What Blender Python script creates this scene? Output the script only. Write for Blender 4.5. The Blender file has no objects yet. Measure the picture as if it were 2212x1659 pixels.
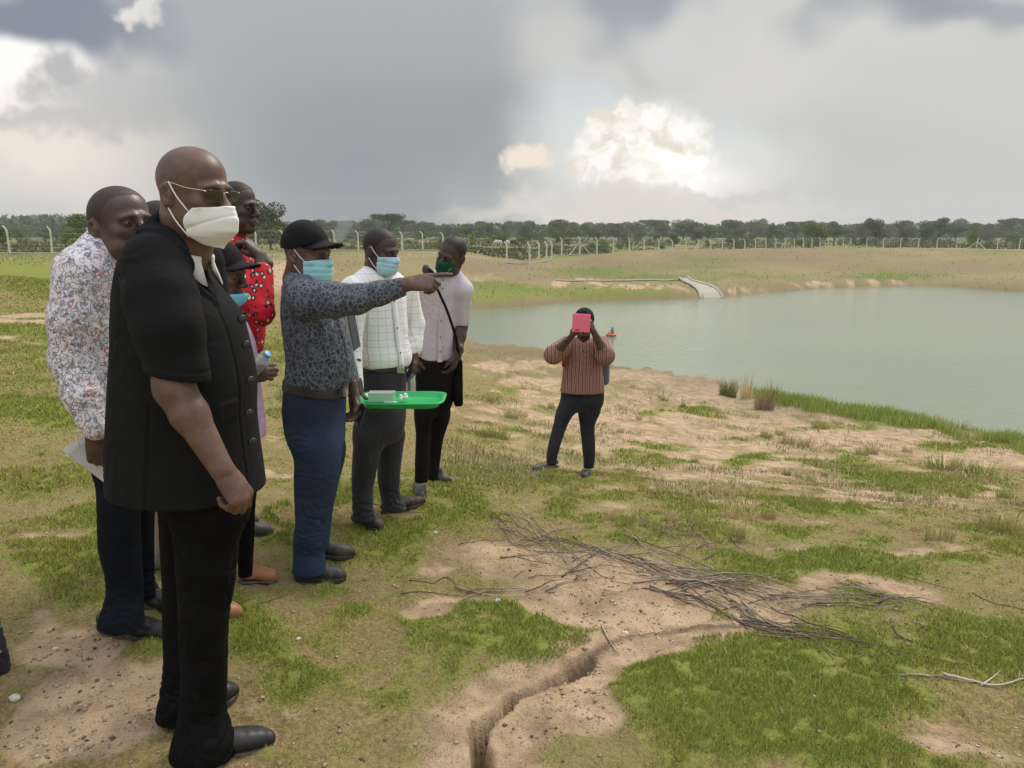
import bpy, math, random
import numpy as np
from mathutils import Vector, Matrix
random.seed(7); np.random.seed(7)
S = bpy.context.scene
C = S.collection
R = math.radians

# ------------------------------------------------------------------ camera
PITCH = R(10.95); CAMZ = 1.6; FPX = 788.0
cam_d = bpy.data.cameras.new('camera'); cam = bpy.data.objects.new('camera', cam_d); C.objects.link(cam)
cam.location = (0, 0, CAMZ); cam.rotation_euler = (math.pi/2 - PITCH, 0, 0)
cam_d.sensor_width = 36; cam_d.lens = FPX/1024*36; cam_d.clip_start = 0.05; cam_d.clip_end = 20000
S.camera = cam
S.render.resolution_x = 1024; S.render.resolution_y = 768
S.view_settings.view_transform = 'Standard'; S.view_settings.look = 'None'
S.view_settings.exposure = 0.2; S.view_settings.gamma = 1.0; S.view_settings.use_curve_mapping = False
K = 2212/1024.0
def ray(px, py):
    "direction through a point of the photo (2212 wide measure)"
    u = (px/K-512)/FPX; v = (384-py/K)/FPX
    return np.array([u, math.cos(PITCH)+v*math.sin(PITCH), -math.sin(PITCH)+v*math.cos(PITCH)])
def W(px, py, Y):
    d = ray(px, py); d = d*(Y/d[1])
    return np.array([d[0], d[1], d[2]+CAMZ])
def WZ(px, py, z):
    d = ray(px, py); d = d*((z-CAMZ)/d[2])
    return np.array([d[0], d[1], z])
def proj(x, y, z):
    z = z-CAMZ
    c, s = math.cos(PITCH), math.sin(PITCH)
    dep = np.maximum(y*c - z*s, 0.05)
    u = x/dep; v = (y*s + z*c)/dep
    return (u*FPX+512)*K, (384-v*FPX)*K

# ------------------------------------------------------------------ node helper
class NT:
    def __init__(s, nt): s.nt = nt; s.n = nt.nodes; s.l = nt.links
    def val(s, sock, v):
        if hasattr(v, 'is_linked') or isinstance(v, bpy.types.NodeSocket): s.l.new(v, sock)
        elif v is not None:
            if isinstance(v, (tuple, list)) and sock.type == 'RGBA' and len(v) == 3: v = (*v, 1)
            sock.default_value = v
    def math(s, op, a, b=None, c=None, clamp=False):
        n = s.n.new('ShaderNodeMath'); n.operation = op; n.use_clamp = clamp
        s.val(n.inputs[0], a)
        if b is not None: s.val(n.inputs[1], b)
        if c is not None: s.val(n.inputs[2], c)
        return n.outputs[0]
    def vmath(s, op, a, b=None):
        n = s.n.new('ShaderNodeVectorMath'); n.operation = op
        s.val(n.inputs[0], a)
        if b is not None: s.val(n.inputs[3 if op == 'SCALE' else 1], b)
        return n.outputs[0] if op not in ('LENGTH', 'DOT_PRODUCT', 'DISTANCE') else n.outputs[1]
    def mix(s, f, a, b):
        n = s.n.new('ShaderNodeMix'); n.data_type = 'RGBA'
        s.val(n.inputs[0], f); s.val(n.inputs[6], a); s.val(n.inputs[7], b)
        return n.outputs[2]
    def ss(s, x, a, b, lo=0.0, hi=1.0):
        n = s.n.new('ShaderNodeMapRange'); n.interpolation_type = 'SMOOTHSTEP'
        s.val(n.inputs[0], x); s.val(n.inputs[1], a); s.val(n.inputs[2], b); s.val(n.inputs[3], lo); s.val(n.inputs[4], hi)
        return n.outputs[0]
    def noise(s, vec, scale, detail=3, rough=0.5, col=False, dist=0.0):
        n = s.n.new('ShaderNodeTexNoise'); s.val(n.inputs['Vector'], vec)
        n.inputs['Scale'].default_value = scale; n.inputs['Detail'].default_value = detail
        n.inputs['Roughness'].default_value = rough; n.inputs['Distortion'].default_value = dist
        return n.outputs['Color' if col else 'Fac']
    def vor(s, vec, scale, feature='F1', out='Distance', rnd=1.0, metric=None):
        n = s.n.new('ShaderNodeTexVoronoi'); n.feature = feature; s.val(n.inputs['Vector'], vec)
        n.inputs['Scale'].default_value = scale; n.inputs['Randomness'].default_value = rnd
        return n.outputs[out]
    def comb(s, x, y, z):
        n = s.n.new('ShaderNodeCombineXYZ'); s.val(n.inputs[0], x); s.val(n.inputs[1], y); s.val(n.inputs[2], z); return n.outputs[0]
    def sep(s, v):
        n = s.n.new('ShaderNodeSeparateXYZ'); s.val(n.inputs[0], v); return n.outputs
    def coord(s, which='Object'):
        return s.n.new('ShaderNodeTexCoord').outputs[which]
    def attr(s, name, out='Fac'):
        n = s.n.new('ShaderNodeAttribute'); n.attribute_name = name; return n.outputs[out]
    def bump(s, h, strength=0.5, dist=0.01):
        n = s.n.new('ShaderNodeBump'); n.inputs['Strength'].default_value = strength; n.inputs['Distance'].default_value = dist
        s.val(n.inputs['Height'], h); return n.outputs[0]
def mat(name, col=(.5, .5, .5), rough=0.7, build=None, spec=0.5, metal=0.0, sheen=0.0):
    m = bpy.data.materials.new(name); m.use_nodes = True
    b = m.node_tree.nodes['Principled BSDF']
    b.inputs['Base Color'].default_value = (*col, 1); b.inputs['Roughness'].default_value = rough
    b.inputs['Specular IOR Level'].default_value = spec; b.inputs['Metallic'].default_value = metal
    if sheen: b.inputs['Sheen Weight'].default_value = sheen
    if build: build(NT(m.node_tree), b)
    return m

# ------------------------------------------------------------------ object helpers
def tag(o, label=None, cat=None, group=None, kind=None):
    if label: o['label'] = label
    if cat: o['category'] = cat
    if group: o['group'] = group
    if kind: o['kind'] = kind
    return o
def empty(name, loc=(0, 0, 0), rz=0.0):
    o = bpy.data.objects.new(name, None); C.objects.link(o); o.location = loc; o.rotation_euler = (0, 0, rz)
    o.empty_display_size = .1; return o
def npmesh(name, verts, faces, smooth=False, attrs=None):
    "verts (N,3); faces (M,k) array, or list of such arrays"
    me = bpy.data.meshes.new(name)
    if not isinstance(faces, list): faces = [faces]
    faces = [np.asarray(f, np.int32) for f in faces if len(f)]
    verts = np.asarray(verts, np.float32)
    me.vertices.add(len(verts)); me.vertices.foreach_set('co', verts.ravel())
    idx = np.concatenate([f.ravel() for f in faces]); cnt = np.concatenate([np.full(len(f), f.shape[1], np.int32) for f in faces])
    me.loops.add(len(idx)); me.loops.foreach_set('vertex_index', idx)
    st = np.concatenate([[0], np.cumsum(cnt)[:-1]]).astype(np.int32)
    me.polygons.add(len(cnt)); me.polygons.foreach_set('loop_start', st); me.polygons.foreach_set('loop_total', cnt)
    me.polygons.foreach_set('use_smooth', np.full(len(cnt), bool(smooth)))
    me.update(calc_edges=True)
    for k, v in (attrs or {}).items():
        v = np.asarray(v, np.float32)
        if v.ndim == 1: a = me.attributes.new(k, 'FLOAT', 'POINT'); a.data.foreach_set('value', v)
        else:
            if v.shape[1] == 3: v = np.hstack([v, np.ones((len(v), 1), np.float32)])
            a = me.attributes.new(k, 'FLOAT_COLOR', 'POINT'); a.data.foreach_set('color', v.ravel())
    return me
def add(name, me, m=None, parent=None, loc=None):
    o = bpy.data.objects.new(name, me); C.objects.link(o)
    if m: me.materials.append(m)
    if parent: o.parent = parent
    if loc is not None: o.location = loc
    return o
class MB:
    "collects simple shapes into one mesh"
    def __init__(s): s.v = []; s.f = []; s.n = 0
    def put(s, v, f):
        v = np.asarray(v, float); s.v.append(v); s.f.append(np.asarray(f)+s.n); s.n += len(v); return s
    def tube(s, pts, rad, seg=8, flat=None, cap=True):
        pts = [np.asarray(p, float) for p in pts]; n = len(pts)
        if np.isscalar(rad): rad = [rad]*n
        T = [pts[min(i+1, n-1)]-pts[max(i-1, 0)] for i in range(n)]
        T = [t/(np.linalg.norm(t)+1e-9) for t in T]
        up = np.array([0, 0, 1.0]) if abs(T[0][2]) < .9 else np.array([1.0, 0, 0])
        vs = []
        a = np.cross(T[0], up); a /= np.linalg.norm(a)
        for i in range(n):
            a = a-T[i]*a.dot(T[i]); a /= np.linalg.norm(a)+1e-9; b = np.cross(T[i], a)
            for k in range(seg):
                th = 2*math.pi*k/seg
                ra, rb = (rad[i] if not isinstance(rad[i], tuple) else rad[i][0]), (rad[i] if not isinstance(rad[i], tuple) else rad[i][1])
                vs.append(pts[i]+a*math.cos(th)*ra+b*math.sin(th)*rb)
        fs = [[i*seg+k, i*seg+(k+1) % seg, (i+1)*seg+(k+1) % seg, (i+1)*seg+k] for i in range(n-1) for k in range(seg)]
        if cap:
            vs += [pts[0], pts[-1]]; c0, c1 = n*seg, n*seg+1
            fs += [[c0, (k+1) % seg, k, k] for k in range(seg)] + [[c1, (n-1)*seg+k, (n-1)*seg+(k+1) % seg, (n-1)*seg+(k+1) % seg] for k in range(seg)]
        s.f_put(vs, fs); return s
    def f_put(s, vs, fs):
        s.v.append(np.asarray(vs, float)); s.f.append([[i+s.n for i in f] for f in fs]); s.n += len(vs)
    def box(s, c, size, M=None, taper=1.0):
        c = np.asarray(c, float); h = np.asarray(size, float)/2
        vs = []
        for z in (-1, 1):
            t = taper if z > 0 else 1
            for x, y in ((-1, -1), (1, -1), (1, 1), (-1, 1)): vs.append(np.array([x*h[0]*t, y*h[1]*t, z*h[2]]))
        if M is not None: vs = [M @ v for v in vs]
        s.f_put([c+v for v in vs], [[3, 2, 1, 0], [4, 5, 6, 7], [0, 1, 5, 4], [1, 2, 6, 5], [2, 3, 7, 6], [3, 0, 4, 7]]); return s
    def build(s, name, m=None, parent=None, smooth=False, origin=None):
        me = bpy.data.meshes.new(name)
        v = np.vstack(s.v)
        if origin is not None: v = v-np.asarray(origin)
        F = []
        for f in s.f:
            for q in f:
                q = [int(i) for i in q]; r = []
                for i in q:
                    if i not in r: r.append(i)
                F.append(r)
        me.from_pydata([tuple(p) for p in v], [], F); me.update()
        if smooth: me.polygons.foreach_set('use_smooth', np.ones(len(me.polygons), bool))
        return add(name, me, m, parent)
def catmull(pts, n=8):
    P = [np.asarray(p, float) for p in pts]; P = [2*P[0]-P[1]]+P+[2*P[-1]-P[-2]]; out = []
    for i in range(1, len(P)-2):
        for k in range(n):
            t = k/n
            out.append(.5*((2*P[i])+(-P[i-1]+P[i+1])*t+(2*P[i-1]-5*P[i]+4*P[i+1]-P[i+2])*t*t+(-P[i-1]+3*P[i]-3*P[i+1]+P[i+2])*t**3))
    out.append(P[-2]); return out

# ------------------------------------------------------------------ numpy noise
def _h(ix, iy, iz, seed):
    n = (ix.astype(np.int64)*374761393 + iy.astype(np.int64)*668265263 + iz.astype(np.int64)*2147483647 + seed*974711) & 0xffffffff
    n = ((n ^ (n >> 13))*1274126177) & 0xffffffff
    n = (n ^ (n >> 16)) & 0xffff
    return n/65535.0
def vn(x, y, z=None, seed=0):
    x = np.asarray(x, float); y = np.asarray(y, float)
    z = np.zeros_like(x) if z is None else np.asarray(z, float)
    ix, iy, iz = np.floor(x), np.floor(y), np.floor(z); fx, fy, fz = x-ix, y-iy, z-iz
    fx, fy, fz = fx*fx*(3-2*fx), fy*fy*(3-2*fy), fz*fz*(3-2*fz)
    ix, iy, iz = ix.astype(np.int64), iy.astype(np.int64), iz.astype(np.int64)
    def L(dz):
        a = _h(ix, iy, iz+dz, seed); b = _h(ix+1, iy, iz+dz, seed); c = _h(ix, iy+1, iz+dz, seed); d = _h(ix+1, iy+1, iz+dz, seed)
        return (a*(1-fx)+b*fx)*(1-fy)+(c*(1-fx)+d*fx)*fy
    return L(0)*(1-fz)+L(1)*fz
def fbm(x, y, z=None, o=4, seed=0, g=.5):
    s = 0; a = 1; t = 0
    for i in range(o):
        f = 2**i
        s = s+a*vn(np.asarray(x)*f+i*17.3, np.asarray(y)*f+i*9.1, None if z is None else np.asarray(z)*f, seed+i); t += a; a *= g
    return s/t
def sst(x, a, b):
    t = np.clip((x-a)/(b-a), 0, 1); return t*t*(3-2*t)
# ------------------------------------------------------------------ world and sun
SUN_EL, SUN_ROT = R(48), R(35)
world = bpy.data.worlds.new('World'); S.world = world; world.use_nodes = True
def build_world():
    nt = world.node_tree; nt.nodes.clear(); N = NT(nt)
    out = nt.nodes.new('ShaderNodeOutputWorld'); bg = nt.nodes.new('ShaderNodeBackground')
    sky = nt.nodes.new('ShaderNodeTexSky'); sky.sky_type = 'NISHITA'; sky.sun_disc = False
    sky.sun_elevation = SUN_EL; sky.sun_rotation = SUN_ROT; sky.air_density = 1.0; sky.dust_density = 2.5
    d = N.coord('Generated'); x, y, z = N.sep(d)
    yy = N.math('MAXIMUM', y, 0.12)
    s0 = N.math('DIVIDE', x, yy); t0 = N.math('DIVIDE', z, yy)
    # behind the viewer the cloud pattern mirrors, so the whole dome is cloudy
    P = N.comb(s0, t0, 0.0)
    def warp(sc, amp, det=4, rough=.55, off=0.0):
        n = N.noise(N.vmath('ADD', P, (off, off*1.7, off)), sc, det, rough, col=True)
        return N.vmath('SCALE', N.vmath('SUBTRACT', n, (.5, .5, .5)), amp)
    wb = N.sep(N.vmath('ADD', P, warp(3.2, .34, 3, .55)))          # broad soft warp
    wc = N.sep(N.vmath('ADD', P, N.vmath('ADD', warp(9, .11, 3, .62, 3.1), warp(45, .03, 2, .6, 1.3))))   # billowy warp
    wl = N.sep(N.vmath('ADD', P, warp(1.6, .16, 1, .5, 7.7)))
    def st(px, py):
        r = ray(px, py); return r[0]/r[1], r[2]/r[1]
    def mask(w, px, py, rx, ry, soft=.5, rot=0.0):
        cx, cy = st(px, py); rx /= 1703.; ry /= 1703.
        a = N.math('SUBTRACT', w[0], cx); b = N.math('SUBTRACT', w[1], cy)
        if rot:
            cr, sr = math.cos(rot), math.sin(rot)
            a2 = N.math('ADD', N.math('MULTIPLY', a, cr), N.math('MULTIPLY', b, sr))
            b = N.math('SUBTRACT', N.math('MULTIPLY', b, cr), N.math('MULTIPLY', a, sr)); a = a2
        a = N.math('DIVIDE', a, rx); b = N.math('DIVIDE', b, ry)
        dd = N.math('SQRT', N.math('ADD', N.math('MULTIPLY', a, a), N.math('MULTIPLY', b, b)))
        return N.ss(dd, 1+soft, max(1-soft, 0), 0, 1)
    L = lambda r, g, b: tuple(((c/255+.055)/1.055)**2.4 if c > 10 else c/255/12.92 for c in (r, g, b))
    # overall veil of cloud, brighter towards the zenith; the clear sky shows through the gap on the right
    col = N.mix(N.ss(z, .0, .55), L(206, 205, 200), L(196, 200, 204))
    nn = N.noise(P, 2.2, 3, .5)
    col = N.mix(N.ss(nn, .40, .72, 0, .55), col, L(168, 172, 178))
    def lay(c, m, k=1.0):
        nonlocal col
        f = N.math('MULTIPLY', m, k) if k != 1 else m
        col = N.mix(f, col, c)
    # right side: smooth light grey
    lay(L(199, 199, 196), mask(wl, 2000, 300, 620, 330, .5))
    lay(L(190, 191, 189), mask(wl, 1960, 380, 420, 110, .6), .6)
    # upper clouds
    lay(L(172, 176, 180), mask(wb, 760, 30, 560, 130, .6), .9)
    lay(L(202, 200, 196), mask(wb, 1180, 110, 190, 70, .8), .7)
    lay(L(150, 157, 166), mask(wb, 1390, 20, 130, 55, .6), .95)
    lay(L(142, 150, 160), mask(wb, 1900, 45, 150, 42, .6, .25), .95)
    lay(L(150, 157, 166), mask(wb, 2150, 5, 160, 40, .6), .8)
    lay(L(212, 210, 206), mask(wb, 1650, 110, 260, 60, .8), .7)
    # left bright cloud bank
    lay(L(226, 220, 208), mask(wb, 110, 330, 330, 170, .5), .95)
    lay(L(252, 246, 238), mask(wc, 120, 165, 215, 75, .4))
    lay(L(255, 252, 246), mask(wc, 60, 110, 150, 45, .5), .9)
    lay(L(172, 172, 174), mask(wc, 125, 165, 45, 45, .6), .9)
    lay(L(186, 186, 186), mask(wc, 300, 205, 190, 70, .6), .9)
    lay(L(196, 192, 187), mask(wc, 90, 262, 240, 26, .7), .9)
    lay(L(130, 139, 153), mask(wb, 110, 25, 270, 62, .45))
    lay(L(240, 236, 228), mask(wc, 318, 22, 34, 22, .6), .85)
    lay(L(236, 229, 215), mask(wc, 60, 320, 150, 40, .7), .8)
    # clear gap with the sunlit cumulus
    blue = N.vmath('SCALE', sky.outputs[0], .10)
    blue = N.mix(.72, blue, L(197, 206, 209))
    m = mask(wb, 1320, 290, 270, 120, .5); col = N.mix(m, col, blue)
    lay(L(206, 207, 205), mask(wc, 1190, 380, 200, 75, .5), .9)
    lay(L(222, 220, 214), mask(wc, 1480, 395, 170, 50, .6), .9)
    # rain shaft: dark grey, sharp on its right side
    sx = N.ss(wb[0], (1215-1106)/1703., (1010-1106)/1703.); sx2 = N.ss(wl[0], (150-1106)/1703., (820-1106)/1703.)
    sh = N.math('MULTIPLY', N.math('MULTIPLY', sx, sx2), N.ss(wl[1], .46, .16, .45, 1))
    shc = N.mix(N.ss(wl[1], .30, .02), L(168, 170, 172), L(130, 136, 142))
    col = N.mix(N.math('MULTIPLY', sh, .96), col, shc)
    # cumulus
    cn = N.noise(N.comb(wc[0], wc[1], 0.0), 22, 3, .6)
    cc = N.mix(N.ss(cn, .36, .58), L(228, 219, 204), (.98, .96, .90))
    lay(L(232, 229, 221), mask(wb, 1370, 360, 260, 120, .9), .7)
    m = mask(wc, 1385, 328, 150, 116, .14); col = N.mix(m, col, cc)
    m = mask(wc, 1262, 360, 70, 55, .35); col = N.mix(m, col, cc)
    m = mask(wc, 1312, 250, 50, 34, .3); col = N.mix(m, col, cc)
    m = mask(wc, 1118, 350, 36, 36, .35); col = N.mix(m, col, L(240, 226, 212))
    lay((1.15, 1.12, 1.04), mask(wb, 1440, 385, 90, 50, .9), .7)
    lay((2.6, 2.5, 2.2), mask(wb, 1420, 315, 36, 22, .95), .7)
    # pale base along the horizon
    lay(L(222, 214, 202), mask(wc, 1400, 462, 360, 30, .5), .95)
    lay(L(196, 195, 191), mask(wc, 1600, 428, 170, 10, .9), .6)
    # dark ground side
    col = N.mix(N.ss(z, 0.0, -.04), col, (.16, .14, .09))
    st_ = N.ss(z, .42, .95, .93, 1.9)
    back = N.ss(y, .15, -.3, 1.0, 1.3)
    N.l.new(col, bg.inputs[0]); N.l.new(N.math('MULTIPLY', st_, back), bg.inputs[1])
    N.l.new(bg.outputs[0], out.inputs[0])
build_world()
world.cycles.sampling_method = 'MANUAL'; world.cycles.sample_map_resolution = 512
sun_d = bpy.data.lights.new('sun', 'SUN'); sun = bpy.data.objects.new('sun', sun_d); C.objects.link(sun)
sun_d.energy = 2.1; sun_d.angle = R(16); sun_d.color = (1, .91, .78)
# direction towards the sun: rotation 0 = +Y, clockwise
sdir = Vector((math.sin(SUN_ROT)*math.cos(SUN_EL), math.cos(SUN_ROT)*math.cos(SUN_EL), math.sin(SUN_EL)))
sun.rotation_euler = (-sdir).to_track_quat('-Z', 'Y').to_euler()
# ------------------------------------------------------------------ terrain
ZW = -2.5
cps = []
def cp(px, py, Y): cps.append(W(px, py, Y))
def cz(px, py, z): cps.append(WZ(px, py, z))
for x, y, z in [(0, -6, .05), (-6, -3, .05), (6, -3, -.1), (0, 1, 0), (-3, 1, .02), (3, 1, -.03), (0, 2.3, 0), (-1.5, 2.3, 0), (-4, 3, .03), (1.4, 2.2, 0), (4, 2.5, -.12),
                (-1.0, 3.2, 0), (.3, 3.2, -.03), (1.8, 3.3, -.1), (-8, 5, .05), (-3, 5, .0), (-2.5, 3.4, 0), (-9, 9, 0), (-5, 8, -.05), (-14, 20, -.15), (-20, 40, -.25), (-8, 14, -.3), (-3, 9, -.5),
                (-30, 15, 0), (-60, 40, 0), (30, 1, -.8), (12, 2, -.45), (20, 6, -2.0), (-5, 20, -1.0), (-10, 32, -.8), (-6, 13, -.45),
                (3.2, 5.5, -.5), (1.4, 5.2, -.33), (0.2, 6.2, -.45), (7, 7.5, -1.25), (4, 9, -1.35), (0.5, 10, -1.25)]:
    cps.append(np.array([x, y, z], float))
cp(1240, 1030, 7.33); cp(925, 1075, 5.14); cp(815, 1140, 4.41); cp(690, 1240, 3.72); cp(570, 1150, 4.05)
# near shore
near_sh = [(2700, 1050), (2212, 958), (2080, 930), (1950, 905), (1700, 858), (1500, 815), (1320, 788), (1200, 768), (1100, 752), (1000, 744), (930, 730), (880, 705), (905, 685), (960, 676)]
far_sh = [(1010, 668), (1130, 662), (1250, 652), (1400, 648), (1560, 640), (1680, 631), (1800, 622), (2000, 618), (2120, 625), (2212, 632), (2500, 660), (2900, 740)]
for p in near_sh+far_sh: cz(p[0], p[1], ZW+.12)
for p in [(1100, 700), (1300, 700), (1600, 700), (1900, 700), (2200, 760), (1500, 760), (1800, 800), (2500, 850)]: cz(p[0], p[1]-6, ZW)
shore = np.array([p[:2] for p in catmull([WZ(a, b, ZW) for a, b in near_sh[:-1]+[(905, 683), (950, 674)]+far_sh]+[WZ(2700, 1050, ZW)], 4)])
# far bank
for p in [(1010, 655, 43.5), (1130, 648, 45.5), (1250, 640, 48), (1400, 634, 50), (1010, 610, 52), (1150, 605, 54), (1300, 612, 54), (1450, 604, 57), (950, 556, 66), (1050, 566, 68), (1130, 580, 70),
          (1190, 578, 88), (1235, 572, 76), (1320, 548, 76), (1500, 545, 78), (1700, 541, 84), (1900, 542, 86), (2060, 548, 82), (2212, 552, 78), (2500, 556, 78),
          (1560, 600, 61), (1750, 600, 66), (2000, 604, 65), (2212, 608, 62), (1900, 580, 72), (2150, 578, 70), (1600, 575, 68), (1350, 580, 68), (600, 600, 30), (640, 560, 55), (760, 570, 50),
          (50, 548, 69), (300, 549, 74), (600, 546, 82), (870, 543, 97), (1000, 546, 100), (1150, 566, 96), (1210, 554, 103), (1290, 550, 108)]:
    cp(*p)
for x, y, z in [(25, 118, -1.9), (60, 155, -2.2), (95, 150, -2.1), (110, 130, -2.2), (140, 120, -2.3), (-60, 120, -.9), (-120, 100, -.5), (-20, 140, -1.2), (0, 200, -1.6), (80, 220, -2), (-100, 220, -1.2),
                (200, 200, -2.2), (0, 420, -2.0), (250, 420, -2.3), (-250, 420, -1.6), (0, 900, -2.4), (600, 900, -2.4), (-600, 900, -2.2), (100, 40, -2.3), (60, 10, -2.3)]:
    cps.append(np.array([x, y, z], float))
cps = np.array(cps)
OY = -9.0
def uvw(x, y):
    xx = np.asarray(x, float); yy = np.asarray(y, float)-OY
    r = np.sqrt(xx*xx+yy*yy)+1e-6; a = np.arctan2(xx, yy)
    return a*2.2, np.log(np.maximum(r, 2.0))
def _tps():
    u, w = uvw(cps[:, 0], cps[:, 1]); n = len(u)
    d2 = (u[:, None]-u)**2+(w[:, None]-w)**2
    Kk = np.where(d2 > 1e-12, .5*d2*np.log(d2+1e-12), 0)+np.eye(n)*1e-4
    Pm = np.stack([np.ones(n), u, w], 1)
    A = np.zeros((n+3, n+3)); A[:n, :n] = Kk; A[:n, n:] = Pm; A[n:, :n] = Pm.T
    b = np.concatenate([cps[:, 2], np.zeros(3)])
    return u, w, np.linalg.solve(A, b)
TU, TW, TC = _tps()
def base_h(x, y):
    x = np.asarray(x, float); y = np.asarray(y, float); shp = x.shape
    xf, yf = x.ravel(), y.ravel(); out = np.empty(len(xf))
    for i in range(0, len(xf), 40000):
        u, w = uvw(xf[i:i+40000], yf[i:i+40000])
        d2 = (u[:, None]-TU)**2+(w[:, None]-TW)**2+1e-12
        out[i:i+40000] = (.5*d2*np.log(d2)) @ TC[:-3] + TC[-3]+TC[-2]*u+TC[-1]*w
    r = np.hypot(xf, yf)
    # behind and far away the fit fades to a level plain
    back = sst(-(yf), 5, 25)
    out = out*(1-back)+back*0.0
    farm = sst(r, 500, 900); out = out*(1-farm)+farm*(-2.2)
    out = np.clip(out, ZW+.03, 1.5)
    sd = shore_sd(xf, yf)                       # negative in the pond
    bank = ZW+.02+.42*(1-np.exp(-np.maximum(sd, 0)/.55))*sst(yf, 25, 38)+.12*(1-np.exp(-np.maximum(sd, 0)/.8))
    out = np.where(sd > 0, np.maximum(out, bank), ZW-.05-1.6*(1-np.exp(sd/4.0)))
    out = np.where((sd > 0) & (sd < 6), np.minimum(out, ZW+.5+sd*.28+.9*sst(sd, 0, 6)), out)
    return out.reshape(shp)
def shore_sd(x, y):
    res = np.full(len(x), 99.0)
    m = np.where((x > shore[:, 0].min()-8) & (x < shore[:, 0].max()+8) & (y > shore[:, 1].min()-8) & (y < shore[:, 1].max()+8))[0]
    if not len(m): return res
    X, Y = x[m]+(fbm(x[m]*.8, y[m]*.8, seed=91, o=3)-.5)*.7*sst(y[m], 8, 40), y[m]
    P = shore; n = len(P); best = np.full(len(X), 1e9); ins = np.zeros(len(X), bool)
    for i in range(n):
        a, b = P[i], P[(i+1) % n]; ab = b-a; L2 = ab.dot(ab)+1e-12
        t = np.clip(((X-a[0])*ab[0]+(Y-a[1])*ab[1])/L2, 0, 1)
        best = np.minimum(best, np.hypot(X-a[0]-t*ab[0], Y-a[1]-t*ab[1]))
        c = (a[1] > Y) != (b[1] > Y)
        with np.errstate(divide='ignore', invalid='ignore'):
            xi = a[0]+(Y-a[1])*ab[0]/(ab[1] if ab[1] != 0 else 1e-9)
        ins ^= c & (X < xi)
    res[m] = np.where(ins, -best, best); return res
def ground_hit(px, py, it=40):
    "where the line of sight through a photo point meets the terrain"
    d = ray(px, py); ts = np.concatenate([np.linspace(1.2, 12, 300), np.geomspace(12, 900, 700)])
    X, Y, Z = d[0]*ts, d[1]*ts, CAMZ+d[2]*ts
    H = base_h(X, Y); k = np.argmax(Z < H)
    if k == 0: return np.array([X[-1], Y[-1], H[-1]])
    a, b = (Z-H)[k-1], (Z-H)[k]; f = a/(a-b)
    x, y = X[k-1]+(X[k]-X[k-1])*f, Y[k-1]+(Y[k]-Y[k-1])*f
    return np.array([x, y, float(base_h(np.array([x]), np.array([y]))[0])])
# erosion gully: world polylines (points read off the photo, laid on the ground)
def gpath(pts): return np.array([ground_hit(*p)[:2] for p in pts])
gully = gpath([(1030, 1900), (1040, 1700), (1042, 1640), (1035, 1590), (1075, 1545), (1110, 1500), (1165, 1475), (1225, 1450), (1245, 1425), (1285, 1395), (1345, 1372), (1420, 1362), (1465, 1342), (1530, 1352), (1600, 1348), (1640, 1330)])
gw = np.array([.024, .024, .022, .020, .016, .026, .014, .028, .040, .016, .010, .016, .028, .010, .024, .016])
gd = np.array([.20, .18, .16, .12, .05, .12, .05, .12, .15, .05, .03, .025, .05, .015, .05, .02])
def seg_dist(x, y, P, vals):
    best = np.full(x.shape, 1e9); out = [np.zeros(x.shape) for _ in vals]; sd = np.zeros(x.shape)
    for i in range(len(P)-1):
        a, b = P[i], P[i+1]; ab = b-a; L2 = ab.dot(ab)
        t = np.clip(((x-a[0])*ab[0]+(y-a[1])*ab[1])/L2, 0, 1)
        dx, dy = x-a[0]-t*ab[0], y-a[1]-t*ab[1]; d = np.hypot(dx, dy)
        m = d < best; best = np.where(m, d, best)
        sd = np.where(m, np.sign(ab[0]*dy-ab[1]*dx), sd)
        for o, v in zip(out, vals): o[m] = (v[i]+(v[i+1]-v[i])*t)[m]
    return best, out, sd
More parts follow.
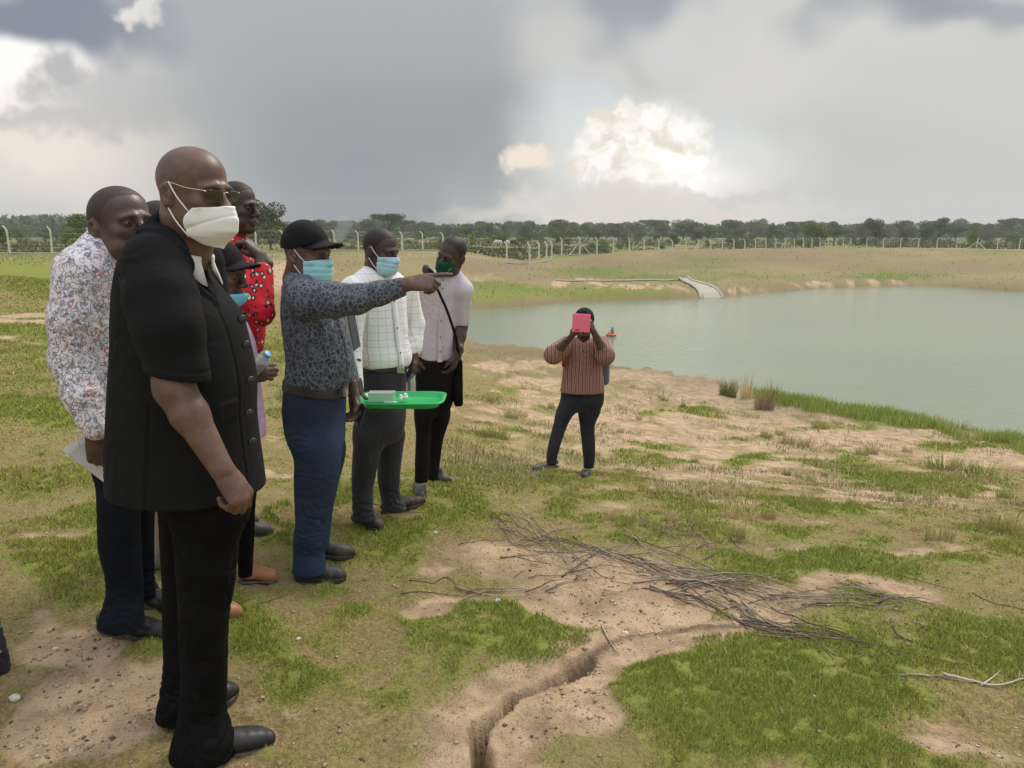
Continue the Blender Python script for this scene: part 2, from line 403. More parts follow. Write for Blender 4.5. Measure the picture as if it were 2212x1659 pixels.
# patches of cover: (px, py, rx, ry, weight) in photo measure; looked up through the ground point's own position
GREEN = [(60, 600, 130, 50, .75), (60, 720, 150, 60, .5), (100, 800, 120, 40, .4), (60, 880, 140, 45, .55), (110, 1055, 130, 40, .95), (140, 1170, 110, 50, .85), (40, 1240, 60, 30, .6),
         (1040, 1350, 110, 50, .85), (980, 1400, 110, 45, .6), (640, 1420, 150, 60, .55), (700, 1300, 70, 30, .6), (850, 1200, 120, 60, .65), (930, 1150, 120, 50, .75), (1010, 1050, 110, 60, .75), (600, 1600, 60, 30, .5),
         (300, 1440, 80, 30, .5), (380, 1330, 60, 30, .5), (820, 1100, 60, 40, .7),
         (1640, 1480, 260, 130, 1), (1850, 1560, 260, 130, 1), (2040, 1420, 170, 70, .95), (1470, 1400, 90, 40, .9), (1700, 1235, 150, 45, 1), (1930, 1225, 170, 35, .8), (2150, 1370, 100, 45, .9), (2160, 1200, 80, 25, .8),
         (1280, 1110, 80, 20, .7), (1560, 1105, 150, 22, .75), (1790, 1115, 120, 20, .7), (2120, 1150, 100, 25, .6), (1480, 890, 100, 12, .9), (1390, 980, 110, 20, .9), (1620, 985, 80, 13, .85), (1280, 1040, 90, 20, .8),
         (1800, 1005, 130, 14, .9), (1960, 1035, 110, 18, .95), (2080, 1050, 90, 20, .8), (1650, 940, 90, 12, .7), (1860, 915, 170, 14, .8), (2100, 960, 130, 12, .8), (1650, 1060, 110, 14, .6), (1100, 940, 90, 20, .6), (1080, 850, 80, 10, .5), (1180, 890, 80, 12, .5),
         (620, 900, 40, 60, .7), (590, 1110, 30, 30, .8), (700, 900, 60, 60, .5), (620, 750, 60, 50, .6),
         (1080, 632, 110, 14, .95), (1290, 632, 150, 11, .9), (1020, 640, 60, 12, .9), (1900, 597, 110, 6, .8), (1500, 600, 260, 10, .5), (1600, 560, 120, 8, .3), (1260, 590, 70, 12, .5), (700, 540, 200, 8, .5), (1020, 620, 80, 20, .6), (60, 550, 200, 12, .8)]
SAND = [(1440, 812, 190, 22, 1), (1560, 850, 150, 26, .95), (1880, 940, 220, 22, .95), (2110, 990, 130, 26, .95), (1700, 1010, 220, 22, .8), (1900, 1060, 200, 18, .6), (1110, 790, 100, 16, .9), (1150, 830, 100, 18, .7), (1480, 1010, 100, 20, .6),
        (1260, 1200, 200, 60, .85), (1130, 1280, 210, 60, .9), (1280, 1330, 160, 50, .95), (1500, 1290, 170, 60, .9), (1760, 1310, 200, 40, .8), (1250, 1580, 190, 95, 1.2), (1010, 1620, 170, 60, .95), (860, 1640, 90, 30, .8), (1180, 1420, 130, 60, .9), (1110, 1500, 110, 45, .9), (1060, 1560, 110, 50, .9), (1350, 1210, 250, 70, .9), (1420, 1180, 180, 40, .7), (1500, 1240, 200, 50, .8),
        (90, 1400, 140, 70, .85), (120, 1560, 180, 110, .9), (280, 1500, 90, 40, .7), (60, 1130, 110, 22, .8), (80, 1330, 90, 40, .7), (640, 1560, 60, 26, .7), (700, 1480, 90, 26, .4), (480, 1500, 60, 30, .4), (2120, 1600, 120, 50, .8), (2020, 1620, 60, 30, .6),
        (1650, 940, 620, 120, .64), (1250, 890, 300, 80, .58), (1550, 1080, 420, 60, .48), (2000, 1070, 260, 60, .50), (1480, 1160, 120, 25, .6), (1760, 1170, 100, 20, .5), (2070, 1180, 70, 16, .5), (1900, 1090, 90, 12, .7), (2110, 1090, 80, 12, .6), (610, 1035, 60, 26, .8), (600, 960, 40, 40, .5), (60, 690, 120, 12, .8), (50, 740, 120, 10, .5), (30, 930, 60, 12, .5),
        (640, 600, 90, 50, .8), (1000, 600, 100, 14, .4), (1250, 612, 80, 4, .9), (1380, 620, 120, 4, .8), (1600, 632, 150, 6, .9), (1850, 613, 130, 6, 1), (1980, 611, 60, 4, 1)]
BROWN = [(1300, 568, 70, 16, 1), (1050, 575, 100, 14, .9), (1160, 600, 60, 8, .5), (1640, 556, 280, 18, 1), (1980, 574, 260, 14, .8), (1450, 575, 100, 12, .6), (1750, 615, 250, 6, .5), (2150, 610, 120, 10, .6), (650, 565, 110, 18, .6), (700, 600, 60, 30, .5)]
def brown_at(x, y, z):
    px, py = proj(x, y, z); b = np.zeros_like(x); n = fbm(x*.3, y*.3, seed=401, o=4)-.5
    for cx, cy, rx, ry, wt in BROWN: b = np.maximum(b, wt*sst(np.sqrt(((px-cx)/rx)**2+((py-cy)/ry)**2), 1.5, .4))
    return np.clip(b+n*.9*sst(b, 0, .3), 0, 1)*sst(y, 20, 40)
def cover(x, y, z, fine=True):
    "green, sand, brown weights at ground points"
    px, py = proj(x, y, z)
    dist = np.hypot(x, y)
    w1 = fbm(x*1.7, y*1.7, seed=11, o=4)-.5; w2 = fbm(x*1.7+40, y*1.7, seed=23, o=4)-.5
    near = sst(dist, 30, 8)
    amp = 1703/np.maximum(dist, 2)*.55
    px = px+w1*amp*2.6; py = py+w2*amp*.9
    g = np.zeros_like(x); s = np.zeros_like(x)
    for cx, cy, rx, ry, wt in GREEN: g = np.maximum(g, wt*sst(np.sqrt(((px-cx)/rx)**2+((py-cy)/ry)**2), 1.7, .3))
    for cx, cy, rx, ry, wt in SAND: s = np.maximum(s, wt*sst(np.sqrt(((px-cx)/rx)**2+((py-cy)/ry)**2), 1.6, .3))
    front = sst(y, .5, 1.6)
    n = fbm(x*.55+9, y*.55, seed=5, o=3)
    far = sst(y, 85, 110)*sst(np.hypot(x, y), 80, 120)
    offv = np.maximum(sst(np.abs(px-1106), 1250, 1500), 1-front)
    g = g*(1-offv)+offv*sst(n, .42, .6)*.8; s = s*(1-offv)+offv*sst(n, .5, .36)*.7
    m = fbm(x*2.6, y*2.6, seed=31, o=4); m2 = fbm(x*10, y*10, seed=47, o=3); lf = fbm(x*.12, y*.12, seed=71, o=4)
    dd = 1-sst(dist, 20, 60)
    g = g*1.05+(m-.5)*1.15*(.35+.65*sst(g, 0, .5))*(.4+.6*dd)+(m2-.5)*.75*near+.16*near-.55*sst(s, .25, .9)*(1-sst(g, .6, 1))
    g = g+(lf-.5)*1.2*(1-dd)+.12*(1-dd)
    s = s*1.05+(.5-m)*1.0*(.3+.7*sst(s, .05, .5))+(m2-.5)*.5*(.3+.7*sst(s, .05, .4))-.12
    g = g*(1-far)+far*np.clip(.62+(lf-.5)*1.6, 0, 1); s = s*(1-far)+far*sst(lf, .42, .3)*.5
    return np.clip(g, 0, 1), np.clip(s, 0, 1)*(1-np.clip(g, 0, 1)*.5)
def ripple(x, y):
    d = np.hypot(x, y); near = sst(d, 26, 5)
    lump = (fbm(x*1.3, y*1.3, seed=3, o=3)-.5)*.10*sst(d, 1, 6)+(fbm(x*.35, y*.35, seed=8, o=3)-.5)*.5*sst(d, 9, 30)*sst(d, 300, 120)
    lump = lump*(1-.0*d)
    fine = (fbm(x*6.5, y*6.5, seed=13, o=4, g=.6)-.5)*.045*near
    return lump, fine
def ground_full(x, y, gs=None):
    z0 = base_h(x, y); lump, fine = ripple(x, y)
    g, s = gs if gs is not None else cover(x, y, z0)
    # grass grows on little cushions, bare soil lies lower and is cut by rills
    h = z0+lump*.6+fine*(1.0+.6*s)
    near = sst(np.hypot(x, y), 16, 6)
    h = h+g*.022*near
    wx = x+(fbm(x*9, y*9, seed=61)-.5)*.05; wy = y+(fbm(x*9+5, y*9, seed=67)-.5)*.05
    d, (w, dep), sd = seg_dist(wx, wy, gully, [gw, gd])
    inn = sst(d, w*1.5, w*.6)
    g = g*sst(d, .05, .20); s = np.maximum(s, sst(d, .30, .10)*.8)
    h = h+s*near*((fbm(x*17, y*17, seed=301, o=3)-.5)*.016+(vn(x*5, y*5, seed=307) > .72)*0)
    h = h-inn*dep+sst(d, .34, .05)*(1-inn)*-.035
    # the lower lip: a rounded cap of soil beside the crack
    c = ground_cap
    q = np.sqrt(((x-c[0])/.62)**2+((y-c[1])/.36)**2)
    h = h+.055*sst(q, 1.05, .55)*(1-inn)
    return h, g, s, inn
ground_cap = ground_hit(1230, 1600)
def build_ground():
    # polar sheet around a point behind the camera: fine in front, coarse elsewhere, out to the horizon
    a_in = np.linspace(-R(36), R(36), 900)
    a_out = np.linspace(R(36), R(324), 90)[1:-1]
    ang = np.concatenate([a_in, a_out]); na = len(ang)
    r = [.5, 3.0, 6.0, 8.5, 9.8]; st = .019
    while r[-1] < 14.0: r.append(r[-1]+st)
    while r[-1] < 3500: st *= 1.022; r.append(r[-1]+st)
    r = np.array(r); nr = len(r)
    A, Rr = np.meshgrid(ang, r)
    X = Rr*np.sin(A); Y = Rr*np.cos(A)+OY
    h, g, s, inn = ground_full(X.ravel(), Y.ravel())
    # soil scarps: rough up the strip above the waterline
    x, y = X.ravel(), Y.ravel()
    wl = sst(np.abs(h-(ZW+.25)), .55, .1)*sst(np.hypot(x, y), 12, 25)
    h = h+wl*(fbm(x*1.2, y*1.2, seed=77)-.5)*.35*(np.hypot(x, y) < 120)
    v = np.stack([x, y, h], 1)
    i = np.arange(nr-1)[:, None]*na; k = np.arange(na)[None, :]; k2 = (k+1) % na
    f = np.stack([i+k, i+k2, i+na+k2, i+na+k], -1).reshape(-1, 4)[:, ::-1]
    me = npmesh('ground', v, f, smooth=True, attrs={'green': g, 'sand': s, 'crack': inn, 'wet': sst(h, ZW+.40, ZW-.02), 'brown': brown_at(x, y, h)})
    def shade(N, b):
        P = N.coord('Object'); g = N.attr('green'); s = N.attr('sand'); c = N.attr('crack'); wt = N.attr('wet')
        n1 = N.noise(P, 55, 5, .65); n2 = N.noise(P, 6, 5, .6); n3 = N.noise(P, .7, 4, .55); n4 = N.noise(P, 190, 3, .6)
        dry = N.mix(N.ss(n1, .3, .7), (.17, .13, .055), (.36, .265, .125))
        dry = N.mix(N.ss(n3, .35, .7, 0, .7), dry, (.25, .23, .095))
        yv = N.sep(P)[1]; fa = N.ss(yv, 38, 60); fb = N.ss(yv, 100, 112); nf = N.noise(P, .11, 4, .6)
        dry = N.mix(N.math('MULTIPLY', fa, .75), dry, N.mix(N.ss(nf, .35, .65), (.30, .245, .135), (.215, .195, .09)))
        dry = N.mix(fb, dry, (.19, .175, .085)); dry = N.mix(N.attr('brown'), dry, N.mix(n2, (.28, .205, .13), (.20, .155, .09)))
        sand = N.mix(N.ss(n2, .3, .72), (.58, .42, .27), (.33, .23, .145))
        sand = N.mix(N.ss(n1, .52, .72, 0, .55), sand, (.27, .185, .12))
        sand = N.mix(N.ss(n4, .64, .72, 0, .7), sand, (.78, .66, .52))
        peb = N.ss(N.vor(P, 90), .10, .22, 1, 0); pm = N.math('MULTIPLY', peb, N.ss(n2, .45, .6))
        sand = N.mix(N.math('MULTIPLY', pm, .5), sand, (.74, .63, .50))
        gr = N.mix(N.ss(n1, .3, .7), (.13, .165, .028), (.275, .295, .062))
        gr = N.mix(N.ss(n2, .45, .75, 0, .6), gr, (.27, .25, .09)); gr = N.mix(N.math('MULTIPLY', fa, .8), gr, N.mix(nf, (.10, .13, .035), (.19, .205, .07)))
        col = N.mix(N.ss(N.math('ADD', s, N.math('MULTIPLY', N.math('SUBTRACT', n1, .5), .5)), .15, .65), dry, sand)
        col = N.mix(N.ss(N.math('ADD', g, N.math('ADD', N.math('MULTIPLY', N.math('SUBTRACT', n1, .5), .8), N.math('MULTIPLY', N.math('SUBTRACT', n2, .5), .5))), .12, .85), col, gr)
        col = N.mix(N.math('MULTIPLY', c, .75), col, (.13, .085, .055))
        col = N.mix(N.math('MULTIPLY', wt, .75), col, (.20, .165, .115))
        N.l.new(col, b.inputs['Base Color']); b.inputs['Roughness'].default_value = .95; b.inputs['Specular IOR Level'].default_value = .15
        hh = N.math('ADD', N.math('MULTIPLY', n1, .6), N.math('ADD', N.math('MULTIPLY', n4, .25), N.math('MULTIPLY', pm, .4)))
        N.l.new(N.bump(hh, 1.0, .022), b.inputs['Normal'])
    o = add('ground', me, mat('ground', build=shade)); tag(o, kind='structure')
    return o
ground = build_ground()
def gz(x, y):
    h, _, _, _ = ground_full(np.atleast_1d(np.asarray(x, float)), np.atleast_1d(np.asarray(y, float)))
    return h
def gzl(x, y): return float(gz(x, y)[0])
# ------------------------------------------------------------------ water
def build_water():
    n = 90
    xs = np.linspace(-22, 150, n); ys = np.linspace(5, 100, n); X, Y = np.meshgrid(xs, ys)
    v = np.stack([X.ravel(), Y.ravel(), np.full(X.size, ZW)], 1)
    i = np.arange(n-1)[:, None]*n; k = np.arange(n-1)[None]
    f = np.stack([i+k, i+k+1, i+n+k+1, i+n+k], -1).reshape(-1, 4)
    # keep only cells lying in the basin
    hc = base_h(v[:, 0], v[:, 1]) < ZW+.9
    keep = hc[f].any(1); 
    def shade(N, b):
        P = N.coord('Object'); x, y, z = N.sep(P)
        n0 = N.noise(P, .07, 3, .5)
        col = N.mix(N.ss(n0, .35, .65), (.185, .225, .145), (.215, .25, .155))
        N.l.new(col, b.inputs['Base Color']); b.inputs['Roughness'].default_value = .12; b.inputs['IOR'].default_value = 1.33
        b.inputs['Specular IOR Level'].default_value = .5
        Q = N.comb(N.math('ADD', N.math('MULTIPLY', x, 1.0), N.math('MULTIPLY', y, .45)), N.math('MULTIPLY', y, 1.9), 0.0)
        h = N.math('ADD', N.math('MULTIPLY', N.noise(Q, 2.6, 4, .6, dist=.4), 1.6), N.math('MULTIPLY', N.noise(Q, 11, 3, .6), .35))
        N.l.new(N.bump(h, .22, .05), b.inputs['Normal'])
    o = add('water', npmesh('water', v, f[keep], smooth=True), mat('pond_water', build=shade)); tag(o, kind='structure')
build_water()
# ------------------------------------------------------------------ implicit surfaces (union of limbs, meshed as one skin)
def nrm(v): v = np.asarray(v, float); return v/(np.linalg.norm(v)+1e-12)
class SDF:
    def __init__(s, lo, hi, h):
        s.h = h; s.lo = np.asarray(lo, float); n = np.ceil((np.asarray(hi)-s.lo)/h).astype(int)+1
        s.ax = [(s.lo[i]+h*np.arange(n[i])).astype(np.float32) for i in range(3)]
        s.F = np.full(tuple(n), 1.0, np.float32)
    def sub(s, lo, hi):
        sl = []
        for i in range(3):
            a = int(np.clip(np.floor((lo[i]-s.lo[i])/s.h), 0, len(s.ax[i]))); b = int(np.clip(np.ceil((hi[i]-s.lo[i])/s.h)+1, 0, len(s.ax[i])))
            sl.append(slice(a, b))
        sl = tuple(sl)
        return sl, s.ax[0][sl[0]][:, None, None], s.ax[1][sl[1]][None, :, None], s.ax[2][sl[2]][None, None, :]
    def blend(s, sl, d, k, op):
        A = s.F[sl]
        if A.size == 0: return
        if op == 'add':
            if k <= 0: s.F[sl] = np.minimum(A, d)
            else:
                h = np.maximum(k-np.abs(A-d), 0)/k; s.F[sl] = np.minimum(A, d)-h*h*k*.25
        elif op == 'cut':
            if k <= 0: s.F[sl] = np.maximum(A, -d)
            else:
                h = np.maximum(k-np.abs(A+d), 0)/k; s.F[sl] = np.maximum(A, -d)+h*h*k*.25
    def cone(s, a, b, ra, rb, k=.015, flat=None, op='add'):
        "round cone; flat=(axis, factor) squashes the section along axis"
        a = np.asarray(a, float); b = np.asarray(b, float); R_ = max(ra, rb)*(max(1, flat[1]) if flat else 1)+k+3*s.h
        sl, X, Y, Z = s.sub(np.minimum(a, b)-R_, np.maximum(a, b)+R_)
        ab = b-a; L2 = ab.dot(ab)+1e-12
        px, py, pz = X-a[0], Y-a[1], Z-a[2]
        t = np.clip((px*ab[0]+py*ab[1]+pz*ab[2])/L2, 0, 1)
        qx, qy, qz = px-t*ab[0], py-t*ab[1], pz-t*ab[2]
        r2 = qx*qx+qy*qy+qz*qz
        if flat:
            n = nrm(flat[0]); qn = qx*n[0]+qy*n[1]+qz*n[2]; r2 = r2+qn*qn*(1/flat[1]**2-1)
        s.blend(sl, np.sqrt(np.maximum(r2, 0))-(ra+(rb-ra)*t), k, op); return s
    def chain(s, pts, rad, k=.015, flat=None, op='add'):
        for i in range(len(pts)-1): s.cone(pts[i], pts[i+1], rad[i], rad[i+1], k, flat, op)
        return s
    def ell(s, c, r, k=.015, M=None, op='add'):
        c = np.asarray(c, float); r = np.asarray(r, float); R_ = max(r)+k+3*s.h
        sl, X, Y, Z = s.sub(c-R_, c+R_); px, py, pz = X-c[0], Y-c[1], Z-c[2]
        if M is not None:   # columns = local axes
            M = np.asarray(M); px, py, pz = (px*M[0, i]+py*M[1, i]+pz*M[2, i] for i in range(3))
        k0 = np.sqrt((px/r[0])**2+(py/r[1])**2+(pz/r[2])**2)+1e-6
        k1 = np.sqrt((px/r[0]**2)**2+(py/r[1]**2)**2+(pz/r[2]**2)**2)+1e-6
        s.blend(sl, (k0*(k0-1)/k1).astype(np.float32), k, op); return s
    def box(s, c, r, rnd=.005, k=.0, M=None, op='add'):
        c = np.asarray(c, float); R_ = np.linalg.norm(r)+k+3*s.h
        sl, X, Y, Z = s.sub(c-R_, c+R_); px, py, pz = X-c[0], Y-c[1], Z-c[2]
        if M is not None:
            M = np.asarray(M); px, py, pz = (px*M[0, i]+py*M[1, i]+pz*M[2, i] for i in range(3))
        dx, dy, dz = np.abs(px)-r[0]+rnd, np.abs(py)-r[1]+rnd, np.abs(pz)-r[2]+rnd
        d = np.sqrt(np.maximum(dx, 0)**2+np.maximum(dy, 0)**2+np.maximum(dz, 0)**2)+np.minimum(np.maximum(dx, np.maximum(dy, dz)), 0)-rnd
        s.blend(sl, d, k, op); return s
    def loft(s, secs, side, fwd, k=.02, p=2.3, op='add', cap=.02):
        "secs: (centre, half width along side, half depth forward, half depth backward) from top to bottom by height"
        secs = sorted(secs, key=lambda q: q[0][2]); cz = np.array([q[0][2] for q in secs])
        mx = max(max(q[1:]) for q in secs)+k+3*s.h
        cs = np.array([q[0] for q in secs])
        sl, X, Y, Z = s.sub(cs.min(0)-mx, cs.max(0)+mx)
        sl = (sl[0], sl[1], s.sub([0, 0, cz[0]-k-3*s.h], [0, 0, cz[-1]+k+3*s.h])[0][2]); Z = s.ax[2][sl[2]]
        def ci(v):  # smooth interpolation along height
            v = np.asarray(v, float); zz = np.clip(Z, cz[0], cz[-1])
            m = np.gradient(v, cz) if len(v) > 2 else np.full(len(v), (v[-1]-v[0])/(cz[-1]-cz[0]))
            i = np.clip(np.searchsorted(cz, zz, 'right')-1, 0, len(cz)-2); hh = cz[i+1]-cz[i]; t = (zz-cz[i])/hh
            return ((2*t**3-3*t**2+1)*v[i]+(t**3-2*t**2+t)*hh*m[i]+(-2*t**3+3*t**2)*v[i+1]+(t**3-t**2)*hh*m[i+1]).astype(np.float32)[None, None, :]
        cx, cy = ci(cs[:, 0]), ci(cs[:, 1]); w = ci([q[1] for q in secs]); f = ci([q[2] for q in secs]); bk = ci([q[3] for q in secs])
        px, py = X-cx, Y-cy
        a = np.abs(px*side[0]+py*side[1]); b = px*fwd[0]+py*fwd[1]; dpt = np.where(b > 0, f, bk); b = np.abs(b)
        ua, ub = a/w+1e-6, b/dpt+1e-6
        k0 = (ua**p+ub**p)**(1/p); k1 = np.sqrt((ua/w)**2+(ub/dpt)**2)/np.sqrt(ua*ua+ub*ub)
        d = (k0-1)/k1
        zc = s.ax[2][sl[2]]; dz = np.maximum(cz[0]-zc, zc-cz[-1])[None, None, :]+cap
        d = np.where((d > -cap) & (dz > 0), np.sqrt(np.maximum(d+cap, 0)**2+np.maximum(dz, 0)**2)-cap, np.maximum(d, dz-cap))
        s.blend(sl, d.astype(np.float32), k, op); return s
    def plane(s, c, n, k=0.0, lo=None, hi=None):
        "remove the side the normal points to"
        n = nrm(n)
        if lo is None: sl, X, Y, Z = tuple([slice(None)]*3), s.ax[0][:, None, None], s.ax[1][None, :, None], s.ax[2][None, None, :]
        else: sl, X, Y, Z = s.sub(lo, hi)
        d = -((X-c[0])*n[0]+(Y-c[1])*n[1]+(Z-c[2])*n[2]); s.blend(sl, d, k, 'cut'); return s
    def field(s, fn, lo, hi, k=0.0, op='add'):
        sl, X, Y, Z = s.sub(lo, hi); s.blend(sl, fn(X, Y, Z).astype(np.float32), k, op); return s
    def mesh(s):
        F = s.F; ins = F < 0
        nx, ny, nz = (d-1 for d in F.shape)
        cnt = np.zeros((nx, ny, nz), np.int8)
        for i in (0, 1):
            for j in (0, 1):
                for k in (0, 1): cnt += ins[i:nx+i, j:ny+j, k:nz+k]
        I, J, Kk = np.nonzero((cnt > 0) & (cnt < 8))
        idx = np.full((nx, ny, nz), -1, np.int32); idx[I, J, Kk] = np.arange(len(I))
        cor = [(i, j, k) for i in (0, 1) for j in (0, 1) for k in (0, 1)]
        V = {c: F[I+c[0], J+c[1], Kk+c[2]] for c in cor}
        acc = np.zeros((len(I), 3), np.float32); num = np.zeros(len(I), np.float32)
        for a in cor:
            for ax in range(3):
                if a[ax]: continue
                b = list(a); b[ax] = 1; b = tuple(b); va, vb = V[a], V[b]
                m = (va < 0) != (vb < 0); t = np.where(m, va/np.where(m, va-vb, 1), 0)
                p = np.tile(np.array(a, np.float32), (len(I), 1)); p[:, ax] = t
                acc[m] += p[m]; num[m] += 1
        v = (acc/num[:, None]+np.stack([I, J, Kk], 1))*s.h+s.lo
        fs = []
        for ax in range(3):
            sl0 = [slice(None)]*3; sl1 = [slice(None)]*3; sl0[ax] = slice(0, -1); sl1[ax] = slice(1, None)
            A, B = ins[tuple(sl0)], ins[tuple(sl1)]; P, Q, Rr = np.nonzero(A != B)
            o = [(ax+1) % 3, (ax+2) % 3]; pos = np.stack([P, Q, Rr], 1)
            ok = (pos[:, o[0]] > 0) & (pos[:, o[1]] > 0) & (pos[:, o[0]] < F.shape[o[0]]-1) & (pos[:, o[1]] < F.shape[o[1]]-1); pos = pos[ok]
            e0 = np.zeros(3, int); e0[o[0]] = 1; e1 = np.zeros(3, int); e1[o[1]] = 1
            q = np.stack([idx[tuple((pos-e0-e1).T)], idx[tuple((pos-e1).T)], idx[tuple(pos.T)], idx[tuple((pos-e0).T)]], 1)
            fl = ~A[P, Q, Rr][ok]; q[fl] = q[fl][:, ::-1]; fs.append(q)
        f = np.vstack(fs); return v, f
def relax(v, f, it=1, lam=.5):
    n = len(v)
    for _ in range(it):
        acc = np.zeros_like(v); c = np.zeros(n)
        for a, b in ((0, 1), (1, 2), (2, 3), (3, 0)):
            for x, y in ((a, b), (b, a)):
                for ax in range(3): acc[:, ax] += np.bincount(f[:, x], weights=v[f[:, y], ax], minlength=n)
                c += np.bincount(f[:, x], minlength=n)
        v = v+(acc/np.maximum(c, 1)[:, None]-v)*lam
    return v
def vnormals(v, f):
    n = np.cross(v[f[:, 2]]-v[f[:, 0]], v[f[:, 3]]-v[f[:, 1]]); out = np.zeros_like(v)
    for j in range(4):
        for ax in range(3): out[:, ax] += np.bincount(f[:, j], weights=n[:, ax], minlength=len(v))
    return out/(np.linalg.norm(out, axis=1)[:, None]+1e-12)
def join(parts):
    vs, fs, n = [], [], 0
    for v, f in parts: vs.append(v); fs.append(f+n); n += len(v)
    return np.vstack(vs), np.vstack(fs)
def box_around(pts, pad):
    pts = np.array(pts); return pts.min(0)-pad, pts.max(0)+pad

# ------------------------------------------------------------------ heads (local frame: x ahead, y to the left, z up, eyes at z=0, metres)
def head_sdf(h=.003, broad=1.0, jaw=1.0, neck=None, neck_r=.058, mouth=True, jowl=0.0):
    lo = np.array([-.125, -.11, -.17]); hi = np.array([.17, .11, .13])
    if neck is not None: lo = np.minimum(lo, np.array(neck)-.085); hi = np.maximum(hi, np.array(neck)+.085)
    s = SDF(lo, hi, h)
    s.ell((-.012, 0, .034), (.097, .076*broad, .084), 0)
    s.ell((.000, 0, .046), (.080, .066*broad, .062), .02)
    s.ell((.026, 0, -.035), (.060, .058*broad, .078), .03)
    for q in (1, -1):
        s.cone((-.012, q*.052*broad*jaw, -.060), (.062, q*.018, -.104), .020, .020, .035)
        s.ell((.055, q*.040*broad, -.026), (.026, .022, .020), .02)
        s.ell((.045, q*.040*broad*jaw, -.070), (.026, .018+jowl, .024), .02)
        s.cone((.080, q*.046, .013), (.0915, q*.014, .018), .008, .009, .02)
    s.ell((.074, 0, -.104), (.020, .024, .016), .015)
    for q in (1, -1):
        s.ell((.099, q*.033, -.001), (.017, .020, .013), .014, op='cut')
        s.ell((.073, q*.032, -.001), (.0150, .0170, .0135), .004)
    s.cone((.090, 0, .008), (.111, 0, -.032), .008, .0125, .012)
    s.ell((.108, 0, -.036), (.014, .016, .012), .008)
    for q in (1, -1):
        s.ell((.100, q*.0165, -.041), (.012, .0095, .009), .006)
        s.ell((.107, q*.008, -.050), (.004, .0045, .004), .003, op='cut')
    if mouth:
        s.ell((.093, 0, -.067), (.0125, .027, .0075), .006); s.ell((.091, 0, -.079), (.0125, .024, .0085), .006)
        s.ell((.108, 0, -.0728), (.010, .026, .0014), .003, op='cut')
        s.ell((.100, 0, -.057), (.006, .005, .008), .008, op='cut')
    # ears
    for q in (1, -1):
        th = R(-14); M = np.array([[math.cos(th), 0, math.sin(th)], [0, 1, 0], [-math.sin(th), 0, math.cos(th)]]) @ np.array([[math.cos(q*.35), -math.sin(q*.35), 0], [math.sin(q*.35), math.cos(q*.35), 0], [0, 0, 1]]).T
        c = np.array((-.014, q*(.078*broad), -.008))
        s.ell(c, (.0195, .0095, .032), .005, M=M)
        s.ell(c+np.array((.002, q*.0095, .005)), (.0115, .0085, .018), .004, M=M, op='cut'); s.ell(c+np.array((.004, q*.006, -.008)), (.006, .006, .008), .003, M=M, op='cut'); s.ell(c+np.array((.010, q*.004, .0)), (.004, .004, .010), .004)
        s.ell(c+np.array((.004, q*.004, -.022)), (.008, .006, .010), .006)
        s.ell(c+np.array((.015, q*.0, -.003)), (.005, .006, .008), .005)
    if neck is not None:
        nk = np.array(neck, float); s.cone((-.018, 0, -.045), nk, neck_r, neck_r*1.08, .03)
        s.cone((-.018, 0, -.045), nk+np.array([-.01, 0, 0]), neck_r*.98, neck_r*1.1, .03)
    return s
class Frame:
    "local frame: x ahead, y left, z up"
    def __init__(s, o, yaw=0, pitch=0, roll=0, sc=1.0):
        s.o = np.asarray(o, float); s.sc = sc
        cy, sy, cp_, sp, cr, sr = math.cos(yaw), math.sin(yaw), math.cos(pitch), math.sin(pitch), math.cos(roll), math.sin(roll)
        Rz = np.array([[cy, -sy, 0], [sy, cy, 0], [0, 0, 1]]); Ry = np.array([[cp_, 0, sp], [0, 1, 0], [-sp, 0, cp_]]); Rx = np.array([[1, 0, 0], [0, cr, -sr], [0, sr, cr]])
        s.M = Rz @ Ry @ Rx
    def to(s, p): return np.asarray(p) @ s.M.T*s.sc+s.o
    def inv(s, p): return ((np.asarray(p)-s.o) @ s.M)/s.sc
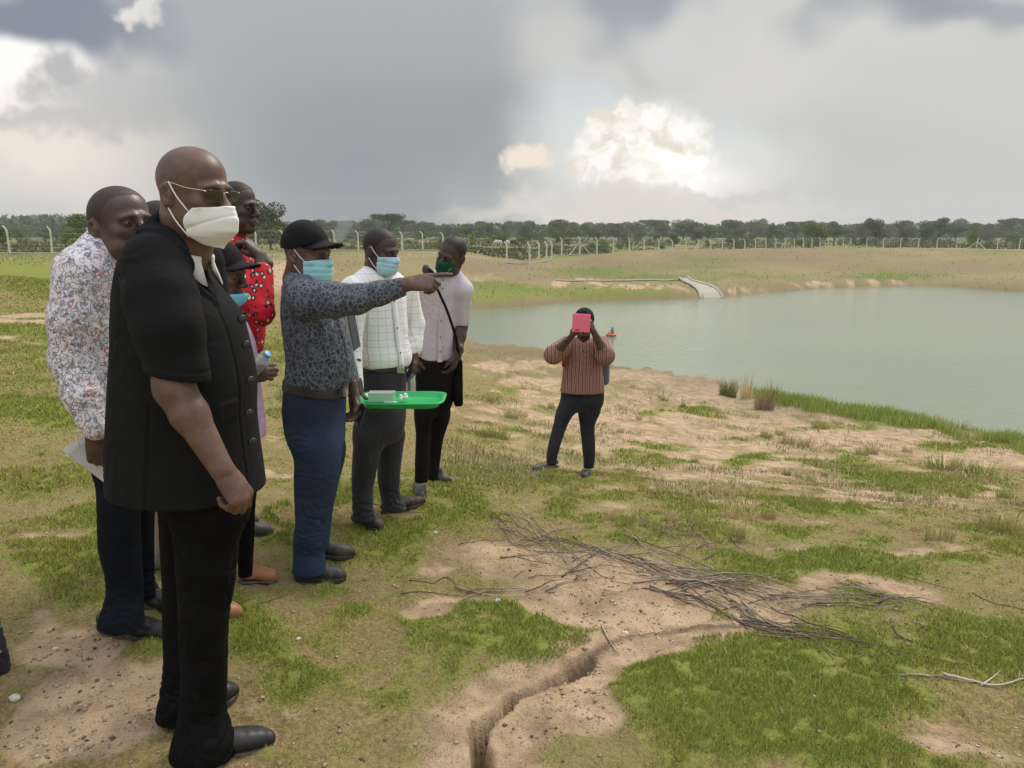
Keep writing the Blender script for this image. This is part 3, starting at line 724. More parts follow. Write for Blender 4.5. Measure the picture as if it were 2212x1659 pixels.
# ------------------------------------------------------------------ hands
def hand_sdf(wrist, dirn, palm, pose='relax', right=True, h=.003, sc=1.0):
    """dirn: wrist to knuckles; palm: the way the palm faces; returns sdf in world"""
    d = nrm(dirn); n = nrm(np.asarray(palm)-d*np.dot(palm, d)); sd = np.cross(d, n)        # sd points to the thumb side for a right hand... flipped for left
    if not right: sd = -sd
    w = np.asarray(wrist, float)
    s = SDF(w-.21*sc-.02, w+.21*sc+.02, h)
    P = lambda a, b, c: w+(d*a+sd*b+n*c)*sc
    s.cone(P(-.05, 0, 0), P(0, 0, 0), .029*sc, .026*sc, .01, flat=(n, .8))
    s.cone(P(0, 0, 0), P(.045, .004, .003), .027*sc, .034*sc, .02, flat=(n, .52))
    s.cone(P(.035, .016, .003), P(.084, .026, .0), .020*sc, .0155*sc, .018, flat=(n, .7))
    s.cone(P(.035, -.014, .003), P(.078, -.024, .002), .020*sc, .0155*sc, .018, flat=(n, .7))
    s.cone(P(.04, 0, .0), P(.086, 0, 0), .022*sc, .018*sc, .02, flat=(n, .6))
    C_ = {'relax': [(.5, .6, .4)]*4, 'fist': [(.85, 1.25, .9), (.95, 1.3, .9), (1.05, 1.35, .9), (1.15, 1.35, .9)], 'point': [(.05, .1, .05), (1.0, 1.35, .9), (1.1, 1.45, .9), (1.15, 1.5, .9)],
          'grip': [(.75, 1.05, .7)]*4, 'pinch': [(.9, .55, .3), (1.0, .6, .4), (1.05, .75, .5), (1.1, .8, .5)], 'chin': [(.9, 1.1, .8), (1.0, 1.2, .9), (1.1, 1.3, .9), (1.15, 1.3, .9)]}[pose]
    L = [(.042, .025, .020), (.046, .028, .021), (.042, .026, .020), (.033, .020, .018)]
    off = [.028, .0095, -.009, -.026]; rr = [.0092, .0096, .0090, .0080]; st = [.086, .090, .086, .078]
    for i in range(4):
        a = P(st[i], off[i], 0); th = 0; spread = (off[i])*.9
        pts = [P(st[i]-.02, off[i]*.9, 0), a]
        for L_, c in zip(L[i], C_[i]):
            th += c; a = a+(d*math.cos(th)*L_+n*math.sin(th)*L_+sd*spread*L_*(math.cos(th) > 0))*sc; pts.append(a)
        r = rr[i]*sc; s.chain(pts, [r*1.15, r*1.1, r, r*.93, r*.8], .0035)
    # thumb
    if pose in ('fist', 'grip', 'chin', 'point'): T = [P(.018, .018, .010), P(.045, .034, .026), P(.068, .026, .040), P(.082, .008, .044)]
    elif pose == 'pinch': T = [P(.018, .018, .010), P(.048, .040, .022), P(.076, .038, .036), P(.098, .026, .042)]
    else: T = [P(.015, .020, .008), P(.045, .044, .018), P(.072, .052, .026), P(.094, .050, .034)]
    s.chain(T, [.017*sc, .0135*sc, .0108*sc, .0085*sc], .008)
    return s
# ------------------------------------------------------------------ shoes (lofted along the foot)
def shoe_meshes(heel, toe, up=(0, 0, 1), w=.047, hgt=.085, style='derby', h=.004):
    """heel/toe: ground points at back and tip. returns upper sdf, sole sdf"""
    heel = np.asarray(heel, float); toe = np.asarray(toe, float); f = toe-heel; L = np.linalg.norm(f); f /= L
    z = nrm(np.cross(np.cross(f, up), f)*1.0); sd = np.cross(z, f)
    lo, hi = box_around([heel, toe, heel+z*.16, toe+z*.1], .08)
    P = lambda a, b, c: heel+f*(a*(L-.055)+.030)+sd*b+z*c
    up_ = SDF(lo, hi, h); so = SDF(lo, hi, h)
    t = np.linspace(0, 1, 9)
    wid = np.interp(t, [0, .15, .35, .62, .8, .93, 1], [.026, .031, .031, w*.92, w*.90, w*.72, w*.50]) if style != 'pointed' else np.interp(t, [0, .15, .35, .6, .8, .93, 1], [.026, .031, .030, w*.88, w*.74, w*.46, w*.28])
    ht = np.interp(t, [0, .1, .3, .45, .6, .8, .95, 1], [hgt*.85, hgt, hgt*1.02, hgt*.88, hgt*.72, hgt*.60, hgt*.50, hgt*.42])
    for i in range(8):
        for q in (-.35, .35):
            a, b = P(t[i], q*wid[i], ht[i]*.38+.014), P(t[i+1], q*wid[i+1], ht[i+1]*.38+.014)
            up_.cone(a, b, max(wid[i]*.66, .012), max(wid[i+1]*.66, .010), .012)
        up_.cone(P(t[i], 0, ht[i]-.022), P(t[i+1], 0, ht[i+1]-.022), .022, .021, .02)
    up_.cone(P(.16, 0, .05), P(.24, 0, .10), .026, .022, .02)
    up_.plane(P(.5, 0, .010), -z)
    for i in range(8):
        for q in (-.45, .45): so.cone(P(t[i], q*wid[i], .012), P(t[i+1], q*wid[i+1], .012), max(wid[i]*.62, .008)+.003, max(wid[i+1]*.62, .007)+.003, .004)
    so.plane(P(.5, 0, .016 if style != 'boot' else .026), z); so.plane(P(.5, 0, -.004), -z)
    so.box(P(.42, 0, -.002), (.035, .06, .008), .003, op='cut', M=np.stack([f, sd, z], 1))
    return up_, so
# ------------------------------------------------------------------ materials for people and things
def skin_mat(name, c, c2=None, rough=.46):
    c2 = c2 or tuple(x*.62 for x in c)
    def sh(N, b):
        P = N.coord('Object'); n = N.noise(P, 18, 4, .6); n2 = N.noise(P, 160, 3, .6)
        col = N.mix(N.ss(n, .32, .7), c, c2)
        N.l.new(col, b.inputs['Base Color']); b.inputs['Roughness'].default_value = rough
        N.l.new(N.math('ADD', rough-.08, N.math('MULTIPLY', n, .18)), b.inputs['Roughness'])
        b.inputs['Subsurface Weight'].default_value = .0
        N.l.new(N.bump(N.math('ADD', n2, N.math('MULTIPLY', n, .8)), .35, .0015), b.inputs['Normal'])
    return mat(name, c, rough, sh)
SKIN1 = skin_mat('skin_warm_brown', (.150, .080, .056), (.092, .047, .034))
SKIN2 = skin_mat('skin_dark_brown', (.070, .040, .030), (.042, .024, .019), .52)
SKIN3 = skin_mat('skin_brown', (.095, .052, .037), (.058, .031, .024), .44)
def cloth_mat(name, c, c2=None, weave=900, rough=.85, amp=.0006, sheen=.15, crease=.5, spec=.25):
    c2 = c2 or tuple(x*.8 for x in c)
    def sh(N, b):
        P = N.coord('Object'); n = N.noise(P, 7, 4, .55); w = N.noise(P, weave/3, 2, .5); cr = N.noise(N.vmath('MULTIPLY', P, (1, 1, .45)), 16, 3, .5)
        col = N.mix(N.ss(n, .35, .68), c, c2); N.l.new(col, b.inputs['Base Color'])
        b.inputs['Sheen Weight'].default_value = sheen; b.inputs['Sheen Roughness'].default_value = .5
        N.l.new(N.bump(N.math('ADD', N.math('MULTIPLY', cr, 4.0*crease), N.math('MULTIPLY', w, .35)), .6, .004), b.inputs['Normal'])
    return mat(name, c, rough, sh, spec)
SUIT = cloth_mat('black_suiting', (.0062, .0064, .0074), (.0095, .0092, .0100), sheen=.0, crease=.45, spec=.18)
TROUSER_BLACK = cloth_mat('black_trouser_cloth', (.0035, .0034, .0036), (.0052, .005, .005), sheen=.0, crease=.4, spec=.12)
TROUSER_NAVY = cloth_mat('dark_navy_trouser_cloth', (.005, .0065, .011), (.008, .010, .016), crease=.4, sheen=0, spec=.14)
TROUSER_GREY = cloth_mat('charcoal_trouser_cloth', (.026, .027, .034), (.040, .040, .048), crease=.6, rough=.75, sheen=.05)
TROUSER_BROWN = cloth_mat('black_brown_trouser_cloth', (.0075, .006, .006), (.011, .009, .009), crease=.5, sheen=0, spec=.15)
KHAKI = cloth_mat('khaki_cloth', (.30, .22, .16))
WHITE_CLOTH = cloth_mat('white_shirting', (.80, .80, .81), (.75, .75, .77), crease=.5, sheen=0)
LILAC = cloth_mat('lilac_shirting', (.60, .55, .61), (.54, .49, .55), crease=.7, sheen=0)
LILAC2 = cloth_mat('lilac_cotton', (.40, .29, .42), (.34, .24, .36), crease=.7, sheen=0)
CAP = cloth_mat('black_cap_cotton', (.009, .008, .010), (.014, .012, .015), crease=.2, sheen=.03, spec=.15)
def hair_mat(name, skin, k=.9):
    def sh(N, b):
        N.l.new(N.mix(N.math('MULTIPLY', N.attr('hl'), k), skin, (.017, .014, .013)), b.inputs['Base Color']); N.l.new(N.bump(N.noise(N.coord(), 450, 2, .6), .5, .002), b.inputs['Normal'])
    return mat(name, skin, .6, sh, .35)
HAIR2 = hair_mat('cropped_hair_on_dark_skin', (.056, .032, .024)); HAIR3 = hair_mat('cropped_hair_on_brown_skin', (.078, .042, .031)); HAIR3T = hair_mat('shaved_hair', (.078, .042, .031), .55)
HAIR = cloth_mat('cropped_black_hair', (.026, .020, .018), (.036, .027, .023), weave=1500, crease=.2, sheen=.1)
LEATHER = mat('black_shoe_leather', (.016, .015, .015), .5, lambda N, b: N.l.new(N.bump(N.noise(N.coord(), 60, 3, .6), .3, .003), b.inputs['Normal']))
def _dusty(c, c2):
    def sh(N, b):
        P = N.coord(); n = N.noise(P, 22, 5, .6); N.l.new(N.mix(N.ss(n, .4, .68), c, c2), b.inputs['Base Color'])
        N.l.new(N.bump(N.noise(P, 60, 3, .6), .3, .003), b.inputs['Normal'])
    return sh
LEATHER_DUST = mat('dusty_black_leather', (.03, .03, .03), .6, _dusty((.022, .021, .021), (.075, .062, .05)))
LEATHER_TAN = mat('tan_leather', (.36, .15, .07), .5, _dusty((.36, .145, .065), (.28, .12, .06)))
LEATHER_GREY = mat('grey_leather', (.06, .06, .065), .6, _dusty((.06, .06, .065), (.10, .09, .085)))
SOLE = mat('shoe_sole', (.07, .058, .05), .8, _dusty((.055, .045, .04), (.13, .105, .08)))
SOLE_DARK = mat('black_rubber_sole', (.03, .03, .03), .8, _dusty((.025, .025, .025), (.08, .068, .055)))
MASK_WHITE = mat('white_mask_fleece', (.80, .79, .76), .8, lambda N, b: N.l.new(N.bump(N.noise(N.coord(), 350, 2, .5), .25, .001), b.inputs['Normal']))
MASK_BLUE = cloth_mat('pale_blue_mask_fleece', (.36, .68, .74), (.33, .62, .69), crease=.3, sheen=0)
MASK_BLUE2 = cloth_mat('light_blue_mask_fleece', (.42, .64, .76), (.38, .59, .72), crease=.3, sheen=0)
MASK_BLUE3 = cloth_mat('sky_blue_mask_fleece', (.20, .56, .74), (.17, .50, .68), crease=.3, sheen=0)
MASK_GREEN = cloth_mat('dark_green_mask_cloth', (.008, .085, .055), (.006, .065, .042), crease=.2, sheen=0)
STRAP_W = mat('white_elastic', (.78, .76, .74), .7)
BLACK_PLASTIC = mat('black_plastic', (.015, .015, .016), .35)
EYE_W = mat('eye_white', (.20, .17, .15), .3)
EYE_D = mat('eye_iris', (.012, .008, .006), .15)
BELT = mat('dark_leather_belt', (.03, .022, .02), .42, _dusty((.03, .022, .02), (.045, .034, .03)))
METAL = mat('brushed_metal', (.55, .53, .48), .3, metal=1.0)
def floral(N, b):
    P = N.coord(); Q = N.vmath('MULTIPLY', P, (1, 1, 1)); w = N.vmath('SCALE', N.vmath('SUBTRACT', N.noise(P, 24, 2, .5, col=True), (.5, .5, .5)), .045)
    Q = N.vmath('ADD', P, w)
    d = N.vor(Q, 48); rings = N.math('ABSOLUTE', N.math('SUBTRACT', d, .42)); l1 = N.ss(rings, .10, .02)
    e = N.vor(Q, 36, 'DISTANCE_TO_EDGE'); br = N.noise(P, 40, 2, .5); l2 = N.math('MULTIPLY', N.ss(e, .09, .02), N.ss(br, .42, .55))
    d2 = N.vor(Q, 80); l3 = N.math('MULTIPLY', N.ss(N.math('ABSOLUTE', N.math('SUBTRACT', d2, .35)), .14, .03), N.ss(N.noise(P, 30, 2, .5), .48, .6))
    line = N.math('MAXIMUM', N.math('MAXIMUM', l1, l2), l3)
    hue = N.noise(P, 13, 1, .5); cid = N.vor(P, 30, 'F1', 'Color'); cr = N.sep(cid)[0]
    ink = N.mix(N.ss(cr, .88, .91), (.11, .10, .16), (.36, .05, .10))
    ink = N.mix(N.ss(cr, .25, .22), ink, (.24, .20, .25))
    col = N.mix(N.math('MULTIPLY', line, .85), (.80, .76, .80), ink)
    blob = N.ss(N.vor(P, 17), .22, .15); blob = N.math('MULTIPLY', blob, N.ss(cr, .45, .5)); col = N.mix(N.math('MULTIPLY', blob, .6), col, ink)
    N.l.new(col, b.inputs['Base Color']); N.l.new(N.bump(N.noise(P, 14, 3, .5), .6, .008), b.inputs['Normal'])
FLORAL = mat('white_floral_print', (.8, .8, .8), .7, floral, .3)
def red_print(N, b):
    P = N.coord(); Q = N.vmath('MULTIPLY', P, (1.35, 1.35, 1.0))
    d = N.vor(Q, 29, rnd=.8); cut = N.noise(P, 45, 1, .5)
    blk = N.ss(d, .46, .41); wh = N.ss(N.math('ADD', d, N.math('MULTIPLY', N.math('SUBTRACT', cut, .5), .55)), .27, .22)
    gate = N.ss(N.sep(N.vor(Q, 29, 'F1', 'Color', rnd=.8))[0], .10, .12)
    col = N.mix(N.math('MULTIPLY', blk, gate), (.60, .012, .028), (.028, .012, .014)); col = N.mix(N.math('MULTIPLY', wh, gate), col, (.72, .60, .50))
    N.l.new(col, b.inputs['Base Color']); N.l.new(N.bump(N.noise(P, 14, 3, .5), .6, .008), b.inputs['Normal'])
RED = mat('red_teardrop_print', (.6, .02, .03), .75, red_print, .3)
def crackle(N, b):
    P = N.coord(); w = N.vmath('SCALE', N.vmath('SUBTRACT', N.noise(P, 30, 2, .5, col=True), (.5, .5, .5)), .02)
    Q = N.vmath('MULTIPLY', N.vmath('ADD', P, w), (1.25, 1.25, 1.0)); e = N.vor(Q, 38, 'DISTANCE_TO_EDGE'); e2 = N.vor(Q, 80, 'DISTANCE_TO_EDGE'); n = N.noise(P, 25, 3, .6)
    l = N.math('MULTIPLY', N.ss(e, .16, .03), N.ss(n, .25, .6, .35, 1)); l = N.math('MAXIMUM', l, N.math('MULTIPLY', N.ss(e2, .12, .02), N.ss(n, .5, .65, 0, .45)))
    cell = N.sep(N.vor(Q, 38, 'F1', 'Color'))[0]
    col = N.mix(cell, (.030, .038, .056), (.058, .068, .088)); col = N.mix(l, col, (.17, .185, .22))
    N.l.new(col, b.inputs['Base Color']); N.l.new(N.bump(N.noise(P, 12, 4, .5), .7, .010), b.inputs['Normal'])
CRACKLE = mat('slate_blue_crackle_print', (.1, .1, .12), .72, crackle, .3)
def make_check(yaw):
    def sh(N, b):
        x, y, z = N.sep(N.coord()); u = N.math('ADD', N.math('MULTIPLY', x, -math.sin(yaw)), N.math('MULTIPLY', y, math.cos(yaw)))
        ln = None
        wob = N.math('MULTIPLY', N.noise(N.coord(), 9, 2, .5), .012)
        for c in (u, z):
            m = N.math('ABSOLUTE', N.math('SUBTRACT', N.math('FRACT', N.math('DIVIDE', N.math('ADD', c, wob), .040)), .5)); l = N.ss(m, .060, .02)
            ln = l if ln is None else N.math('MAXIMUM', ln, l)
        N.l.new(N.mix(N.math('MULTIPLY', ln, .55), (.82, .81, .81), (.36, .35, .37)), b.inputs['Base Color'])
        N.l.new(N.bump(N.noise(N.coord(), 13, 3, .5), .6, .008), b.inputs['Normal'])
    return mat('white_window_check', (.8, .8, .8), .75, sh, .3)
def stripes(N, b):
    x, y, z = N.sep(N.coord()); wob = N.math('MULTIPLY', N.noise(N.coord(), 4, 2, .5), .03)
    u = N.math('ADD', x, wob); f = N.math('FRACT', N.math('DIVIDE', u, .033))
    col = N.mix(N.ss(f, .30, .36), (.30, .135, .115), (.035, .022, .020)); col = N.mix(N.ss(f, .52, .56), col, (.42, .26, .20)); col = N.mix(N.ss(f, .70, .74), col, (.06, .03, .028)); col = N.mix(N.ss(f, .84, .88), col, (.34, .16, .14))
    N.l.new(col, b.inputs['Base Color']); N.l.new(N.bump(N.noise(N.coord(), 12, 3, .5), .7, .012), b.inputs['Normal'])
STRIPES = mat('brown_striped_blouse_cloth', (.3, .2, .2), .8, stripes, .3)
def denim(N, b):
    P = N.coord(); n = N.noise(P, 5, 4, .6); w = N.noise(P, 400, 2, .5)
    col = N.mix(N.ss(n, .35, .7), (.011, .024, .052), (.019, .038, .078)); col = N.mix(N.math('MULTIPLY', w, .2), col, (.08, .10, .16))
    N.l.new(col, b.inputs['Base Color']); N.l.new(N.bump(N.math('ADD', N.math('MULTIPLY', N.noise(P, 15, 3, .5), 3), w), .5, .004), b.inputs['Normal'])
DENIM = mat('indigo_denim', (.02, .03, .07), .85, denim, .25)
DENIM2 = cloth_mat('washed_black_denim', (.014, .016, .021), (.024, .026, .033), crease=.6, sheen=.05)
# ------------------------------------------------------------------ people: shared builders
def G(px, py):
    p = ground_hit(px, py); p[2] = gzl(p[0], p[1]); return p
def sec(py, pl, pr, Y, rho, yaw, fb=(1, 1)):
    # the two outline points give two lines of sight; the section is the ellipse that touches both
    a, b = ray(pl, py), ray(pr, py); t0, t1 = math.atan2(a[0], a[1]), math.atan2(b[0], b[1]); ph = (t0+t1)/2
    c = np.array([Y*math.tan(ph), Y, W((pl+pr)/2, py, Y)[2]]); E = Y/math.cos(ph)*math.sin((t1-t0)/2)*.965
    f = E/math.sqrt((rho*math.sin(yaw+ph))**2+math.cos(yaw+ph)**2); return (c, rho*f, f*fb[0], f*fb[1])
def axes(yaw): return np.array([-math.sin(yaw), math.cos(yaw), 0]), np.array([math.cos(yaw), math.sin(yaw), 0])
def bounds(secs, extra=(), pad=.06):
    pts = [q[0]+np.array([m, m, 0])*sg for q in secs for m in [max(q[1:])] for sg in (1, -1)]+[np.asarray(e) for e in extra]
    return box_around(pts, pad)
class Person:
    def __init__(s, base, label, yaw, h=.006, group=None):
        s.base = np.asarray(base, float); s.root = empty('person', tuple(s.base)); tag(s.root, label, 'person', group)
        s.yaw = yaw; s.side, s.fwd = axes(yaw); s.h = h; s.bodyparts = []; s.hair_mat = HAIR3
    def part(s, name, vf, m, fold=None, smooth=2, parent=None, label=None):
        v, f = vf
        v = v.astype(float)
        if smooth: v = relax(v, f, smooth)
        if fold is not None:
            n = vnormals(v, f); v = v+n*fold(v, n)[:, None]
        o = add(name, npmesh(name, v-s.base, f, smooth=True), m, parent or s.root)
        if label: o['label'] = label
        return o
    def skin(s, m):
        v, f = join(s.bodyparts); s.body = add('body', npmesh('body', v-s.base, f, smooth=True), m, s.root); return s.body
    def core(s, torso, legs=None, shrink=.035, arms=()):
        "the part of the body hidden inside the clothes: torso sections and leg sections, slimmer than the cloth"
        pts = [q[0] for q in torso]+[q[0] for l in (legs or s.legs) for q in l]+[p for a in arms for p in a]
        lo, hi = box_around(pts, .3); q = SDF(lo, hi, .014)
        T = [(c, max(w-shrink, .05), max(f-shrink, .05), max(b_-shrink, .05)) for c, w, f, b_ in torso]; q.loft(T, s.side, s.fwd, .02, cap=.01)
        for l in (legs or s.legs):
            q.chain([x[0] for x in l], [min(max(min(x[1], x[2])*.5, .022), .06) for x in l[:-1]]+[.015], .02)
            q.cone(l[0][0], torso[-1][0], min(l[0][1], l[0][2], .1)*.5, .05, .02)
        for a in arms: q.chain(a, [.045, .038, .03][:len(a)], .02)
        s.bodyparts.append(q.mesh())
    def head(s, fr, neck_world, h=None, **kw):
        q = head_sdf(h=h or .0035, neck=fr.inv(neck_world), **kw); v, f = q.mesh(); v = relax(v.astype(float), f, 1)
        s.bodyparts.append((fr.to(v), f)); s.fr = fr; s.hs = q; return q
    def hair(s, line=((-.12, -.05), (-.05, -.05), (-.025, -.008), (-.005, .004), (.012, -.004), (.028, .03), (.045, .062), (.06, .080), (.10, .095)), th=.0012, m=None):
        q = s.hs; X, Y, Z = q.ax[0][:, None, None], q.ax[1][None, :, None], q.ax[2][None, None, :]
        xs, zs = zip(*line); g = np.interp(q.ax[0], xs, zs)[:, None, None]-Z+(fbm(X*160+Y*90, Z*160, seed=5, o=2)-.5)*.012
        ear = np.sqrt(((X+.012)/.026)**2+((Z+.008)/.036)**2); earc = (1-ear)*.02
        k = q.F.copy(); q2 = SDF.__new__(SDF); q2.h, q2.lo, q2.ax = q.h, q.lo, q.ax
        q2.F = np.maximum(np.maximum(q.F-th, g*.8), earc); v, f = q2.mesh(); v = relax(v.astype(float), f, 1)
        o = s.part('hair', (s.fr.to(v), f), m or s.hair_mat, smooth=0)
        gv = v[:, 2]-np.interp(v[:, 0], xs, zs)+(fbm(v[:, 0]*60, v[:, 1]*60, v[:, 2]*60, o=2)-.5)*.02; a = o.data.attributes.new('hl', 'FLOAT', 'POINT'); a.data.foreach_set('value', sst(gv, .0, .026).astype(np.float32)); return o
    def eyes(s):
        for q in (1, -1):
            e = SDF((.05, q*.032-.03, -.02), (.11, q*.032+.03, .02), .0016)
            e.ell((.0755, q*.032, -.001), (.0143, .0132, .0038), 0); v, f = e.mesh(); o = s.part('eye', (s.fr.to(v), f), EYE_W, smooth=0)
            e = SDF((.06, q*.032-.02, -.015), (.11, q*.032+.02, .015), .0014)
            e.ell((.0860, q*.032, -.001), (.0042, .0052, .0040), 0); v, f = e.mesh(); s.part('iris', (s.fr.to(v), f), EYE_D, smooth=0, parent=o)
    def arm(s, sh, el, wr, dirn, palm, pose, right=True, h=.0035, r=(.052, .044, .031), sc=1.0, mid=None, bulge=None):
        q0 = hand_sdf(wr, dirn, palm, pose, right, h=h, sc=sc)
        lo = np.minimum(q0.lo, np.minimum(sh, el)-.08); hi = np.maximum([a[-1] for a in q0.ax], np.maximum(sh, el)+.08)
        old = SDF.__init__
        q = SDF(lo, hi, h)
        def patched(self, lo_, hi_, h_): self.h, self.lo, self.ax, self.F = q.h, q.lo, q.ax, q.F
        q.cone(sh, el, r[0], r[1], .02)
        el = np.asarray(el); wr = np.asarray(wr); m_ = el+(wr-el)*.32
        q.cone(el, m_, r[1]*.95, r[1]*1.0, .03); q.cone(m_, wr, r[1]*1.0, r[2], .02, flat=(palm, .88))
        SDF.__init__ = patched
        try: hand_sdf(wr, dirn, palm, pose, right, h=h, sc=sc)
        finally: SDF.__init__ = old
        v, f = q.mesh(); s.bodyparts.append((relax(v.astype(float), f, 1), f)); return q
    def shoe(s, heel, toe, m, sm, **kw):
        u, so = shoe_meshes(heel, toe, **kw); a = s.part('shoe', u.mesh(), m, smooth=1); s.part('sole', so.mesh(), sm, smooth=1, parent=a); return a
def folds(lst, base_amp=.003, base_sc=7, seed=0, vert=.5):
    "lst: (centre, radius, direction across the creases, wavelength, amplitude)"
    def fn(v, n):
        d = (fbm(v[:, 0]*base_sc, v[:, 1]*base_sc, v[:, 2]*base_sc*vert, o=3, seed=seed)-.5)*2*base_amp
        for i, (c, r, dr, wl, amp) in enumerate(lst):
            c = np.asarray(c); dr = nrm(dr); q = v-c; g = np.exp(-(q**2).sum(1)/(r*r))
            wv = fbm(v[:, 0]*9, v[:, 1]*9, v[:, 2]*9, o=3, seed=seed+9+i)*3.0*wl*2
            ph = (q@dr+wv)/wl*2*math.pi; br = .35+1.0*vn(v[:, 0]*7, v[:, 1]*7, v[:, 2]*4, seed=seed+31+i); d = d+g*amp*.62*br*(np.abs(np.sin(ph/2))**.8*2-1.1)
        return d
    return fn
def mask_part(P, kind, m, z0=-.125, z1=-.014, dz=0.0, w=.064, strap=True, label=None, straps_to=((-.004, .083, .024), (-.012, .083, -.036)), grow=1.0):
    hs = P.hs; q = SDF.__new__(SDF); q.h, q.lo, q.ax = hs.h, hs.lo, hs.ax; q.F = np.ones_like(hs.F); lo, hi = q.lo, np.array([a[-1] for a in q.ax])
    if kind == 'beak': zz = [-.135, -.118, -.095, -.062, -.03, -.008]; LL = [.068, .086, .113, .116, .100, .086]; p = 1.45
    else: zz = [-.14, -.122, -.10, -.06, -.03, -.008]; LL = [.030, .062, .083, .090, .086, .076]; p = 2.15
    def fn(X, Y, Z):
        L = np.interp(q.ax[2], np.array(zz)+dz, np.array(LL)*grow)[None, None, :]; xx = np.maximum(X-.028, 0)
        ww = np.interp(q.ax[2], [z0+dz, z0+dz+.03, z1+dz], [w*.72, w, w*1.02])[None, None, :]
        k = ((np.abs(Y)/ww)**p+(xx/L)**p)**(1/p); d = (k-1)*np.minimum(ww, L)
        d = np.minimum(d, hs.F[q.sub(lo, hi)[0]]-.0042)
        back = (.028+14*(Z+.082)**2+0*Y-X) if kind == 'beak' else (.040+np.abs(Y)*-.12-X+0*Z)
        return np.maximum(np.maximum(d, back), np.maximum(Z-(z1+dz)-(X-.09)*.12, (z0+dz)-Z+(.09-X)*.25))
    q.field(fn, lo, hi); v, f = q.mesh(); v = relax(v.astype(float), f, 2)
    n = vnormals(v, f)
    if kind == 'pleat': v = v+n*(np.abs(np.sin((v[:, 2])*math.pi/.024))**.5*.0028-.001)[:, None]
    else: v = v+n*(.0022*np.exp(-((v[:, 2]+.03+.25*(v[:, 0]-.12))/.003)**2)-.0022*np.exp(-((v[:, 2]+.072-.4*(v[:, 0]-.09))/.0035)**2))[:, None]
    o = P.part('face_mask', (P.fr.to(v), f), m, smooth=0, label=label)
    if strap:
        for sg in (1, -1):
            for (a, b) in (((.044, .062*w/.064, z1+dz-.014), straps_to[0]), ((.040, .058*w/.064, z0+dz+.026), straps_to[1])):
                a = np.array((a[0], sg*a[1], a[2])); b = np.array((b[0], sg*b[1], b[2])); mid = (a+b)/2+np.array([0, sg*.006, 0])
                mb = MB(); mb.tube([P.fr.to(p) for p in catmull([a, mid, b], 5)], .0022, 6); mb.build('ear_loop', STRAP_W, o, True, P.base)
    return o
def cap_part(P, tilt=.0, m=None):
    q = SDF((-.14, -.115, -.03), (.20, .115, .16), .003)
    q.ell((-.012, 0, .036), (.109, .089, .100), 0); q.ell((-.014, 0, .060), (.092, .076, .083), .02)
    q.plane((-.01, 0, .022), (.32, 0, -1))
    q.plane((.2, 0, .022), (.0, 0, -1), k=0)
    def vis(X, Y, Z):
        zc = .056+(X-.08)*(-.16+tilt)-Y*Y*5.5
        e = (((X-.055)/.120)**2+(Y/.076)**2)**.5
        return np.maximum(np.abs(Z-zc)-.0032, (e-1)*.07)
    q.field(vis, (.03, -.1, -.0), (.19, .1, .11), .006)
    q.ell((-.014, 0, .138), (.007, .007, .004), .002)
    v, f = q.mesh(); v = relax(v.astype(float), f, 1)
    r = np.arctan2(v[:, 1], v[:, 0]+.012); seam = np.exp(-((((r/(math.pi/3))+.5) % 1-.5)/.018)**2)*(v[:, 0] < .085)*(v[:, 2] > .045)
    n = vnormals(v, f); v = v-n*(seam*.0016)[:, None]
    return P.part('cap', (P.fr.to(v), f), m or CAP, smooth=0)
def leg_secs(rows, yaw, rho=.9): return [(c, w*.955, f*.955, b*.955) for c, w, f, b in (sec(py, pl, pr, Y, rho, yaw) for py, pl, pr, Y in rows)]
def trousers(P, waist, legs, m, fold, h=None, rho=.85, k=.06, holes=False, name='trousers'):
    secs = leg_secs(waist, P.yaw, rho*(1+.5*abs(math.sin(P.yaw))**2)); L = [leg_secs(l, P.yaw, rho) for l in legs]
    lo, hi = bounds(secs+L[0]+L[1], pad=.05); q = SDF(lo, hi, h or P.h); c, w, f_, b_ = secs[-1]; secs[-1] = (c, w*.96, f_*(1-.28*abs(math.sin(P.yaw))), b_*(1-.2*abs(math.sin(P.yaw)))); q.loft(secs, P.side, P.fwd, k, cap=.05)
    wc = secs[max(len(secs)-2, 0)][0]
    L = [[(l[0][0]*.55+np.array([wc[0], wc[1], l[0][0][2]])*.45+np.array([0, 0, .11]), l[0][1]*.55, l[0][2]*.8, l[0][3]*.8)]+l for l in L]
    for i, l in enumerate(L): q.loft(l, P.side, P.fwd, .05 if i == 0 else .02, p=2.1, cap=.004)
    for l in L:
        c, w, f_, b_ = l[-1]
        if holes: q.loft([(c+[0, 0, .03], w-.009, f_-.009, b_-.009), (c-[0, 0, .05], w-.008, f_-.008, b_-.008)], P.side, P.fwd, 0, p=2.1, op='cut', cap=.001)
    P.legs = L; o = P.part(name, q.mesh(), m, fold, 2); return o

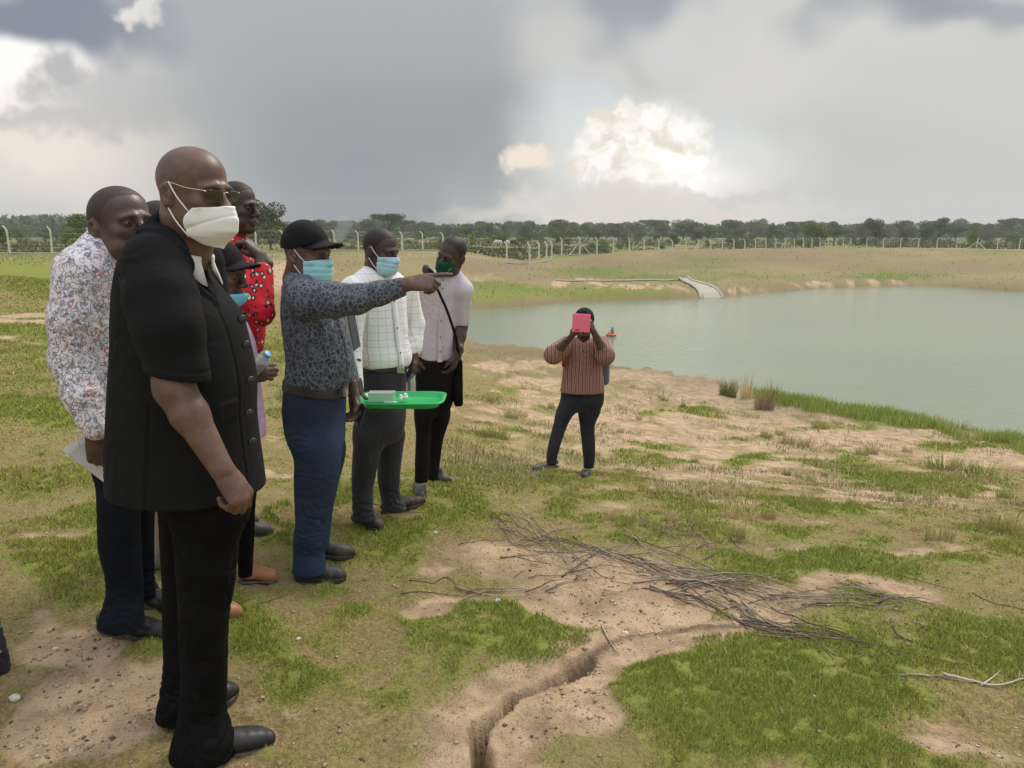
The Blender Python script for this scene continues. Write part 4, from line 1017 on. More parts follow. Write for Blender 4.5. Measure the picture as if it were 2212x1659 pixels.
def collar_part(P, nk, r=.062, m=None, hgt=.030, drop=.032, tip=.036, gap=16, lean=.45, name='collar', out=.020):
    "turned down collar: a band round the neck folded over into two leaves that meet in front"
    n = 40; vs = []; up = np.array([0, 0, 1.]); th = np.linspace(R(gap), R(360-gap), n+1)
    for t in th:
        d = P.fwd*math.cos(t)+P.side*math.sin(t); a = min(t, 2*math.pi-t); base = nk-up*(lean*r*(1+math.cos(a))*.55)
        tp = math.exp(-((a-R(gap))/R(26))**2)
        row = [base+d*(r-.001)+up*0, base+d*(r+.002)+up*hgt, base+d*(r+.006)+up*(hgt+.001), base+d*(r+.010)+up*(hgt-.004), base+d*(r+out*.8)+up*(hgt-drop*.6), base+d*(r+out+tp*.020)+up*(hgt-drop-tip*tp), base+d*(r+out-.003+tp*.018)+up*(hgt-drop-tip*tp), base+d*(r+.006)+up*(hgt-drop*.5)]
        vs += row
    k = 8; fs = [[i*k+j, i*k+j+1, (i+1)*k+j+1, (i+1)*k+j] for i in range(n) for j in range(k-1)]+[[0+j for j in (0, 7, 6, 5)], [0, 5, 4, 3], [0, 3, 2, 1]]+[[n*k+j for j in (0, 5, 6, 7)], [n*k+j for j in (0, 3, 4, 5)], [n*k+j for j in (0, 1, 2, 3)]]
    mb = MB(); mb.f_put(vs, fs); return mb.build(name, m, P.root, True, P.base)

def placket_part(P, S_, m, first=1, wid=.016, nb=5, grow=.0065, btn=None):
    "buttoned front strip of a shirt, lying on the front of the torso"
    q = S_[first:]; pts = catmull([np.asarray(c)+P.fwd*(f+grow) for c, w, f, b in q], 5); n = len(pts); vs = []
    for p in pts: vs += [p-P.side*wid-P.fwd*.004, p-P.side*wid+P.fwd*.001, p+P.fwd*.0015, p+P.side*wid+P.fwd*.001, p+P.side*wid-P.fwd*.004]
    mb = MB(); mb.f_put(vs, [[5*i+k, 5*i+k+1, 5*i+k+6, 5*i+k+5] for i in range(n-1) for k in range(4)]+[[0, 1, 2, 3, 4], [5*n-1, 5*n-2, 5*n-3, 5*n-4, 5*n-5]])
    o = mb.build('placket', m, P.root, True, P.base)
    for k in range(nb):
        p = pts[int((k+.5)/nb*(n-1))]+P.fwd*.0015; b = MB(); b.tube([p-P.fwd*.001, p+P.fwd*.002, p+P.fwd*.0025], [.006, .006, .004], 10); b.build('button', btn or EYE_W, o, True, P.base)
# ------------------------------------------------------------------ the man in the black short sleeved suit
def man_suit():
    yaw = R(-16); h1, t1 = G(377, 1650), G(597, 1600); h2, t2 = G(345, 1566), G(519, 1506)
    P = Person((h1+t1+h2+t2)/4, 'tall bald man in a black short sleeved suit with white cone mask and glasses', yaw, .0052)
    Y = 2.30
    J = [(452, 350, 380, 2.31, 1.2), (470, 328, 396, 2.30, 1.9), (492, 306, 404, 2.29, 2.3), (520, 280, 420, 2.28, 2.2), (560, 256, 440, 2.28, 1.75), (603, 245, 464, 2.28, 1.5), (671, 238, 519, 2.28, 1.2), (743, 235, 542, 2.28, 1.08),
         (820, 229, 556, 2.28, 1.02), (893, 224, 556, 2.28, .98), (948, 221, 561, 2.28, .95), (1000, 219, 568, 2.28, .92), (1054, 219, 575, 2.28, .9)]
    S_ = [sec(a, b, c, d, e, yaw) for a, b, c, d, e in J]
    lo, hi = bounds(S_, [W(330, 600, 2.0)], .06); q = SDF(lo, hi, P.h)
    q.loft(S_, P.side, P.fwd, .0, p=2.25, cap=.005)
    sl = [W(340, 596, 2.12), W(349, 645, 2.08), W(364, 710, 2.05), W(383, 800, 2.05)]
    q.cone(W(365, 530, 2.24), W(332, 572, 2.14), .050, .080, .05)
    q.chain(sl, [.090, .090, .086, .080], .03, flat=((0, 1, 0), .85)); q.cone(sl[-1], W(388, 826, 2.05), .080, .079, .01, flat=((0, 1, 0), .9))
    # far sleeve
    q.chain([W(420, 570, 2.47), W(450, 700, 2.52), W(455, 790, 2.52)], [.09, .08, .075], .03)
    c0, c1 = W(386, 812, 2.05), W(395, 870, 2.05); ax_ = nrm(c1-c0+[-.02, 0, 0])
    def cut(X, Yy, Z):
        d = (X-c0[0])*ax_[0]+(Yy-c0[1])*ax_[1]+(Z-c0[2])*ax_[2]; r = np.sqrt((X-c0[0])**2+(Yy-c0[1])**2+(Z-c0[2])**2)
        return np.maximum(-d, np.maximum(r-.16, Yy-2.115))
    # open sleeve end: trim flat, then hollow it
    sl0, X, Yy, Z = q.sub(c0-.17, c0+.17); dcut = cut(X, Yy, Z)
    tq = SDF(lo, hi, P.h); tq.loft(S_, P.side, P.fwd, 0, p=2.25, cap=.012)
    q.F[sl0] = np.maximum(q.F[sl0], np.minimum(-dcut, tq.F[sl0]))
    hol = SDF(lo, hi, P.h); hol.cone(W(380, 785, 2.05), W(392, 850, 2.05), .070, .073, 0, flat=((0, 1, 0), .88))
    q.F = np.maximum(q.F, np.where(tq.F > .0, -hol.F, q.F))
    # collar opening down to the first button
    nb = W(404, 500, 2.27); btn = W(531, 664, 2.20)
    zc, zb = nb[2]+.06, btn[2]
    cc = np.array([s_[0] for s_ in S_]); 
    sl0, X, Yy, Z = q.sub(lo, hi); cx = np.interp(q.ax[2], cc[::-1, 2], cc[::-1, 0])[None, None, :]; cy = np.interp(q.ax[2], cc[::-1, 2], cc[::-1, 1])[None, None, :]
    lf = (X-cx)*P.fwd[0]+(Yy-cy)*P.fwd[1]; ls = (X-cx)*P.side[0]+(Yy-cy)*P.side[1]
    wz = np.interp(q.ax[2], [zb, zc], [.0, .080])[None, None, :]
    vee = np.maximum(np.abs(ls)-wz, -(lf-.02)); q.F = np.maximum(q.F, np.minimum(-vee, 1))
    fr = Frame(W(420, 416, 2.27), R(-24), R(4), 0, 1.045); nk = W(398, 540, 2.29)
    ncut = SDF(lo, hi, P.h); ncut.cone(fr.to((-.02, 0, -.08)), nk+[.01, 0, .0], .070, .076, 0); q.F = np.maximum(q.F, -ncut.F)
    # split in the back panel and at the front edge
    def fold(v, n):
        b = folds([(W(290, 600, 2.1), .10, (1, 0, .8), .08, .003), (W(290, 760, 2.15), .12, (1, 0, .2), .12, .003), (W(430, 690, 2.1), .09, (1, 0, -.8), .08, .003), (W(280, 1000, 2.2), .14, (1, 0, .1), .14, .003)], .0045, 5, 3, .35)(v, n)
        cxv = np.interp(v[:, 2], cc[::-1, 2], cc[::-1, 0]); cyv = np.interp(v[:, 2], cc[::-1, 2], cc[::-1, 1])
        lf_ = (v[:, 0]-cxv)*P.fwd[0]+(v[:, 1]-cyv)*P.fwd[1]; ls_ = (v[:, 0]-cxv)*P.side[0]+(v[:, 1]-cyv)*P.side[1]
        w_ = np.interp(v[:, 2], [zb, zc], [.0, .080]); lw = np.interp(v[:, 2], [zb-.01, zb+.10, zb+.17, zb+.175, zc+.05], [.0, .045, .075, .050, .035])
        al = np.abs(ls_)-w_; lap = sst(al, lw, lw-.006)*(lf_ > .0)*(v[:, 2] > zb-.01); b = b*(1-lap)+lap*.011
        fe = np.exp(-((ls_+.018)/.004)**2)*(lf_ > 0)*(v[:, 2] < zb+.005); b = b-fe*.005       # front edge
        # pocket flap, cuff hem, back vent
        pz, px_ = W(480, 905, 2.05)[2], W(480, 905, 2.05)[0]; near = (v[:, 1] < 2.2)
        fl = sst(np.abs(v[:, 0]-px_), .048, .044)*sst(np.abs(v[:, 2]-pz-(v[:, 0]-px_)*.15), .028, .024)*near; b = b+fl*.005
        hem = np.exp(-((((v-c0)@ax_)+.028)/.003)**2)*(np.linalg.norm(v-c0, axis=1) < .14)*(v[:, 1] < 2.13); b = b-hem*.003
        vx = W(322, 980, 2.1)[0]; vent = np.exp(-((v[:, 0]-vx-(v[:, 2]-.95)*.12)/.004)**2)*near*(v[:, 2] < W(320, 870, 2.1)[2])*(v[:, 0] < vx+.1); b = b-vent*.006
        return b
    jk = P.part('jacket', q.mesh(), SUIT, fold, 1)
    # shirt inside the jacket, with a collar
    s2 = [(c, w-.014, f-.012, b-.016) for c, w, f, b in S_[2:7]]; q = SDF(lo, hi, .0045); q.loft(s2, P.side, P.fwd, 0, p=2.2)
    q2 = SDF(lo, hi, .0045); q2.cone(fr.to((-.015, 0, -.03)), nk+[0, 0, .01], .0645, .071, 0); q.F = np.maximum(q.F, -q2.F)
    cp_ = fr.to((.02, 0, -.115)); q.plane(cp_, (-.35, 0, 1))
    P.part('shirt', q.mesh(), WHITE_CLOTH, smooth=1)
    # buttons
    for px, py in ((538, 690), (547, 745), (556, 822), (553, 893), (560, 955)):
        c = W(px-15, py, 2.165); mb = MB(); nrm_ = nrm(P.fwd-P.side*.55); mb.tube([c-nrm_*.004, c+nrm_*.004, c+nrm_*.006], [.0125, .0125, .010], 14); mb.tube([c+nrm_*.005, c+nrm_*.0068], [.0045, .004], 8); mb.build('button', BLACK_PLASTIC, jk, True, P.base)
    # trousers
    near = [(1050, 352, 552, 2.24), (1110, 360, 545, 2.22), (1166, 368, 522, 2.21), (1229, 373, 514, 2.2), (1260, 376, 509, 2.2), (1355, 380, 494, 2.19), (1419, 381, 495, 2.19), (1482, 384, 493, 2.18), (1545, 378, 496, 2.18), (1590, 366, 510, 2.16), (1628, 356, 518, 2.155)]
    farl = [(1050, 330, 490, 2.38), (1110, 335, 480, 2.38), (1200, 340, 470, 2.40), (1260, 344, 462, 2.42), (1360, 345, 455, 2.43), (1466, 343, 455, 2.37), (1505, 336, 455, 2.33), (1550, 328, 445, 2.315)]
    trousers(P, [(930, 250, 545, 2.3), (1010, 270, 550, 2.3), (1080, 325, 550, 2.3), (1120, 345, 535, 2.3)], [near, farl], TROUSER_BLACK,
             folds([(W(440, 1560, 2.1), .12, (.2, 0, 1), .07, .010), (W(400, 1490, 2.3), .12, (.2, 0, 1), .06, .009), (W(440, 1380, 2.15), .14, (.5, 0, 1), .10, .006), (W(430, 1200, 2.15), .2, (1, 0, .4), .09, .006)], .006, 5, 11, .4))
    P.shoe(h1, t1, LEATHER, SOLE, w=.046, hgt=.088); P.shoe(h2, t2, LEATHER, SOLE, w=.049, hgt=.095)
    # skin
    P.head(fr, nk, h=.003, neck_r=.064, broad=1.03, jowl=.004)
    P.arm(W(345, 660, 2.05), W(376, 838, 2.04), W(480, 1014, 2.02), (.50, .02, -.86), (-.80, .42, -.45), 'fist', True, .0032, r=(.055, .049, .032), sc=1.08)
    P.arm(W(430, 640, 2.5), W(455, 800, 2.52), W(470, 930, 2.5), (.1, 0, -1), (-.2, -1, 0), 'relax', False, .005)
    collar_part(P, nk-[0, 0, .004], .071, WHITE_CLOTH, hgt=.036, drop=.034, tip=.048, gap=19, out=.010, lean=.66)
    P.core([(c, w, f, b) for c, w, f, b in S_[4:10]], shrink=.06); P.skin(SKIN1)
    mask_part(P, 'beak', MASK_WHITE, z0=-.140, z1=-.034, w=.068, grow=1.04)
    # glasses
    fr_ = P.fr; g = empty('glasses', tuple(fr_.to((0.1, 0, 0))-P.base)); g.parent = P.root
    go = fr_.to((0.1, 0, 0))
    lens_m = mat('tinted_lens', (.05, .035, .025), .05); lens_m.node_tree.nodes['Principled BSDF'].inputs['Alpha'].default_value = .72
    for sg in (1, -1):
        q = SDF((.06, -.075, -.035), (.14, .075, .03), .0018); M = Frame((0, 0, 0), sg*.28).M
        q.box((.104, sg*.034, -.004), (.0016, .0245, .0155), .0014, M=M)
        pass
        v, f = q.mesh(); o = add('lens', npmesh('lens', fr_.to(relax(v.astype(float), f, 2))-go, f, smooth=True), lens_m, g)
        mb = MB(); mb.tube([fr_.to(p) for p in catmull([(.098, sg*.057, .006), (.090, sg*.068, .008), (.05, sg*.079, .012), (.0, sg*.083, .022), (-.02, sg*.083, .014)], 5)], .0013, 6); mb.build('temple', METAL, g, True, go)
    mb = MB(); mb.tube([fr_.to(p) for p in catmull([(.109, .011, .002), (.114, 0, .006), (.109, -.011, .002)], 4)], .0014, 6); mb.build('bridge', METAL, g, True, go)
man_suit()
def tilt_belt(P, S_, z0, z1, m, h=.005, grow=.009, name='belt'):
    lo, hi = bounds(S_, pad=.05); q = SDF(lo, hi, h); q.loft([(c, w+grow, f+grow, b+grow) for c, w, f, b in S_], P.side, P.fwd, 0, cap=.001)
    q.plane(z0[0], z0[1]); q.plane(z1[0], -np.asarray(z1[1])); return P.part(name, q.mesh(), m, smooth=1)
def shirt_sdf(P, S_, h, extra=(), p=2.25, cap=.03):
    lo, hi = bounds(S_, extra, .10); q = SDF(lo, hi, h); q.loft(S_, P.side, P.fwd, 0, p=p, cap=cap); return q, lo, hi
def collar(P, q, fr, nk, r=.064, hgt=.03, m=None):
    "stand-up collar with two leaves, hollowed for the neck"
    if m: collar_part(P, nk, r, m)
    q.cone(nk+[0, 0, .005], nk-[0, 0, .03], r+.010, r+.03, .03)
    c = SDF(q.lo, [a[-1] for a in q.ax], q.h); c.cone(fr.to((-.015, 0, -.03)), nk-[0, 0, .0], r+.001, r+.005, 0)
    c.cone(nk+P.fwd*.02+[0, 0, .03], nk+P.fwd*(r+.03)-[0, 0, .05], .030, .006, .01)
    sl = tuple(slice(0, d) for d in q.F.shape); q.F = np.maximum(q.F, -c.F[sl])
def handheld(name, label, cat, loc, group=None): o = empty(name, tuple(loc)); return tag(o, label, cat, group)
def bottle(label, a, b, r=.031, water=True, group='small clear plastic water bottles'):
    "clear plastic bottle from base a to cap b"
    a, b = np.asarray(a), np.asarray(b); d = nrm(b-a); L = np.linalg.norm(b-a)
    o = handheld('bottle', label, 'bottle', a, group)
    pet = mat('clear_plastic', (.62, .72, .74), .08); bb = pet.node_tree.nodes['Principled BSDF']; bb.inputs['Transmission Weight'].default_value = .75; bb.inputs['IOR'].default_value = 1.2
    prof = [(0, .8), (.03, 1), (.2, .97), (.22, .92), (.3, .97), (.33, .92), (.45, .98), (.62, 1), (.72, .9), (.82, .55), (.88, .42), (.93, .42)]
    MB().tube([a+d*L*t for t, _ in prof], [r*k for _, k in prof], 16).build('body', pet, o, True, a)
    MB().tube([a+d*L*t for t in (.90, .905, .99, 1)], [r*.4, r*.5, r*.5, r*.4], 14).build('cap', mat('blue_bottle_cap', (.12, .33, .62), .4), o, True, a)
    return o

# ------------------------------------------------------------------ man in the white floral shirt, far left
def man_floral():
    yaw = R(-32); h1, t1 = G(214, 1352), G(366, 1384); h2, t2 = G(300, 1305), G(400, 1320)
    P = Person((h1+t1+h2+t2)/4, 'heavy man in a white shirt with small floral print, left of the suited man', yaw, .0065); Y = 2.85
    J = [(505, 196, 290, Y, 1.6), (530, 172, 322, Y, 1.6), (560, 150, 345, Y, 1.5), (600, 140, 360, Y, 1.35), (680, 134, 375, Y, 1.15), (760, 138, 380, Y, 1.05), (840, 150, 378, Y, 1.0), (893, 156, 372, Y, 1.0), (925, 170, 368, Y, 1.0)]
    S_ = [sec(a, b, c, d, e, yaw) for a, b, c, d, e in J]
    fr = Frame(W(264, 487, 2.80), R(-33), R(-6), R(2), 1.13); nk = W(246, 560, 2.86)
    q, lo, hi = shirt_sdf(P, S_, P.h, [W(150, 800, 2.6)])
    sh, el, wr = W(178, 590, 2.68), W(160, 775, 2.66), W(207, 938, 2.60)
    q.cone(W(225, 520, 2.8), sh, .06, .085, .05); q.chain([sh, W(164, 690, 2.66), el, W(180, 855, 2.62), W(206, 925, 2.60)], [.092, .086, .076, .064, .044], .02)
    collar(P, q, fr, nk, .070, m=FLORAL)
    P.part('shirt', q.mesh(), FLORAL, folds([(el, .10, (.2, 0, 1), .05, .008), (W(190, 860, 2.6), .09, (.3, 0, 1), .04, .007), (W(190, 660, 2.6), .12, (1, 0, .7), .07, .007), (W(200, 900, 2.7), .1, (0, 0, 1), .05, .006)], .006, 6, 21), 1)
    placket_part(P, S_, FLORAL)
    near = [(1000, 200, 318, 2.84), (1060, 204, 312, 2.83), (1115, 206, 308, 2.82), (1185, 209, 310, 2.82), (1255, 223, 313, 2.82), (1290, 221, 314, 2.82), (1320, 212, 314, 2.79), (1350, 200, 320, 2.78)]
    farl = [(1000, 270, 350, 3.0), (1115, 280, 338, 3.02), (1200, 285, 336, 3.04), (1270, 288, 336, 3.04), (1292, 286, 338, 3.04)]
    trousers(P, [(880, 160, 368, Y), (930, 178, 366, Y), (990, 196, 352, 2.88), (1030, 204, 344, 2.9)], [near, farl], TROUSER_NAVY,
             folds([(W(270, 1300, 2.8), .12, (0, 0, 1), .06, .010), (W(310, 1260, 3), .1, (0, 0, 1), .06, .008), (W(260, 1190, 2.8), .13, (.4, 0, 1), .09, .005)], .005, 5, 12, .4))
    P.shoe(h1, t1, LEATHER, SOLE_DARK, w=.049, hgt=.09); P.shoe(h2, t2, LEATHER, SOLE_DARK, w=.048, hgt=.085)
    P.head(fr, nk, broad=1.08, jaw=1.1, jowl=.008, neck_r=.066); P.hair(m=HAIR3T); P.eyes()
    P.arm(sh, el, wr, (.05, .05, -1), (-.55, .8, .1), 'pinch', True, .0035, sc=1.05)
    P.core(S_[3:8]); P.skin(SKIN3)
    # folded papers with a spare mask in the hand
    c = W(183, 985, 2.60); o = handheld('papers', 'folded white papers held low by the man in the floral shirt', 'papers', c)
    pm = mat('white_paper', (.62, .60, .64), .8, lambda N, b: N.l.new(N.bump(N.noise(N.coord(), 30, 3, .5), .2, .002), b.inputs['Normal']))
    for k, (dy, gg) in enumerate(((0, 0), (.004, 4), (.008, 9))):
        A = [W(133+gg, 972+gg*.4, 2.615+dy), W(184, 938, 2.60+dy), W(262, 1010, 2.65+dy), W(224, 1042-gg*.3, 2.66+dy)]
        n = 6; vs = []; th = np.array([0, .0012, 0])
        for i in range(n+1):
            for j in range(n+1):
                u, v = i/n, j/n; p = A[0]*(1-u)*(1-v)+A[1]*u*(1-v)+A[2]*u*v+A[3]*(1-u)*v; vs.append(p+np.array([0, .012*math.sin(u*3)*math.sin(v*3.1), 0]))
        vs = vs+[v+th for v in vs]; m_ = (n+1)**2; fs = []
        for i in range(n):
            for j in range(n): a = i*(n+1)+j; fs += [[a, a+1, a+n+2, a+n+1], [a+m_, a+n+1+m_, a+n+2+m_, a+1+m_]]
        for i in range(n):
            for a, b in ((i, i+1), (n*(n+1)+i, n*(n+1)+i+1), (i*(n+1), (i+1)*(n+1)), (i*(n+1)+n, (i+1)*(n+1)+n)): fs.append([a, b, b+m_, a+m_])
        mb = MB(); mb.f_put(vs, fs); mb.build('sheet', pm, o, True, c)
    mb = MB(); mb.tube(catmull([W(172, 965, 2.60), W(166, 940, 2.59), W(176, 927, 2.58), W(188, 934, 2.58), W(192, 950, 2.59)], 6), .0022, 6); mb.build('elastic_loop', STRAP_W, o, True, c)
man_floral()

# ------------------------------------------------------------------ man almost hidden behind the suited man
def man_hidden():
    yaw = R(-20); Y = 3.6; h1, t1 = G(330, 1236), G(400, 1240); h2, t2 = G(370, 1215), G(440, 1215)
    P = Person((h1+t1+h2+t2)/4, 'man in khaki trousers almost fully hidden behind the tall suited man', yaw, .008)
    J = [(560, 325, 400, Y, 1.6), (585, 310, 420, Y, 1.6), (640, 300, 425, Y, 1.3), (760, 300, 425, Y, 1.1), (850, 302, 422, Y, 1.0), (900, 304, 420, Y, 1.0)]
    S_ = [sec(a, b, c, d, e, yaw) for a, b, c, d, e in J]; fr = Frame(W(347, 494, Y), R(-20), R(4), 0, 1.03); nk = W(350, 560, Y)
    q, lo, hi = shirt_sdf(P, S_, P.h); sh, el, wr = W(330, 610, 3.45), W(330, 730, 3.45), W(360, 820, 3.35); q.chain([sh, el], [.08, .065], .02); collar(P, q, fr, nk)
    P.part('shirt', q.mesh(), cloth_mat('grey_shirting', (.2, .2, .22)), folds([], .005, 6, 3), 1)
    trousers(P, [(870, 304, 418, Y), (920, 306, 414, Y), (980, 310, 408, Y)], [[(970, 312, 372, 3.55), (1080, 322, 368, 3.55), (1215, 326, 364, 3.55)], [(970, 352, 410, 3.7), (1080, 358, 405, 3.7), (1200, 362, 402, 3.7)]], KHAKI, folds([], .006, 6, 5))
    P.shoe(h1, t1, LEATHER_GREY, SOLE_DARK); P.shoe(h2, t2, LEATHER_GREY, SOLE_DARK)
    P.head(fr, nk, .004); P.hair(); P.arm(sh, el, wr, (.6, 0, -.6), (0, 1, 0), 'relax', True, .005); P.core(S_[2:]); P.skin(SKIN3)
man_hidden()

# ------------------------------------------------------------------ short person in the black cap beside the suited man
def man_short():
    yaw = R(-12); Y = 3.3; h1, t1 = G(440, 1352), G(527, 1336); h2, t2 = G(512, 1264), G(600, 1252)
    P = Person((h1+t1+h2+t2)/4, 'short person in black cap and lilac top, blue mask pulled below the mouth', yaw, .0065)
    J = [(668, 448, 512, Y, 1.8), (690, 436, 528, Y, 1.8), (715, 430, 542, Y, 1.6), (760, 426, 556, Y, 1.3), (810, 426, 562, Y, 1.15), (866, 426, 568, Y, 1.05), (910, 427, 574, Y, 1.0), (945, 428, 577, Y, 1.0)]
    S_ = [sec(a, b, c, d, e, yaw) for a, b, c, d, e in J]; fr = Frame(W(477, 592, Y), R(-12), R(5), 0, 1.0); nk = W(465, 672, Y)
    q, lo, hi = shirt_sdf(P, S_, P.h, cap=.012); sh, el, wr = W(455, 730, 3.12), W(452, 840, 3.1), W(530, 812, 3.02)
    q.chain([sh, el], [.075, .062], .02); q.cone(el, wr, .058, .04, .01); collar(P, q, fr, nk, .056, m=LILAC2)
    P.part('shirt', q.mesh(), LILAC2, folds([(W(560, 900, 3.2), .12, (1, 0, .1), .05, .007)], .006, 6, 8), 1)
    fl = [(1000, 505, 556, 3.38), (1100, 508, 553, 3.38), (1180, 510, 551, 3.38), (1213, 511, 549, 3.38), (1245, 512, 548, 3.38)]
    nl = [(1000, 440, 520, 3.2), (1150, 446, 505, 3.2), (1250, 448, 500, 3.2), (1325, 448, 496, 3.2)]
    trousers(P, [(920, 440, 562, Y), (960, 441, 560, Y), (1010, 444, 557, Y)], [nl, fl], TROUSER_BLACK, folds([(W(530, 1220, 3.3), .08, (0, 0, 1), .05, .007)], .005, 6, 5, .4))
    P.shoe(h1, t1, LEATHER_TAN, SOLE, w=.045, hgt=.08); P.shoe(h2, t2, LEATHER_TAN, SOLE, w=.045, hgt=.08)
    P.head(fr, nk, .0033, broad=.98, neck_r=.050); P.eyes(); cap_part(P, .16)
    P.arm(sh, el, wr, (1, -.1, .2), (-.1, .9, -.3), 'grip', True, .0045, sc=.92)
    P.core(S_[3:7]); P.skin(SKIN3)
    mask_part(P, 'pleat', MASK_BLUE3, z0=-.150, z1=-.072, dz=0, w=.056, straps_to=((-.004, .082, .004), (-.010, .082, -.03)), grow=1.02)
    bottle('clear plastic bottle with a blue cap held at the waist behind the suited man', W(538, 808, 3.0), W(580, 763, 2.97))
man_short()

# ------------------------------------------------------------------ man in the red print shirt
def man_red():
    yaw = R(-14); Y = 4.05; h1, t1 = G(505, 1160), G(590, 1150); h2, t2 = G(490, 1135), G(560, 1130)
    P = Person((h1+t1+h2+t2)/4, 'man in a red shirt with white teardrop print, hand raised to the chin', yaw, .0065)
    J = [(508, 462, 528, Y, 1.7), (524, 448, 545, Y, 1.8), (548, 438, 556, Y, 1.7), (590, 432, 568, Y, 1.4), (640, 430, 573, Y, 1.25), (690, 430, 577, Y, 1.12), (735, 432, 573, Y, 1.05), (765, 434, 570, Y, 1.05)]
    S_ = [sec(a, b, c, d, e, yaw) for a, b, c, d, e in J]; fr = Frame(W(513, 446, Y), R(-16), R(4), 0, 1.03); nk = W(498, 512, Y)
    sh, el, wr = W(496, 570, 3.84), W(566, 676, 3.72), W(563, 552, 3.86)
    q, lo, hi = shirt_sdf(P, S_, P.h, [el, wr]); q.chain([sh, el], [.078, .058], .02); q.cone(el, W(566, 590, 3.82), .056, .050, .012); collar(P, q, fr, nk, .060, m=RED)
    P.part('shirt', q.mesh(), RED, folds([(el, .09, (.2, 0, 1), .05, .006), (W(540, 600, 3.8), .1, (1, 0, .8), .06, .006)], .006, 6, 31), 1)
    nl = [(840, 440, 520, 3.95), (950, 442, 515, 3.95), (1050, 445, 508, 3.95), (1143, 448, 505, 3.95)]; fl = [(840, 478, 548, 4.15), (950, 482, 545, 4.15), (1050, 488, 542, 4.15), (1125, 492, 540, 4.15)]
    trousers(P, [(745, 440, 566, Y), (800, 440, 558, Y), (850, 440, 550, Y)], [nl, fl], TROUSER_BLACK, folds([], .006, 6, 5))
    P.shoe(h1, t1, LEATHER_GREY, SOLE_DARK, w=.045); P.shoe(h2, t2, LEATHER_GREY, SOLE_DARK, w=.045)
    P.head(fr, nk, .0033, jowl=.003, neck_r=.060); P.hair(m=HAIR2); P.eyes()
    P.arm(sh, el, wr, (-.62, -.1, .75), (-.75, .2, -.5), 'chin', True, .004, r=(.05, .042, .030))
    P.core(S_[2:7]); P.skin(SKIN2)
man_red()

